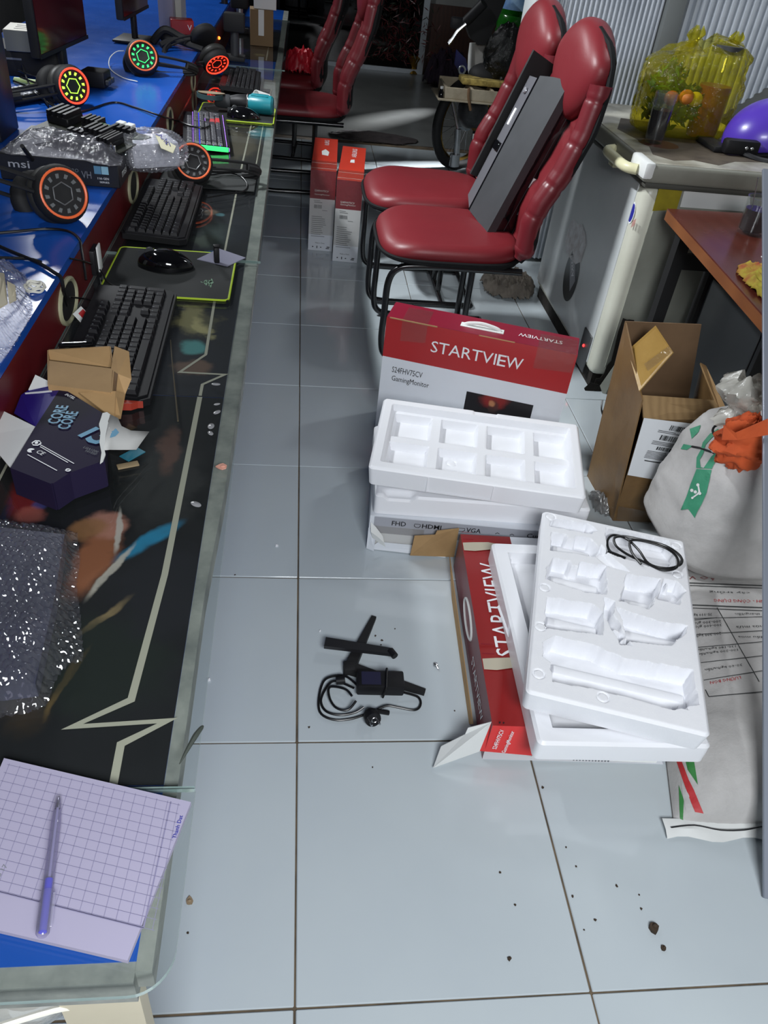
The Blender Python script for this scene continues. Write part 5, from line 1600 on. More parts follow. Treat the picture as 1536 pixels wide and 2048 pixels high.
# ------------------------------------------------------------------ stand feet, adapter and bits on the floor
sf = thing('monitor_stand', 'black v-shaped monitor foot with a loose neck across it on the tiles', 'monitor stand', (0, 0, 0))
f = [on_z(*p, .012) for p in ((748, 1232), (696, 1342), (722, 1345), (852, 1382))]
mb = MB()
a_, b_, c_ = on_z(748, 1234, .006), on_z(700, 1338, .006), on_z(850, 1384, .006)
def bar(mb, p, q, w0, w1, h0, h1, z0=0.0):
    d = (q - p); d.z = 0; d.normalize(); n_ = Vector((-d.y, d.x, 0))
    P_ = [p - n_ * w0, p + n_ * w0, q + n_ * w1, q - n_ * w1]
    v = [(x.x, x.y, z0) for x in P_] + [(P_[0].x, P_[0].y, z0 + h0), (P_[1].x, P_[1].y, z0 + h0), (P_[2].x, P_[2].y, z0 + h1), (P_[3].x, P_[3].y, z0 + h1)]
    return mb.add(v, [(3, 2, 1, 0), (4, 5, 6, 7), (0, 1, 5, 4), (1, 2, 6, 5), (2, 3, 7, 6), (3, 0, 4, 7)])
bar(mb, b_, a_, .013, .006, .022, .010)
bar(mb, b_ + Vector((-.006, .0, 0)), c_, .012, .007, .022, .010)
mb.rbox(b_.x - .016, b_.x + .012, b_.y - .016, b_.y + .012, 0, .023, .004)
part('foot', mb, m_blackm, sf)
nk = thing('stand_neck', 'flat black stand neck lying across the v-shaped foot', 'monitor stand', (0, 0, 0))
mb = MB()
bar(mb, on_z(650, 1283, .034), on_z(782, 1304, .030), .014, .009, .010, .010, .0245)
part('blade', mb, mat('neck_black', (30, 30, 33), .45), nk)
e_ = on_z(786, 1306, .032)
part('hinge', MB().tube([(e_.x - .006, e_.y + .008, .032), (e_.x + .004, e_.y - .010, .032)], .0085, 10), m_black, nk)

ad = thing('power_adapter', 'black power adapter brick with its cable and round plug on the tiles', 'adapter', (0, 0, 0))
A0, A1 = on_z(712, 1398, .002), on_z(806, 1400, .002)
dd = (A1 - A0); Lb = dd.length
TA = frame((A0.x, A0.y, .012), (dd.x, dd.y, 0), (-dd.y, dd.x, 0))
part('brick', MB().rbox(0, Lb, 0.002, .050, 0.0, .032, .004), m_black, ad, TA)
part('label_plate', printlines([(.01, Lb * .5, .008, .044)], .0324), mat('adapter_label', (34, 34, 60), .4), ad, TA)
part('tie', MB().tube([(Lb * .56, .0, -.002), (Lb * .60, -.001, .034), (Lb * .64, .052, .034), (Lb * .62, .053, -.002)], .003, 7), m_copper, ad, TA)
rr_ = MB()
pl = [(716, 1372, .02), (690, 1352, .018), (655, 1356, .012), (642, 1375, .006), (637, 1410, .005), (645, 1430, .005), (672, 1440, .005), (705, 1437, .006), (740, 1425, .008), (772, 1412, .012), (792, 1414, .01), (828, 1420, .006), (841, 1410, .005), (836, 1394, .008), (808, 1385, .018)]
rr_.tube(spline([on_z(*p) for p in pl], 7), .0028, 8)
pl = [(708, 1376, .02), (672, 1362, .016), (655, 1372, .010), (642, 1400, .008), (652, 1422, .009), (680, 1430, .010), (710, 1425, .012), (728, 1414, .02)]
rr_.tube(spline([on_z(*p) for p in pl], 7), .0028, 8)
pl = [(704, 1392, .02), (690, 1378, .02), (660, 1374, .014), (659, 1395, .012), (672, 1415, .012), (695, 1420, .014), (712, 1402, .022)]
rr_.tube(spline([on_z(*p) for p in pl], 7), .0028, 8)
part('cable', rr_, m_copper, ad)
part('inlet_plug', MB().tube([on_z(690, 1360, .02), on_z(672, 1362, .018)], [.011, .009], 10), m_black, ad)
part('cable_sleeve', MB().tube([on_z(752, 1422, .014), on_z(778, 1426, .008)], .0055, 8), m_copper, ad)
pc = on_z(745, 1436, .020)
TPl = frame(pc, (1, .2, 0), Vector((0, .35, 1)))
part('plug_body', MB().lathe([(0, -.022), (.012, -.022), (.0175, -.012), (.018, .004), (.017, .008), (.0, .008)], 22, 0, TPl), m_black, ad)
part('plug_pin', MB().tube([(-.009, 0, .008), (-.009, 0, .026)], .0024, 8, 0, False, TPl).tube([(.009, 0, .008), (.009, 0, .026)], .0024, 8, 0, False, TPl), m_steel, ad)
part('earth_clip', MB().tube([(.002 + .006 * math.cos(a), .006 * math.sin(a), .0085) for a in np.linspace(0, 2 * PI, 12, endpoint=False)], .0012, 5, closed=True, T=TPl), m_steel, ad)

scw = thing('screw', 'tiny bright metal screw alone on the tile right of the adapter', 'screw', M=frame(on_z(871, 1330, .001), (.3, -1, 0), (1, .3, 0)))
part('head', MB().lathe([(0, 0), (.006, 0), (.005, .004), (0, .005)], 14), m_steel, scw)
part('shank', MB().tube([(.004, 0, .003), (.016, 0, .003)], .002, 8), m_steel, scw)
def scrap(label, px, py, r, h, m_, cat='debris', seed=0, z=0.0, name='scrap', group=None):
    p = on_z(px, py, z)
    rs = np.random.RandomState(seed)
    n_ = 8
    poly = [(r * (.5 + .6 * rs.rand()) * math.cos(2 * PI * k / n_), r * (.5 + .6 * rs.rand()) * math.sin(2 * PI * k / n_)) for k in range(n_)]
    mb = MB().prism(poly, 0, h)
    mb.ball((r * .1, 0, h), r * .45, r * .35, h * .9, 8, 6)
    o = part(name, mb, m_, None, tl(p.x, p.y, z + .0003))
    return tag(o, label, cat, group)


scrap('dark clump of dirt on the tile at lower right', 1306, 1856, .012, .008, m_dirt, seed=1)
scrap('small dark crumb just below the clump of dirt', 1326, 1897, .006, .004, m_dirt, seed=2)
scrap('small brown triangular chip on the tile beside the glass corner', 378, 1803, .009, .003, mat('brown_chip', (150, 130, 104), .7), seed=3)
scrap('tiny dark crumb on the tile near the bottom middle', 1018, 1918, .004, .003, m_dirt, seed=4)
scrap('white foam bead on the tile by the desk glass', 418, 1361, .005, .004, m_foam2, seed=5)
scrap('white foam bead on the tile left of the flat box', 553, 1092, .005, .003, m_foam2, seed=6)
scrap('white foam bead on the tile behind the adapter', 640, 1263, .003, .003, m_foam2, seed=7)
for k, (px, py) in enumerate(((1132, 1695), (1152, 1733), (1145, 1793), (1278, 1790), (1282, 1818), (1190, 1840), (790, 1258), (751, 1272), (764, 1281), (762, 1290), (1030, 1810), (618, 1455), (909, 1422), (376, 1866), (1233, 1772), (1168, 1860), (470, 1150), (1085, 1575), (745, 1535), (1000, 1745))):
    scrap('tiny dark speck of grit on the pale tiles', px, py, .0019 + .0007 * (k % 3), .0012, m_dirt, seed=20 + k, name='grit', group='specks of grit on the tiles')
tw = MB().tube(spline([on_z(406, 1452, .702), on_z(392, 1470, .704), on_z(376, 1497, .703), on_z(359, 1528, .701)], 5), [.0012, .0020, .0024, .0026, .0028, .0030, .0030, .0028, .0026, .0024, .0022, .002, .0016, .0012, .0008, .0005], 6)
tag(part('dry_leaf', tw, mat('leaf_dark', (54, 60, 54), .7)), 'thin dark dry leaf on the glass overhang near the notepad', 'leaf')
for k, (px, py, r) in enumerate(((432, 768, .008), (434, 808, .006), (434, 824, .008), (422, 852, .009), (421, 866, .007), (392, 1008, .009))):
    p = on_z(px, py, .6988)
    mb = MB().lathe([(0, .0014), (r * .6, .0010), (r, 0)], 12, 0, None)
    o = part('glue_drop', mb, clear('glue_%d' % k, (245, 245, 245), 1.5, .1, body=.35), None, tl(p.x, p.y, .6986) @ rot(.5 * k) @ Matrix.Diagonal((1, .6, 1, 1)))
    tag(o, 'dried clear drop on the glass over the zigzag mats', 'glue drop', 'dried drops on the desk glass')
scrap('pink scrap stuck on the glass overhang by the desk edge', 445, 935, .010, .002, mat('pink_scrap', (206, 148, 130), .7), z=.6987, seed=41)
o = part('wood_splinter', MB().rbox(-.016, .016, -.006, .006, 0, .003, .001), mat('ply_chip', (140, 122, 92), .7), None, tl(*on_z(256, 932, .6988)) @ rot(.4))
tag(o, 'small brown chip on the glass below the torn flap', 'chip')
o = part('teal_scrap', MB().box(-.017, .017, -.010, .010, 0, .0012), mat('teal_card', (40, 110, 130), .5), None, tl(*on_z(265, 909, .6988)) @ rot(.9))
tag(o, 'small teal card under the torn white flap', 'card')
o = part('chopstick', MB().tube([on_z(341, 680, .701), on_z(344, 720, .701), on_z(356, 842, .701)], [.0010, .0012, .0016], 6), mat('dark_stick', (70, 62, 44), .5))
tag(o, 'thin stick lying on the glass beside the red ended keyboard', 'stick')
from mathutils.bvhtree import BVHTree

# ------------------------------------------------------------------ red gaming chairs
HALF = [(.43, .20), (.50, .235), (.60, .225), (.68, .215), (.76, .240), (.90, .245), (1.0, .225), (1.07, .20), (1.12, .15), (1.145, .08)]
SPX = [(.40, -.045), (.44, -.02), (.48, .0), (.57, -.002), (.64, .018), (.74, .068), (.87, .112), (.99, .132), (1.07, .135), (1.12, .125), (1.145, .11)]


def interp(tab, z):
    return float(np.interp(z, [t[0] for t in tab], [t[1] for t in tab]))


def chair_meshes():
    out = {}
    # seat
    n = 56
    a = np.linspace(0, 2 * PI, n, endpoint=False)[None, :]
    prof = [(.0, .478), (.3, .477), (.6, .478), (.82, .478), (.92, .470), (.98, .455), (1.0, .437), (.985, .420), (.95, .412), (.0, .412)]
    k = np.array([p[0] for p in prof])[:, None]; zz = np.array([p[1] for p in prof])[:, None] + 0 * a
    pw = .55
    sgn = lambda v: np.sign(v) * np.abs(v) ** pw
    X = -.275 + .265 * sgn(np.cos(a)) * k; Yv = .240 * sgn(np.sin(a)) * k * (1 + .06 * (-np.cos(a)))
    zz = zz + .012 * (X < -.40) * sst(-.40, -.52, X) * -1.0 + .006 * np.cos(Yv * 13) * (k < .9)
    out['seat'] = MB().grid(X, Yv, zz, 0, None, True, close=True)
    # backrest panel
    zs = np.linspace(.46, 1.02, 36); ws = np.linspace(-1, 1, 29)
    X = np.zeros((36, 29)); Yv = X.copy(); Z = X.copy()
    for i, z in enumerate(zs):
        hw = interp(HALF, z) - .030
        cx = interp(SPX, z); dx = (interp(SPX, z + .01) - interp(SPX, z - .01)) / .02
        nx, nz = -1 / math.sqrt(1 + dx * dx), dx / math.sqrt(1 + dx * dx)
        for j, w in enumerate(ws):
            v = abs(w)
            t = .030 * (1 - v ** 6) + .004
            seam = min(abs(z - s_ - .10 * (1 - v)) for s_ in (.60, .78, .93))
            t -= .010 * math.exp(-(seam / .010) ** 2)
            X[i, j] = cx + nx * t; Yv[i, j] = w * hw; Z[i, j] = z + nz * t
    out['back'] = MB().grid(X, Yv, Z, 0, None, True)
    # bolsters
    for s in (-1, 1):
        pts, rad = [], []
        for z in np.linspace(.44, 1.01, 90):
            hw = .212 + .010 * math.sin((z - .44) * 5.5)
            cx = interp(SPX, z)
            pts.append((cx - .028, s * hw, z))
            r = .038
            for p_ in (.60, .70, .83, .965):
                r -= .0035 * math.exp(-((z - p_) / .006) ** 2)
            r *= (1 - sst(.47, .44, z) * .6)
            rad.append(r)
        out['bolster%d' % s] = MB().tube(pts, rad, 14)
    # headrest
    u = np.linspace(0, 2 * PI, 40, endpoint=False)[None, :]; v = np.linspace(0, PI, 18)[:, None]
    sg = lambda q, p: np.sign(q) * np.abs(q) ** p
    yy = .225 * sg(np.sin(v), .7) * np.cos(u); zl = .125 * sg(np.sin(v), .7) * np.sin(u)
    yy = yy * (1 - .22 * sst(0, .125, zl) - .10 * sst(0, -.12, zl))
    zl = np.where(zl < 0, zl * 1.45, zl)
    xl = .064 * sg(np.cos(v), .8) + 0 * u
    TH = tl(.100, 0, 1.045) @ rot(math.radians(7), 'Y')
    hm = MB().grid(-xl, yy, zl, 0, TH, True, close=True)
    out['head'] = hm
    # black back shell
    zs = np.linspace(.43, 1.145, 40); ws = np.linspace(-1, 1, 17)
    X = np.zeros((40, 17)); Yv = X.copy(); Z = X.copy()
    for i, z in enumerate(zs):
        hw = interp(HALF, z) + .008; cx = interp(SPX, z)
        for j, w in enumerate(ws):
            X[i, j] = cx + .028 * (1 - abs(w) ** 4) + .002; Yv[i, j] = w * hw; Z[i, j] = z
    X2 = X - .016
    sh = MB().grid(X, Yv, Z, 0, None, True).grid(X2, Yv, Z, 0, None, True)
    out['shell'] = sh
    rim = [(interp(SPX, z) - .008, s * (interp(HALF, z) + .007), z) for s, zr in ((1, np.linspace(.43, 1.145, 26)), (-1, np.linspace(1.145, .43, 26))) for z in zr]
    out['shell'].tube(rim, .011, 7)
    # seat pan with black edging
    pan = MB()
    a = np.linspace(0, 2 * PI, n, endpoint=False)
    pan.tube([(-.275 + .268 * sgn(np.cos(t)), .242 * sgn(np.sin(t)) * (1 - .06 * np.cos(t)), .414) for t in a], .008, 6, closed=True)
    pan.prism([(-.275 + .262 * sgn(np.cos(t)), .236 * sgn(np.sin(t))) for t in a], .398, .412)
    out['pan'] = pan
    R_ = .0125
    for s in (-1, 1):
        y = s * .205
        p = spline([(-.02, y, .388), (-.20, y, .388), (-.40, y, .386), (-.475, y, .372), (-.505, y, .32), (-.508, y, .2), (-.508, y, .09), (-.49, y, .03), (-.43, y, .0135), (-.25, y, .0135), (-.04, y, .0135)], 6)
        out['leg%d' % s] = MB().tube(p, R_, 9)
        out['rear%d' % s] = MB().tube([(-.17, s * .07, .40), (-.17, s * .07, .02)], R_, 9)
    out['cross'] = MB().tube([(-.04, -.205, .0135), (-.04, .205, .0135)], R_, 9).tube([(-.17, -.205, .0135), (-.17, .205, .0135)], R_, 9).tube([(-.36, -.205, .386), (-.36, .205, .386)], R_, 9)
    return out


CH = chair_meshes()
CHM = {}
for key, mtl in (('seat', m_leather), ('back', m_leather), ('bolster-1', m_leather_d), ('bolster1', m_leather_d), ('head', m_leather), ('shell', m_shell), ('pan', m_shell), ('leg-1', m_pblack), ('leg1', m_pblack), ('rear-1', m_pblack), ('rear1', m_pblack), ('cross', m_pblack)):
    CHM[key] = CH[key].mesh(key, mtl)
NM = {'seat': 'seat', 'back': 'backrest', 'bolster-1': 'bolster', 'bolster1': 'bolster', 'head': 'headrest', 'shell': 'back_shell', 'pan': 'seat_pan', 'leg-1': 'leg', 'leg1': 'leg', 'rear-1': 'support_tube', 'rear1': 'support_tube', 'cross': 'cross_bar'}


def chair(label, x, y, rz=0.0):
    o = thing('gaming_chair', label, 'chair', (x, y, 0), rz, 'red gaming chairs')
    for k in NM:
        link(NM[k], CHM[k], o)
    return o


chair('nearest red gaming chair with the grey machine leaning in it', .815, 2.425)
chair('red gaming chair right behind the nearest one with its seat showing beside it', .800, 2.965)
chair('red gaming chair tucked at the desk with its bolstered back towards the aisle', .240, 4.44, 0.02)
chair('farthest dark red gaming chair behind the one tucked at the desk', .12, 5.12, -.05)

# grey machine leaning on the near chair
u_ = Vector((.341, 0, .94)).normalized(); v_ = Vector((-.147, .988, .053)).normalized(); n_ = u_.cross(v_)
M = Matrix.Identity(4)
for i in range(3):
    M[i][0], M[i][1], M[i][2], M[i][3] = u_[i], v_[i], n_[i], Vector((.672, 2.350, .478))[i]
pr = thing('printer', 'dark grey and black flat machine stood on end against the nearest red seat back', 'printer', M=M)
part('grey_cover', MB().prism([(0, 0), (.535, 0), (.545, .02), (.530, .12), (.510, .215), (.50, .22), (.0, .22)], -.030, 0.0), m_greyd, pr)
part('black_body', MB().rbox(.004, .520, .006, .225, -.125, -.030, .006), m_blackg, pr)
part('lower_tray', MB().rbox(.0, .548, .002, .255, -.136, -.118, .003), m_black, pr)
part('top_corner', MB().rbox(.515, .556, .0, .05, -.118, -.070, .004), mat('cover_edge_grey', (96, 98, 104), .5), pr)
part('silver_panel', MB().slab([(0.0, .222, -.002), (.500, .222, -.002), (.490, .315, -.012), (.03, .315, -.012)][::-1], -.012), mat('silver_sheen', (112, 112, 118), .3, metal=.3), pr)
part('groove', MB().box(.0, .505, .216, .226, -.003, .0012), m_blackg, pr)
part('button_panel', MB().rbox(.225, .258, .245, .29, -.010, .004, .002, seg=1), m_blackg, pr)
part('knob', MB().lathe([(0, .006), (.010, .005), (.012, 0)], 16, 0, tl(.445, .275, -.004)), m_silver, pr)
part('maker_label', MB().box(.32, .38, .27, .285, -.008, -.004), m_inkw, pr)
part('lid_panel', MB().slab([(.10, .330, -.10), (.555, .330, -.10), (.565, .330, .012), (.10, .330, .012)], .012), m_blackm, pr)
sl = MB().box(.03, .53, .0045, .0062, -.062, -.060).box(.02, .54, .0045, .0062, -.098, -.096)
part('groove_line', sl, m_greyd, pr)
part('slot_line', MB().box(.10, .29, .003, .0062, -.079, -.076), m_silver, pr)
part('sticker', MB().box(.20, .235, .003, .0062, -.074, -.062), m_inkw, pr)
part('screw_cap', MB().lathe([(0, .003), (.007, .002), (.008, 0)], 12, 0, tl(.012, .004, -.045) @ rot(PI / 2, 'X')), m_steel, pr)

# crumpled cloths
def crumple(name, label, cat, c, rx, ry, h, m_, seed, n=70, fr=9, sharp=1.2, group=None):
    X, Yv = np.meshgrid(np.linspace(-1, 1, n), np.linspace(-1, 1, n))
    r = np.sqrt(X ** 2 + Yv ** 2)
    wob = 1 + .22 * (fbm(X * 2.2 + 5, Yv * 2.2 + 5, seed) - .5) * 2
    env = np.clip(1 - (r / wob) ** 2.2, 0, 1) ** .6
    Z = h * env * (.25 + .75 * ridged(X * fr / 4 + 7, Yv * fr / 4 + 2, seed, 4) ** sharp)
    keep = env > .02
    idx = -np.ones(X.shape, int); idx[keep] = np.arange(keep.sum())
    vs = np.stack([X[keep] * rx, Yv[keep] * ry, Z[keep]], -1).tolist()
    q = keep[:-1, :-1] & keep[1:, :-1] & keep[:-1, 1:] & keep[1:, 1:]
    jj, ii = np.nonzero(q)
    fs = [(idx[j, i], idx[j, i + 1], idx[j + 1, i + 1], idx[j + 1, i]) for j, i in zip(jj, ii)]
    o = part(name, MB().add(vs, fs, 0, None, True), m_, None, tl(*c))
    sm = o.modifiers.new('thick', 'SOLIDIFY'); sm.thickness = .002
    return tag(o, label, cat, group)


p = on_z(1015, 575, 0); crumple('floor_rag', 'crumpled grey rag on the floor behind the near chair legs', 'rag', (p.x, p.y, .002), .13, .17, .10, m_rag, 4, fr=16)
p = on_z(745, 275, 0); crumple('floor_rag', 'flat dark rag on the floor beyond the two standing boxes', 'rag', (p.x, p.y, .002), .34, .16, .03, m_ragd, 9)
crumple('red_bag', 'small bright red crumpled bag on the farthest chair seat', 'bag', (-.02, 5.16, .482), .13, .12, .16, mat('bright_red_bag', (190, 30, 48), .4), 13)

# ------------------------------------------------------------------ chest freezer
fz = thing('chest_freezer', 'old cream chest freezer with a rusted foot behind the brown carton', 'freezer', (0, 0, 0))
FX, FY0, FY1 = 1.100, 2.075, 2.97
part('body', MB().rbox(FX, 1.66, FY0, FY1, .055, .762, .035, seg=4), m_cream, fz)
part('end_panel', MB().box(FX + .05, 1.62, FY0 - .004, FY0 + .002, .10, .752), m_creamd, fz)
part('front_panel', MB().box(FX - .003, FX + .002, FY0 + .05, FY1 - .03, .09, .752), mat('front_grey', (206, 210, 210), .3, var=(3, .5, (184, 188, 190))), fz)
part('lid_seal', MB().rbox(FX - .012, 1.66, FY0 - .018, FY1 + .01, .755, .775, .006), mat('seal_dark', (70, 70, 64), .7), fz)
lid = MB().rbox(FX - .03, 1.67, FY0 - .036, FY1 + .02, .775, .832, .012, seg=3)
part('lid', lid, m_lidgrey, fz)
part('lid_top', MB().rbox(FX - .018, 1.655, FY0 - .022, FY1 + .01, .8305, .8345, .002, seg=1), mat('lid_white', (192, 190, 178), .4, var=(5, .9, (112, 104, 90))), fz)
part('lid_corner', MB().rbox(FX - .034, FX + .0, FY0 - .038, FY0 + .10, .785, .836, .008), m_paperw, fz)
part('handle', MB().tube(spline([(FX - .035, FY0 + .02, .800), (FX - .066, FY0 + .05, .800), (FX - .070, FY0 + .15, .800), (FX - .066, FY0 + .24, .800), (FX - .035, FY0 + .27, .800)], 5), .017, 10), m_handle, fz)
part('latch', MB().rbox(FX - .05, FX - .02, FY0 + .20, FY0 + .25, .755, .782, .006), m_handle, fz)
part('spill_stain', MB().lathe([(0, .0008), (.06, .0006), (.075, .0)], 24, 0, tl(1.215, 2.32, .8345)), mat('brown_spill', (84, 50, 38), .4), fz)
part('grime', MB().prism([(1.13, 2.16), (1.18, 2.10), (1.26, 2.13), (1.33, 2.09), (1.42, 2.16), (1.60, 2.20), (1.60, 2.62), (1.2, 2.7), (1.12, 2.5), (1.16, 2.28)], .8342, .8349), mat('lid_grime', (92, 82, 70), .6, var=(14, .9, (60, 50, 42))), fz)


def plane_poly(pts, fn, val, name, m_, o, th=.0012, label=None):
    P_ = [fn(px, py, val) for px, py in pts]
    mb = MB().slab(P_, th)
    return part(name, mb, m_, o, None, label)


fr_ = FX - .0045
c0 = on_x(1150, 520, fr_)
el = MB()
el.add([(fr_, c0.y + .085 * math.cos(a), c0.z - .065 + .105 * math.sin(a)) for a in np.linspace(0, 2 * PI, 40, endpoint=False)], [tuple(range(40))])
part('logo_plate', el, mat('logo_black', (20, 22, 28), .3), fz)
el = MB()
el.add([(fr_ - .0006, c0.y + y, c0.z - .045 + z) for y, z in ((.075, .05), (.03, .10), (-.06, -.02), (-.03, -.075))], [(0, 1, 2, 3)])
part('logo_bar', el, mat('logo_grey', (150, 152, 158), .4), fz)
TL_ = frame((fr_ - .0014, c0.y + .055, c0.z + .015), (0, -.72, -.70), (0, .70, -.72))
text_obj('ALASKA', .11, fz, TL_ @ tl(0, -.012, 0), m_inkw, height=.026, bold=.02)
part('lit_scuff_patch', plane_mb := MB().add([(fr_ - .0010, c0.y + y, c0.z + z) for y, z in ((.17, .02), (.16, .10), (.12, .125), (.07, .12), (.02, .135), (-.04, .12), (-.075, .09), (-.07, .02), (-.02, -.01), (.05, -.015), (.12, -.01))], [tuple(range(11))]), mat('lit_scuffs', (222, 224, 226), .5, var=(30, .5, (150, 132, 126))), fz)  # pale patch: lamplight between the chairs painted in with the scuffs
s0 = on_x(1240, 402, FX - .001)
for k, (dy, dz, w, h, cc) in enumerate(((0, 0, .028, .036, m_inkw), (0, 0, .022, .030, m_inkblue))):
    el = MB().add([(FX - .0012 - .0006 * k, 2.118 + w * math.cos(a) * .8, s0.z + h * math.sin(a)) for a in np.linspace(0, 2 * PI, 24, endpoint=False)], [tuple(range(24))])
    part('sticker', el, cc, fz)
st = MB()
for k in range(4):
    for sy, sz in ((.034, .02), (-.030, -.028)):
        y = 2.118 + sy + .006 * k * (1 if sy > 0 else -1); z = s0.z + sz - .012 + .004 * k
        st.add([(FX - .0012, y, z), (FX - .0012, y + .003, z), (FX - .0012, y + .003, z + .024), (FX - .0012, y, z + .024)], [(0, 1, 2, 3)])
part('sticker_stripe', st, m_inkr, fz)
ye = FY0 - .0048
plane_poly([(1318, 377), (1366, 378), (1353, 420), (1305, 422)][::-1], on_y, ye, 'yellow_tape', mat('yellow_tape', (150, 136, 30), .5, var=(30, .5, (120, 108, 24))), fz)
plane_poly([(1369, 381), (1500, 388), (1500, 424), (1360, 414)][::-1], on_y, ye, 'white_panel', m_paperw, fz)
lv = on_x(1170, 692, FX - .004)
part('power_panel', MB().rbox(FX - .008, FX - .001, lv.y - .05, lv.y + .045, lv.z - .09, lv.z + .06, .003, seg=1), mat('panel_dark', (66, 68, 70), .5), fz)
lmp = on_x(1167, 691, FX - .010)
part('power_light', MB().ball((lmp.x, lmp.y, lmp.z), .004, .006, .006, 10, 6), mat('red_light', (255, 60, 50), .4, emit=(255, 40, 40), emit_s=5), fz)
# rust along the foot
ye = FY0 - .006
def jag(pts, amp=5, seed=1, n=3):
    rs = np.random.RandomState(seed)
    out = []
    for i in range(len(pts)):
        a, b = np.array(pts[i], float), np.array(pts[(i + 1) % len(pts)], float)
        for k in range(n):
            t = k / n
            p_ = a + (b - a) * t
            if k:
                p_ = p_ + rs.uniform(-amp, amp, 2)
            out.append((p_[0], p_[1]))
    return out
plane_poly(jag([(1246, 636), (1268, 640), (1262, 690), (1248, 712), (1228, 740), (1222, 765), (1205, 786), (1180, 786), (1178, 768), (1200, 756), (1222, 722)], 4, 3), on_y, ye, 'rust_hole', m_rust, fz, .002)
plane_poly(jag([(1168, 776), (1180, 764), (1200, 770), (1206, 800), (1175, 798)], 3, 5), on_y, ye - .003, 'rust_foot', m_rust, fz, .002)
pe = [on_y(1246, 706, ye - .02), on_y(1262, 690, ye - .004), on_y(1240, 786, ye - .03), on_y(1208, 796, ye - .025), on_y(1200, 772, ye - .01)]
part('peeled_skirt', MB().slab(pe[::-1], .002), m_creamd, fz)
part('base', MB().box(FX + .02, 1.64, FY0 + .02, FY1 - .02, .0, .06), m_rust, fz)
cable('thin black wire curling on the floor by the freezer foot', [on_z(1205, 800, .03), on_z(1203, 820, .008), on_z(1210, 838, .006), on_z(1224, 850, .006), on_z(1236, 860, .006)], .003)

# on the freezer: glass of drink, yellow bag, helmet
zl_ = .8355
g0 = on_z(1306, 284, zl_)
dg = thing('drink_glass', 'tall glass of dark drink on a brown spill in front of the yellow bag', 'glass', (g0.x, g0.y, zl_))
part('glass', MB().lathe([(0, 0), (.030, 0), (.033, .02), (.038, .155), (.0355, .155), (.030, .012), (0, .010)], 28), m_clear, dg)
part('drink', MB().lathe([(0, .012), (.0295, .012), (.0335, .102), (0, .102)], 24), m_drink, dg)
yb = thing('yellow_bag', 'knotted yellow see-through bag holding bottles on the freezer', 'bag', (1.345, 2.50, zl_))
uu = np.linspace(0, 2 * PI, 72, endpoint=False)[None, :]; vv = np.linspace(0, 1, 34)[:, None]
prof = np.interp(vv, [0, .04, .3, .6, .84, .95, 1.0], [.80, .96, 1.02, 1.0, .95, .74, .20])
wr_ = 1 + .26 * (ridged(uu * 2.2 + vv * 2, vv * 3 + np.cos(uu), 6, 4) - .5) * (0.35 + vv) + .05 * np.cos(uu * 2)
sgp = lambda q, p: np.sign(q) * np.abs(q) ** p
zt_ = .285 + .03 * np.cos(uu - .3) * vv
part('film', MB().grid(.168 * prof * wr_ * sgp(np.cos(uu), .78), .110 * prof * wr_ * sgp(np.sin(uu), .78), .002 + zt_ * vv + .03 * (fbm(uu * 3, vv * 6, 2) - .5) * vv, 0, None, True, close=True), m_yellowfilm, yb)
kn = MB()
for kx, kw, kh, ks in ((-.05, .055, .040, 3), (.095, .050, .035, 8)):
    uq = np.linspace(0, 2 * PI, 30, endpoint=False)[None, :]; vq = np.linspace(0, 1, 12)[:, None]
    rq = np.interp(vq, [0, .35, .5, .75, 1], [1.0, .34, .28, .55, .25]) * (1 + .4 * (ridged(uq * 1.8, vq * 2, ks, 3) - .5))
    kn.grid(kx + kw * rq * np.cos(uq) + .012 * vq, -.01 + kw * .6 * rq * np.sin(uq), .262 + (kh + .03) * vq + .008 * np.cos(uq * 3) * vq, 0, None, True, close=True)
part('knot', kn, m_yellowfilm, yb)
bt = thing('drink_bottle', 'jar of red brown liquid inside the right of the yellow bag', 'jar', (1.430, 2.485, zl_ + .004))
part('liquid', MB().lathe([(0, 0), (.05, 0), (.054, .02), (.054, .165), (0, .165)], 24), mat('red_brown_liquid', (132, 60, 30), .3, var=(8, .5, (100, 40, 22))), bt)
part('jar', MB().lathe([(.0, -.001), (.052, -.001), (.056, .02), (.056, .23), (.05, .25), (.05, .27)], 24), m_clear, bt)
part('lid', MB().lathe([(.052, .265), (.053, .288), (0, .29)], 24), m_greyd, bt)
for k, (x, y, z, r, c_, lab) in enumerate(((1.265, 2.49, .075, .07, (38, 84, 36), 'lowest green herbs'), (1.345, 2.50, .10, .065, (58, 104, 40), 'middle green herbs'), (1.27, 2.52, .165, .065, (44, 96, 60), 'upper green herbs'))):
    rs = np.random.RandomState(k)
    mb = MB()
    for q_ in range(170):
        d = rs.normal(size=3); d /= np.linalg.norm(d)
        c_0 = Vector(d * r * rs.uniform(.4, 1.0)); t1 = Vector(rs.normal(size=3)).normalized() * .022; t2 = Vector(rs.normal(size=3)).normalized() * .010
        mb.add([c_0 - t1, c_0 + t2, c_0 + t1, c_0 - t2], [(0, 1, 2, 3)])
    o = part('herb_bunch', mb, mat('herb_%d' % k, c_, .6), None, tl(x, y, zl_ + z))
    tag(o, lab + ' inside the left of the yellow bag', 'herbs')
for k, (x, y, z, c_) in enumerate(((1.255, 2.425, .125, (170, 78, 40)), (1.30, 2.41, .135, (188, 112, 40)), (1.335, 2.415, .13, (210, 196, 40)))):
    o = part('fruit', MB().ball((0, 0, 0), .026, .024, .024, 14, 10), mat('fruit_%d' % k, c_, .5), None, tl(x, y, zl_ + z))
    tag(o, '%s fruit pressed against the front of the yellow bag' % ('red brown', 'orange', 'bright yellow')[k], 'fruit')
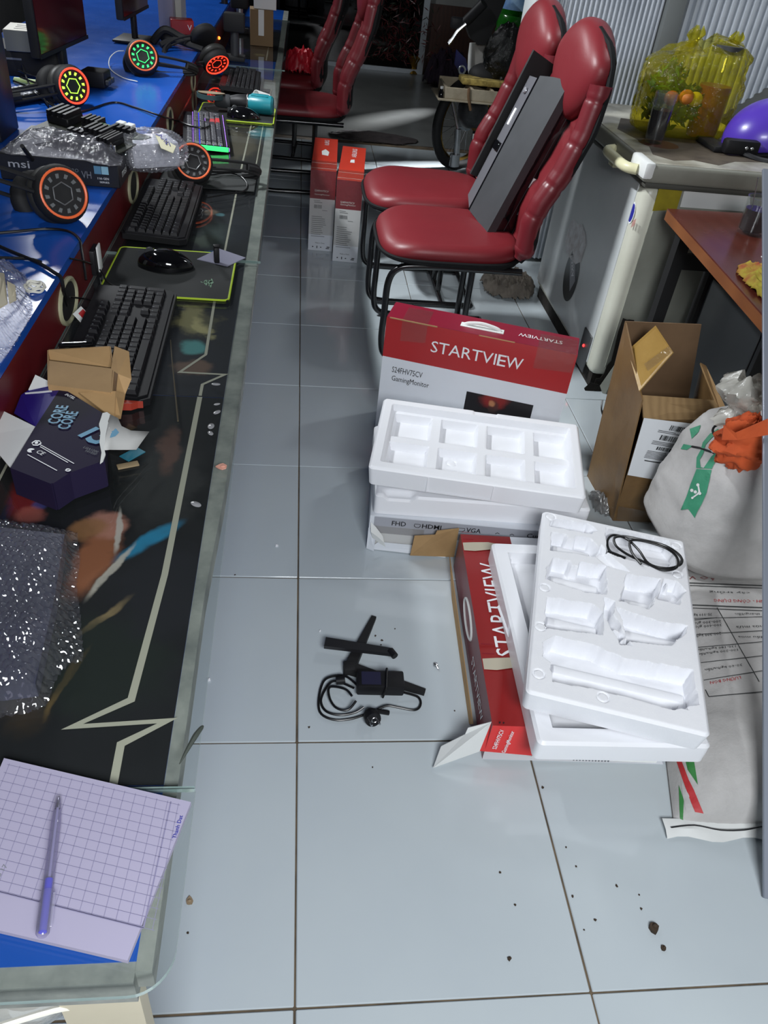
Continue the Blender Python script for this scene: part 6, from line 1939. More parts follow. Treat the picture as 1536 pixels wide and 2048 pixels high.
he = thing('helmet', 'purple open helmet with black lining at the right edge on the freezer', 'helmet', (1.625, 2.36, zl_ + .015))
hu = np.linspace(-PI * .95, PI * .95, 44)[None, :]; hv = np.linspace(.0, PI * .56, 16)[:, None]
HM = tl(0, 0, .03) @ rot(-.18, 'Y')
part('shell', MB().grid(.165 * np.sin(hv) * np.cos(hu + PI), .125 * np.sin(hv) * np.sin(hu + PI), .125 * np.cos(hv) + 0 * hu, 0, HM, True), m_purple, he)
o = he.children[0]; sm = o.modifiers.new('thick', 'SOLIDIFY'); sm.thickness = .006
part('rim', MB().tube([(.167 * math.sin(PI * .56) * math.cos(a), .127 * math.sin(PI * .56) * math.sin(a), .125 * math.cos(PI * .56)) for a in np.linspace(0, 2 * PI, 36, endpoint=False)], .007, 6, closed=True, T=HM), m_black, he)
part('visor_hinge', MB().rbox(-.215, -.09, -.125, -.085, -.012, .035, .010).rbox(-.24, -.18, -.10, .06, -.014, .004, .004), m_black, he)
for dx in (-.14, -.12):
    part('rivet', MB().lathe([(0, .003), (.005, .002), (.006, 0)], 10, 0, tl(dx, -.126, .012) @ rot(PI / 2, 'X')), m_steel, he)
part('strap', MB().tube(spline([(-.15, -.10, -.005), (-.10, -.16, -.012), (-.03, -.18, -.012), (.03, -.15, -.01)], 6), .009, 7), m_black, he)

# ------------------------------------------------------------------ brown table, coffee mug and patterned cloth
bt_ = thing('brown_table', 'brown veneer table with an orange wood edge at the right', 'table', (0, 0, 0))
zt = .722
e0, e1 = on_z(1335, 417, zt), on_z(1536, 640, zt)
dirn = (e1 - e0)
e2 = e0 + dirn * 1.5
top = [(e0.x, e0.y), (e0.x + .66, e0.y + .04), (e2.x + .75, e2.y), (e2.x, e2.y)]
part('top', MB().prism(top[::-1], zt - .004, zt), m_wood, bt_)
part('edge', MB().prism(top[::-1], zt - .034, zt - .004), m_woodedge, bt_)
for x, y in ((e0.x + .06, e0.y - .05), (e0.x + .20, e0.y - .05), (e0.x + .56, e0.y - .05), (e2.x + .5, e2.y + .1)):
    part('leg', MB().box(x - .02, x + .02, y - .02, y + .02, .0, zt - .034), m_blackm, bt_)
part('rail', MB().box(e0.x + .06, e0.x + .58, e0.y - .06, e0.y - .04, .55, .60), m_blackm, bt_)
part('rail', MB().box(e0.x + .06, e0.x + .58, e0.y - .06, e0.y - .04, .12, .15), m_blackm, bt_)
ck = thing('shade_block', 'dark block added for the shade under the brown table', 'dark block', (0, 0, 0))  # dark block added where shade lies under the table
part('shell', MB().rbox(1.34, 1.80, 1.50, 1.90, .001, .56, .004), mat('shade_black', (26, 28, 30), .35), ck)
part('grey_panel', MB().rbox(1.335, 1.341, 1.52, 1.88, .03, .54, .002, seg=1), mat('shade_block_grey', (44, 46, 48), .3), ck)
mg0 = on_z(1492, 466, zt)
mg = thing('glass_mug', 'clear glass mug of black coffee with a spoon on the brown table', 'mug', (mg0.x + .01, mg0.y, zt))
part('glass', MB().lathe([(0, 0), (.036, 0), (.039, .012), (.040, .085), (.042, .105), (.039, .105), (.037, .085), (.036, .014), (0, .010)], 28), m_clear, mg)
part('coffee', MB().lathe([(0, .011), (.0355, .012), (.0365, .072), (0, .072)], 24), m_drink, mg)
part('handle', MB().tube(spline([(.038, .0, .085), (.062, 0, .080), (.066, 0, .05), (.058, 0, .025), (.038, 0, .02)], 6), .006, 8), m_clear, mg)
part('spoon', MB().tube([(-.005, .01, .02), (-.028, .018, .155)], .0018, 6).ball((-.004, .01, .018), .011, .008, .004, 10, 6), m_steel, mg)
cl0 = on_z(1542, 585, zt)
cm_ = mat('patterned_cloth', (168, 158, 44), .8, var=(22, .95, (150, 54, 34)), bump=(60, .3, .002))
crumple('patterned_cloth', 'yellow and rust patterned cloth on the brown table edge', 'cloth', (cl0.x + .02, cl0.y + .02, zt + .001), .075, .17, .05, cm_, 17, fr=12)
wl = part('paper_note', MB().slab([on_z(*p, zt + .001) for p in ((1522, 512), (1560, 506), (1560, 530), (1535, 530))][::-1], .001), m_paperw)
tag(wl, 'white paper scrap on the brown table above the cloth', 'paper')

# ------------------------------------------------------------------ brown carton with shipping label
ct = thing('brown_carton', 'torn brown carton with a white shipping label in front of the freezer', 'carton', (0, 0, 0))
yf, yb_ = 1.265, 1.50
Fp = lambda px, py: on_y(px, py, yf)
f_tl, f_tr, f_br, f_bl = Fp(1284, 800), Fp(1452, 838), Fp(1400, 1058), Fp(1226, 1040)
for v in (f_br, f_bl):
    v.z = max(v.z, .002)
f_tr2 = Fp(1440, 840)
f_tlf = Fp(1287, 840)
part('front_panel', MB().slab([f_bl, f_br, f_tr2, f_tlf], .004), m_kraftd, ct)
dv = Vector((.02, yb_ - yf, 0.0))
b_bl = on_z(1212, 1008, .002); b_tl = on_y(1250, 642, 1.50)
b_bl = Vector((f_bl.x - .01, 1.50, .002))
part('left_panel', MB().slab([f_bl, f_tl, b_tl, b_bl], .004), m_kraftd, ct)
b_tr = on_y(1402, 648, 1.50); b_br = Vector((f_br.x + .0, 1.50, .002))
part('back_panel', MB().slab([b_bl, b_tl, b_tr, b_br], .004), m_kraftin, ct)
r_t1 = on_y(1446, 826, 1.30); r_t2 = on_y(1405, 732, 1.48)
part('right_panel', MB().slab([f_br, b_br, r_t2, f_tr2], .004), m_kraftd, ct)
part('base', MB().slab([f_bl, f_br, b_br, b_bl], .003), m_kraftin, ct)
part('front_flap', MB().slab([f_tlf, f_tr, on_y(1428, 800, 1.32), on_y(1284, 790, 1.32)], .005), mat('corrugated_inside', (170, 140, 98), .8, wave=(14, .5, (140, 112, 76))), ct)
part('left_flap', MB().slab([on_y(1256, 700, 1.44), on_y(1278, 782, 1.28), on_y(1346, 704, 1.33), on_y(1311, 651, 1.40)], .004), mat('taped_carton', (172, 138, 76), .3, var=(10, .5, (150, 116, 60)), bump=(30, .3, .004)), ct)
part('right_flap', MB().slab([on_y(1399, 728, 1.47), on_y(1410, 734, 1.47), on_y(1453, 826, 1.29), on_y(1440, 830, 1.29)], .006), m_kraft, ct)
tp_ = MB().slab([on_y(1256, 695, 1.425), on_y(1306, 735, 1.31), on_y(1342, 702, 1.325), on_y(1330, 690, 1.34)], .001)
part('clear_tape', MB().slab([on_y(1296, 742, 1.300), on_y(1346, 704, 1.322), on_y(1338, 692, 1.333), on_y(1288, 728, 1.318)], .0012), m_tapew, ct)
yl_ = yf - .0055
L_ = lambda px, py: on_y(px, py, yl_)
lab = [L_(1288, 836), L_(1388, 848), L_(1360, 968), L_(1255, 950)]
part('shipping_label', MB().slab(lab[::-1], .001), m_label, ct)
lx = (L_(1385, 862) - L_(1287, 850)); ly = (L_(1288, 836) - L_(1255, 950))
TLb = frame(L_(1257, 946) + Vector((0, -.0016, 0)), L_(1357, 962) - L_(1257, 946), L_(1288, 838) - L_(1257, 946))
wl_, hl_ = (L_(1357, 962) - L_(1257, 946)).length, (L_(1288, 838) - L_(1257, 946)).length
rr = []
for (x0, x1, y0, y1) in ((.30, .78, .87, .96), (.22, .82, .68, .77), (.26, .78, .50, .56)):
    x = x0
    while x < x1:
        w_ = random.choice((.008, .014, .022)); rr.append((x * wl_, (x + w_) * wl_, y0 * hl_, y1 * hl_)); x += w_ + random.choice((.008, .016))
for y0, n_l in ((.835, 2), (.64, 3), (.455, 6)):
    for k in range(n_l):
        rr.append((.12 * wl_, (.45 + .45 * rng.rand()) * wl_, (y0 - .025 * k) * hl_, (y0 - .025 * k + .009) * hl_))
rr.append((.16 * wl_, .74 * wl_, .27 * hl_, .287 * hl_))
part('printed_label_text', printlines(rr, .0002), m_ink, ct, TLb)
part('end_tape', MB().slab([Fp(1236, 1010) + Vector((0, -.006, 0)), Fp(1300, 1022) + Vector((0, -.006, 0)), Fp(1296, 1048) + Vector((0, -.006, .004)), Fp(1231, 1038) + Vector((0, -.006, .004))][::-1], .0008), m_tapew, ct)
bx = on_z(1205, 995, .03)
crumple('film_scrap', 'small clear film scrap on the floor left of the brown carton', 'film', (bx.x, bx.y, .001), .03, .06, .05, clear('film_scrap', (235, 235, 235), 1.45, .15, body=.3, bodycol=(150, 150, 150)), 31, n=30)

# ------------------------------------------------------------------ sacks
def decal(poly, bvh, m_, parent, name, step=5.0, off=.0012, label=None):
    """print on a curved surface: the polygon's points are dropped on to the surface"""
    xs = [p[0] for p in poly]; ys = [p[1] for p in poly]
    nx = max(2, int((max(xs) - min(xs)) / step) + 1); ny = max(2, int((max(ys) - min(ys)) / step) + 1)
    mb = MB()
    bm = bmesh.new()
    vs = [bm.verts.new((x, y, 0)) for x, y in poly]
    bm.faces.new(vs)
    for k in range(1, nx):
        x = min(xs) + (max(xs) - min(xs)) * k / nx
        bmesh.ops.bisect_plane(bm, geom=list(bm.verts) + list(bm.edges) + list(bm.faces), plane_co=(x, 0, 0), plane_no=(1, 0, 0))
    for k in range(1, ny):
        y = min(ys) + (max(ys) - min(ys)) * k / ny
        bmesh.ops.bisect_plane(bm, geom=list(bm.verts) + list(bm.edges) + list(bm.faces), plane_co=(0, y, 0), plane_no=(0, 1, 0))
    bm.verts.index_update()
    P_ = []
    for v in bm.verts:
        d = ray(v.co.x, v.co.y).normalized()
        hit = bvh.ray_cast(CAM, d)
        P_.append((hit[0] + hit[1] * off * (1 if hit[1].dot(d) < 0 else -1)) if hit[0] is not None else None)
    fs = [tuple(v.index for v in f.verts) for f in bm.faces]
    fs = [f for f in fs if all(P_[i] is not None for i in f)]
    bm.free()
    P_ = [p if p is not None else Vector((0, 0, 0)) for p in P_]
    mb.add(P_, fs)
    return part(name, mb, m_, parent, None, label)


def text_decal(body, p0, p1, h, bvh, m_, parent, flipv=1):
    """lettering printed on a curved surface, baseline from pixel p0 to p1, letters h pixels tall"""
    cu = bpy.data.curves.new('t', 'FONT'); cu.body = body; cu.resolution_u = 1
    to = bpy.data.objects.new('t', cu); C.objects.link(to)
    bpy.context.view_layer.update()
    me = bpy.data.meshes.new_from_object(to)
    bpy.data.objects.remove(to); bpy.data.curves.remove(cu)
    co = np.array([v.co for v in me.vertices])
    x0, x1 = co[:, 0].min(), co[:, 0].max(); y1 = co[:, 1].max()
    d = np.array(p1, float) - np.array(p0, float); n_ = np.array([d[1], -d[0]]) / np.linalg.norm(d) * flipv
    for v in me.vertices:
        q = np.array(p0) + d * ((v.co.x - x0) / (x1 - x0)) + n_ * h * (v.co.y / y1)
        dr = ray(*q).normalized()
        hit = bvh.ray_cast(CAM, dr)
        v.co = hit[0] - dr * .0025 if hit[0] is not None else Vector((p_ for p_ in on_z(q[0], q[1], .1)))
    me.materials.clear(); me.materials.append(m_); me.name = 'printed_lettering'; me.update()
    return link('printed_lettering', me, parent)


def sack_surface(corners, H, seed, n=70, e=(3.2, 4.0), seam=.02):
    """lying sack: corners near-left, near-right, far-right, far-left"""
    U, V = np.meshgrid(np.linspace(0, 1, n), np.linspace(0, 1, n))
    c = [np.array(p, float) for p in corners]
    X = (1 - U) * (1 - V) * c[0][0] + U * (1 - V) * c[1][0] + U * V * c[2][0] + (1 - U) * V * c[3][0]
    Yv = (1 - U) * (1 - V) * c[0][1] + U * (1 - V) * c[1][1] + U * V * c[2][1] + (1 - U) * V * c[3][1]
    g = np.clip((1 - np.abs(2 * U - 1) ** e[0]) * (1 - np.abs(2 * V - 1) ** e[1]), 0, 1) ** .55
    wr = .010 * (ridged(X * 9, Yv * 9, seed, 3) - .45) + .006 * (fbm(X * 26, Yv * 26, seed + 1) - .5)
    edge = np.minimum(np.minimum(U, 1 - U), np.minimum(V, 1 - V))
    wr = wr * (1 + 2.2 * np.exp(-edge * 16))
    Z = .006 + H * g + wr * sst(0, .05, edge)
    return X, Yv, np.maximum(Z, .004)


sk = thing('fertiliser_sack', 'white printed sack lying flat on the floor under the standing sack', 'sack', (0, 0, 0))
X, Yv, Z = sack_surface([(.760, .288), (1.40, .262), (1.56, 1.02), (.965, 1.04)], .128, 5)
smb = MB().grid(X, Yv, Z, 0, None, True).grid(X, Yv, 0 * Z + .001, 0, None, False)
part('woven_bag', smb, m_sack, sk)
bvh1 = BVHTree.FromPolygons([Vector(v) for v in smb.v], smb.f)
sew = MB().tube(spline([(.745 + .66 * t, .278 - .028 * t + .006 * math.sin(t * 25), .0195 + .001 * math.sin(t * 40)) for t in np.linspace(0, 1, 14)], 4), .0013, 6)
part('seam', MB().grid(*[np.array(a) for a in ([np.linspace(.735, 1.40, 30)] * 3, [.262 - .03 * np.linspace(0, 1, 30) + .006 * np.sin(np.linspace(0, 30, 30)), .278 - .03 * np.linspace(0, 1, 30), .30 - .03 * np.linspace(0, 1, 30)], [[.006] * 30, list(.014 + .004 * np.sin(np.linspace(0, 24, 30))), [.016] * 30])]), m_paperw, sk)
part('stitch', sew, m_ink, sk)
part('thread_loop', MB().tube([on_z(1356 + 7 * math.cos(a), 1648 + 9 * math.sin(a), .006) for a in np.linspace(0, 2 * PI, 14, endpoint=False)], .0012, 5, closed=True), m_inkg, sk)
m_redp = mat('sack_red_print', (186, 48, 52), .6); m_greenp = mat('sack_leaf_print', (54, 128, 62), .6); m_greyp = mat('sack_black_print', (60, 62, 62), .7); m_brownp = mat('sack_brown_red_print', (140, 58, 56), .7)
decal([(1352, 1518), (1362, 1517), (1378, 1560), (1388, 1580), (1407, 1627), (1390, 1624), (1380, 1600), (1366, 1560)], bvh1, m_redp, sk, 'printed_stripe')
decal([(1370, 1516), (1388, 1520), (1396, 1570), (1376, 1540)], bvh1, m_greenp, sk, 'printed_leaf')
decal([(1358, 1570), (1368, 1600), (1366, 1640), (1360, 1640)], bvh1, m_greenp, sk, 'printed_leaf')
decal([(1362, 1560), (1378, 1590), (1386, 1622), (1372, 1622), (1366, 1592)], bvh1, m_sack, sk, 'printed_gap')
for a, b, w in (((1366, 1166), (1524, 1172), 2.2), ((1366, 1171), (1524, 1177), 1.6), ((1370, 1210), (1524, 1216), 2.4), ((1371, 1216), (1524, 1222), 1.6), ((1376, 1242), (1434, 1236), 1.4), ((1376, 1238), (1524, 1234), 1.2), ((1384, 1270), (1524, 1262), 1.4), ((1390, 1296), (1524, 1284), 1.4), ((1402, 1326), (1524, 1312), 1.4), ((1408, 1361), (1524, 1342), 1.4), ((1434, 1216), (1518, 1364), 1.8), ((1418, 1394), (1524, 1384), 1.8), ((1411, 1380), (1418, 1394), 1.8)):
    dx, dy = b[0] - a[0], b[1] - a[1]; l_ = math.hypot(dx, dy); ox, oy = -dy / l_ * w / 2, dx / l_ * w / 2
    decal([(a[0] + ox, a[1] + oy), (b[0] + ox, b[1] + oy), (b[0] - ox, b[1] - oy), (a[0] - ox, a[1] - oy)], bvh1, m_greyp, sk, 'printed_rule', step=12)
TD = lambda s, p0, p1, h, m_: text_decal(s, p0, p1, h, bvh1, m_, sk, 1)
TD('L\u01af\u1ee2NG B\u00d3N', (1481, 1352), (1420, 1363), 7, m_redp)
TD('30-60 kg/ha/l\u1ea7n', (1484, 1327), (1410, 1338), 6, m_greyp)
TD('130-180 kg/ha/l\u1ea7n', (1471, 1290), (1394, 1298), 5.5, m_greyp)
TD('100-200 kg/ha/l\u1ea7n', (1475, 1297), (1396, 1307), 5.5, m_greyp)
TD('200-300 kg/ha', (1442, 1264), (1386, 1270), 5.5, m_greyp)
TD('200-300 g/c\u00e2y', (1442, 1240), (1380, 1245), 5, m_greyp)
TD('300-600 g/c\u00e2y', (1443, 1247), (1382, 1253), 5, m_greyp)
TD('75-110 kg/ha', (1424, 1226), (1376, 1229), 5, m_greyp)
TD('T\u00cdNH - C\u00d4NG D\u1ee4NG', (1540, 1200), (1428, 1198), 7, m_redp)
TD('TO\u00c0N & B\u1ea2O V\u1ec6', (1540, 1155), (1366, 1152), 8, m_brownp)
TD('1 th\u00e1ng/l\u1ea7n', (1528, 1226), (1470, 1226), 5, m_greyp)
TD('c\u00e2y tr\u1ed3ng', (1500, 1184), (1418, 1182), 5, m_greyp)
TD('m\u00f9a m\u01b0a', (1530, 1250), (1472, 1252), 5, m_greyp)
TD('\u0111\u1ea7u m\u00f9a', (1530, 1272), (1476, 1272), 5, m_greyp)

sk2 = thing('fertiliser_sack', 'white sack with green ribbon print standing tied behind the foam stack', 'sack', (0, 0, 0))
uu = np.linspace(0, 2 * PI, 90, endpoint=False)[None, :]; vv = np.linspace(0, 1, 60)[:, None]
zz = .095 + .44 * vv
rx = np.interp(vv, [0, .04, .12, .40, .66, .82, .90, .96, 1.0], [.22, .275, .295, .285, .262, .235, .16, .07, .045])
ry = np.interp(vv, [0, .04, .12, .40, .66, .82, .90, .96, 1.0], [.16, .185, .20, .19, .172, .145, .10, .05, .035])
fold = 1 + .05 * (ridged(uu * 1.6, vv * 3 + np.sin(uu), 14, 3) - .5) * (1 + 2.5 * sst(.6, .95, vv)) + .02 * (fbm(uu * 5, vv * 9, 5) - .5)
sg2 = lambda q: np.sign(q) * np.abs(q) ** .52
cx_ = 1.262 - .012 * vv; cy_ = 1.075 - .02 * vv
X = cx_ + rx * fold * sg2(np.cos(uu)); Yv = cy_ + ry * fold * sg2(np.sin(uu)); Z = zz + 0 * uu
smb = MB().grid(X, Yv, Z, 0, None, True, close=True)
k_ = len(smb.v)
smb.f.append(tuple(range(90))); smb.m.append(0); smb.s.append(False)
part('woven_bag', smb, m_sack, sk2)
bvh2 = BVHTree.FromPolygons([Vector(v) for v in smb.v], smb.f)
decal([(1394, 938), (1424, 940), (1414, 985), (1404, 1008), (1396, 1022), (1390, 1036), (1377, 1018), (1362, 1020), (1374, 992), (1382, 968)], bvh2, m_sackgreen, sk2, 'printed_ribbon')
decal([(1402, 900), (1406, 885), (1420, 868), (1436, 858), (1440, 862), (1424, 876), (1412, 890), (1408, 905), (1400, 920), (1402, 934), (1408, 936), (1424, 912), (1434, 904), (1438, 910), (1424, 938), (1393, 936), (1394, 915)], bvh2, m_sackgreen, sk2, 'printed_ribbon')
decal([(1380, 858), (1402, 850), (1398, 864), (1384, 878)], bvh2, m_sackgreen, sk2, 'printed_ribbon')
decal([(1362, 898), (1368, 888), (1386, 892), (1374, 900)], bvh2, m_sackgreen, sk2, 'printed_ribbon')
for cx0, cy0, r_ in ((1397, 970, 3.2), (1385, 981, 3.4), (1392, 984, 3.4), (1401, 987, 3), (1386, 996, 2.4)):
    decal([(cx0 + r_ * math.cos(a), cy0 + r_ * math.sin(a)) for a in np.linspace(0, 2 * PI, 10, endpoint=False)], bvh2, m_paperw, sk2, 'printed_dot', off=.002)
decal([(1396, 970), (1399, 970), (1402, 986), (1388, 996), (1386, 994), (1398, 985)], bvh2, m_paperw, sk2, 'printed_stem', off=.0018)
rope = [bvh2.ray_cast(CAM, ray(x, y).normalized())[0] for x, y in ((1384, 893), (1400, 896), (1420, 903), (1440, 912), (1458, 922))]
rope = [p for p in rope if p is not None]
if len(rope) > 2:
    part('stitch', MB().tube(rope, .0028, 6), m_ink, sk2)
tie = on_y(1492, 822, 1.05)
tm = MB()
uu = np.linspace(0, 2 * PI, 50, endpoint=False)[None, :]; vv = np.linspace(0, 1, 22)[:, None]
rr = np.interp(vv, [0, .15, .3, .5, .75, 1], [.055, .03, .02, .045, .055, .02]) * (1 + .35 * (ridged(uu * 1.9, vv * 3, 22, 3) - .5) * 2)
tm.grid(tie.x - .01 + rr * np.cos(uu) - .02 * vv, tie.y + rr * np.sin(uu), tie.z - .03 + .12 * vv + .012 * np.cos(uu * 3) * vv, 0, None, True, close=True)
part('tied_neck', tm, m_plasticw, sk2)
rim = MB().tube([(tie.x - .02 + .045 * math.cos(a), tie.y - .01 + .035 * math.sin(a), tie.z - .06 + .006 * math.sin(a)) for a in np.linspace(0, 2 * PI, 24, endpoint=False)], .003, 6, closed=True)
part('neck_ring', rim, m_black, sk2)

oc = on_y(1496, 896, .93)
om = MB()
uu = np.linspace(0, 2 * PI, 70, endpoint=False)[None, :]; vv = np.linspace(0.02, PI, 36)[:, None]
rd = 1 + .42 * (ridged(uu * 1.9 + vv, vv * 2.6, 33, 4) - .5) + .09 * np.sin(vv * 11 + 3 * np.cos(uu * 1.5))
om.grid(oc.x + .015 + .078 * rd * np.sin(vv) * np.cos(uu), oc.y + .03 + .05 * rd * np.sin(vv) * np.sin(uu), oc.z + .062 * rd * np.cos(vv) - .004, 0, None, True, close=True)
oo = part('orange_cloth', om, m_cloth)
tag(oo, 'crumpled orange cloth lying over the tied sack', 'cloth')
cf = part('orange_fold', MB().slab([on_y(1448, 850, .90), on_y(1472, 866, .88), on_y(1536, 838, .89), on_y(1536, 870, .875), on_y(1476, 880, .875), on_y(1444, 880, .89)][::-1], .004), m_cloth, oo)

gp = thing('steel_bar', 'flat grey steel bar leaning from the floor onto the brown table edge', 'bar', (0, 0, 0))
b0, b1 = on_z(1526, 1796, .006), on_z(1525, 628, .745)
dl_ = b1 - b0
TGB = frame(b0, dl_, Vector((1, -.2, 0)))
part('sheet', MB().rbox(0, dl_.length * 1.32, 0.0, .05, -.004, .004, .0015, 0, TGB, seg=1), mat('steel_grey', (142, 148, 160), .4, metal=.3), gp)

# ------------------------------------------------------------------ motorbike and what stands round it
mk = thing('motorbike', 'old motorbike with a gold rimmed wheel and a wooden crate on it', 'motorbike', (0, 0, 0))
B = lambda px, py, y=5.0: on_y(px, py, y)
wc0 = B(926, 262, 5.05); wc0.z = .285
TW = frame(wc0, (.80, .60, 0), (0, 0, 1))
a_ = np.linspace(0, 2 * PI, 48, endpoint=False)
part('tyre', MB().tube([(.255 * math.cos(a), .255 * math.sin(a), 0) for a in a_], .030, 10, closed=True, T=TW), m_blackm, mk)
part('rim', MB().lathe([(.222, -.02), (.214, -.012), (.210, 0), (.214, .012), (.222, .02)], 48, 0, TW), mat('gold_rim', (146, 116, 44), .3, metal=.7), mk)
sp_ = MB()
for k in range(28):
    a = 2 * PI * k / 28
    sp_.tube([(.03 * math.cos(a + .4 * (-1) ** k), .03 * math.sin(a + .4 * (-1) ** k), .02 * (-1) ** k), (.214 * math.cos(a), .214 * math.sin(a), 0)], .0018, 4, 0, False, TW)
part('spokes', sp_, m_steel, mk)
part('hub', MB().lathe([(0, -.04), (.035, -.04), (.04, 0), (.035, .04), (0, .04)], 20, 0, TW), m_alu, mk)
part('shock_absorber', MB().tube([B(912, 322, 4.86), B(916, 258, 4.86)], .022, 12).tube([B(908, 332, 4.85), B(910, 308, 4.85)], .034, 12), m_steel, mk)
part('shock_rod', MB().tube([B(916, 258, 4.86), B(905, 205, 4.9)], .010, 8), m_steel, mk)
part('engine', MB().ball(tuple(B(945, 226, 5.0)), .10, .08, .09, 16, 10, p=.7), mat('engine_dark', (44, 44, 48), .4, var=(20, .7, (80, 80, 84))), mk)
part('exhaust_shield', MB().slab([B(938, 250, 4.95), B(972, 218, 4.95), B(980, 224, 4.95), B(972, 262, 4.95), B(946, 262, 4.95)][::-1], .01), mat('brass_plate', (128, 96, 50), .3, metal=.6), mk)
part('side_board', MB().slab([B(946, 268, 4.9), B(954, 268, 4.9), B(948, 308, 4.9), B(942, 308, 4.9)][::-1], .008), m_paperw, mk)
part('leg_shield', MB().slab([B(942, 86, 5.1), B(981, 88, 5.1), B(980, 132, 5.1), B(958, 134, 5.1), B(938, 152, 5.1)][::-1], .02), mat('shield_white', (196, 194, 188), .4), mk)
part('shield_edge', MB().tube([B(943, 86, 5.08), B(940, 110, 5.07), B(939, 135, 5.06), B(941, 150, 5.06)], .012, 8), m_paperw, mk)
part('handlebar_cover', MB().slab([B(932, 50, 5.0), B(945, 30, 5.0), B(975, -12, 5.0), B(1016, -12, 5.0), B(1004, 20, 5.0), B(986, 60, 5.0), B(978, 90, 5.0), B(956, 90, 5.0), B(942, 78, 5.0)][::-1], .10), m_blackm, mk)
part('grip', MB().tube([B(930, 45, 4.96), B(968, 6, 4.90)], .030, 12), m_black, mk)
part('brake_lever', MB().tube(spline([B(932, 48, 4.93), B(916, 62, 4.93), B(905, 78, 4.93), B(897, 88, 4.93), B(902, 80, 4.93)], 4), .010, 7), m_steel, mk)
part('switch_block', MB().rbox(-.04, .04, -.03, .03, -.03, .03, .01, 0, tl(*B(915, 46, 4.97))), m_black, mk)
part('mirror_stalk', MB().tube([B(908, 40, 4.97), B(935, 36, 4.97)], .008, 6), m_blackm, mk)
part('fairing', MB().slab([B(914, 100, 5.1), B(932, 118, 5.1), B(936, 140, 5.1), B(920, 146, 5.1), B(910, 130, 5.1)][::-1], .03), mat('fairing_blue', (34, 38, 96), .35), mk)
part('lock_ring', MB().tube([tuple(B(924 + 6 * math.cos(a), 140 + 8 * math.sin(a), 5.04)) for a in np.linspace(0, 2 * PI, 14, endpoint=False)], .006, 6, closed=True), m_alu, mk)
part('seat', MB().ball(tuple(B(978, 152, 5.0)), .135, .10, .075, 22, 12), m_blackm, mk)
ft = thing('foam_slab', 'torn yellow foam pad lying on the wooden crate', 'foam', (0, 0, 0))
fp = B(972, 166, 4.88)
part('pad', MB().rbox(fp.x - .16, fp.x + .17, fp.y - .06, fp.y + .1, fp.z - .012, fp.z + .022, .008), mat('yellow_foam', (208, 184, 104), .9, var=(26, .9, (96, 78, 36)), bump=(60, .6, .006)), ft)
wc_ = thing('wooden_crate', 'weathered pale wooden crate across the motorbike footboard', 'crate', (0, 0, 0))
q0, q1 = B(887, 194, 4.75), B(1016, 190, 4.75)
zb_ = q0.z
for (x0, x1, y0, y1, z0, z1) in ((q0.x - .04, q1.x, 4.70, 5.02, -.012, .0), (q0.x, q1.x, 4.71, 4.725, .0, .062), (q0.x, q1.x, 4.99, 5.005, .0, .075), (q0.x, q0.x + .015, 4.725, 4.99, 0, .062), (q0.x + .17, q0.x + .185, 4.725, 4.99, 0, .055), (q0.x + .30, q0.x + .315, 4.725, 4.99, 0, .055)):
    part('slat', MB().rbox(x0, x1, y0, y1, zb_ + z0, zb_ + z1, .002, seg=1), m_woodpale, wc_)
part('strap', MB().tube(spline([(q0.x + .14, 4.70, zb_ + .07), (q0.x + .145, 4.695, zb_ + .02), (q0.x + .17, 4.70, zb_ - .05)], 5), .009, 6), mat('strap_brown', (120, 92, 66), .7), wc_)
sb = thing('small_bottle', 'small dark bottle with a pale cap at the crate corner', 'bottle', tuple(Vector((q0.x - .02, 4.73, zb_))))
part('body', MB().lathe([(0, 0), (.016, 0), (.016, .03), (.009, .04), (.009, .05), (0, .05)], 14), m_blackg, sb)
part('cap', MB().lathe([(.010, .048), (.010, .06), (0, .06)], 12), m_paperw, sb)
crumple('dark_cloth', 'dark purple cloth heap behind the bike grip by the brown board', 'cloth', (1.42, 8.1, .002), .24, .3, .36, mat('dark_purple_cloth', (30, 16, 34), .9), 41)
pb_ = thing('black_bag', 'shiny black plastic bag bulging right of the motorbike seat', 'bag', (0, 0, 0))
bc_ = B(1008, 122, 4.98)
uu = np.linspace(0, 2 * PI, 60, endpoint=False)[None, :]; vv = np.linspace(0.03, PI - .03, 40)[:, None]
rd = 1 + .30 * (ridged(uu * 2 + vv, vv * 3, 51, 4) - .5)
part('film', MB().grid(bc_.x + .13 * rd * np.sin(vv) * np.cos(uu), bc_.y + .10 * rd * np.sin(vv) * np.sin(uu), bc_.z + .19 * rd * np.cos(vv), 0, None, True, close=True), mat('black_bag_film', (16, 18, 18), .12, bump=(30, .7, .02)), pb_)
jx = on_y(1027, 80, 5.3)
jg = thing('water_jug', 'big green water jug with a blue label behind the motorbike', 'water jug', (jx.x, 5.3, jx.z))
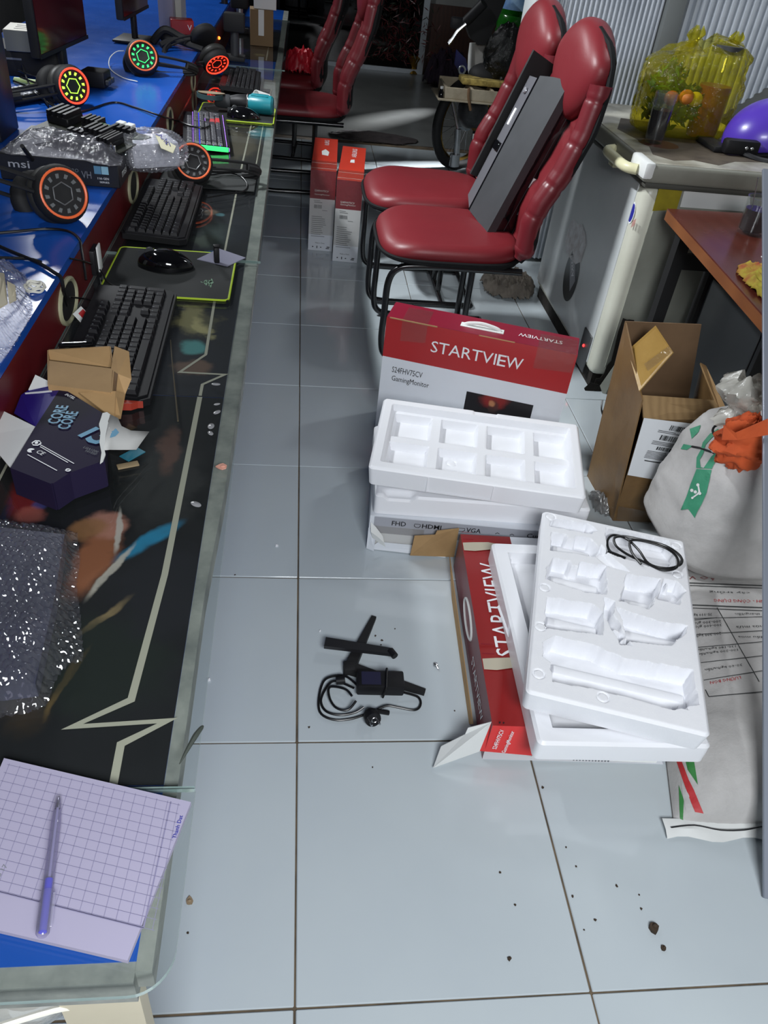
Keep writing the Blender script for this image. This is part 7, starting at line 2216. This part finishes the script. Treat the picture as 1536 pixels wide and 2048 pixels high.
jp = [(0, 0), (.11, 0), (.128, .012), (.130, .05), (.124, .06), (.130, .07), (.130, .13), (.124, .14), (.130, .15), (.130, .32), (.09, .38), (.03, .40), (.03, .44)]
part('shell', MB().lathe(jp, 32), m_greenjug, jg)
part('water', MB().lathe([(0, .006), (.12, .012), (.12, .30), (0, .30)], 24), mat('green_water', (30, 116, 30), .3), jg)
part('paper_label', MB().lathe([(.1315, .17), (.1315, .29)], 10, 0, None, True, 3.6, 4.75), mat('blue_white_label', (150, 186, 216), .5, var=(14, .9, (70, 120, 190))), jg)
js = thing('jug_stand', 'dark stool under the green water jug', 'stool', (jx.x, 5.3, 0))
part('top', MB().rbox(-.15, .15, -.15, .15, jx.z - .03, jx.z - .001, .004), mat('stand_pale', (150, 146, 134), .6), js)
for sx_ in (-.13, .13):
    for sy_ in (-.13, .13):
        part('leg', MB().box(sx_ - .015, sx_ + .015, sy_ - .015, sy_ + .015, 0, jx.z - .03), m_blackm, js)
# dark things by the far shop glass
tn = MB()
rs = np.random.RandomState(3)
tc_ = on_y(800, 60, 7.6)
for k in range(700):
    c0_ = Vector((tc_.x + rs.normal() * .16, 7.6 + rs.normal() * .12, .25 + abs(rs.normal()) * .34))
    d1 = Vector(rs.normal(size=3)).normalized() * .035; d2 = Vector(rs.normal(size=3)).normalized() * .006
    tn.add([c0_ - d1, c0_ + d2, c0_ + d1, c0_ - d2], [(0, 1, 2, 3)], k % 4 == 0)
tn_o = part('tinsel_heap', tn, [mat('tinsel_red', (70, 14, 18), .4), mat('tinsel_dark', (30, 40, 30), .4)])
tag(tn_o, 'heap of dark red tinsel in front of the far shop glass', 'tinsel'); tn_o['kind'] = 'stuff'
vs_ = thing('gold_trinket', 'small shiny gold trinket on the floor by the far glass frame', 'trinket', tuple(on_z(826, 146, 0.001)))
part('cup', MB().lathe([(0, 0), (.06, 0), (.03, .05), (.07, .14), (.05, .16), (0, .12)], 16), mat('gold_shine', (170, 130, 50), .25, metal=.9), vs_)
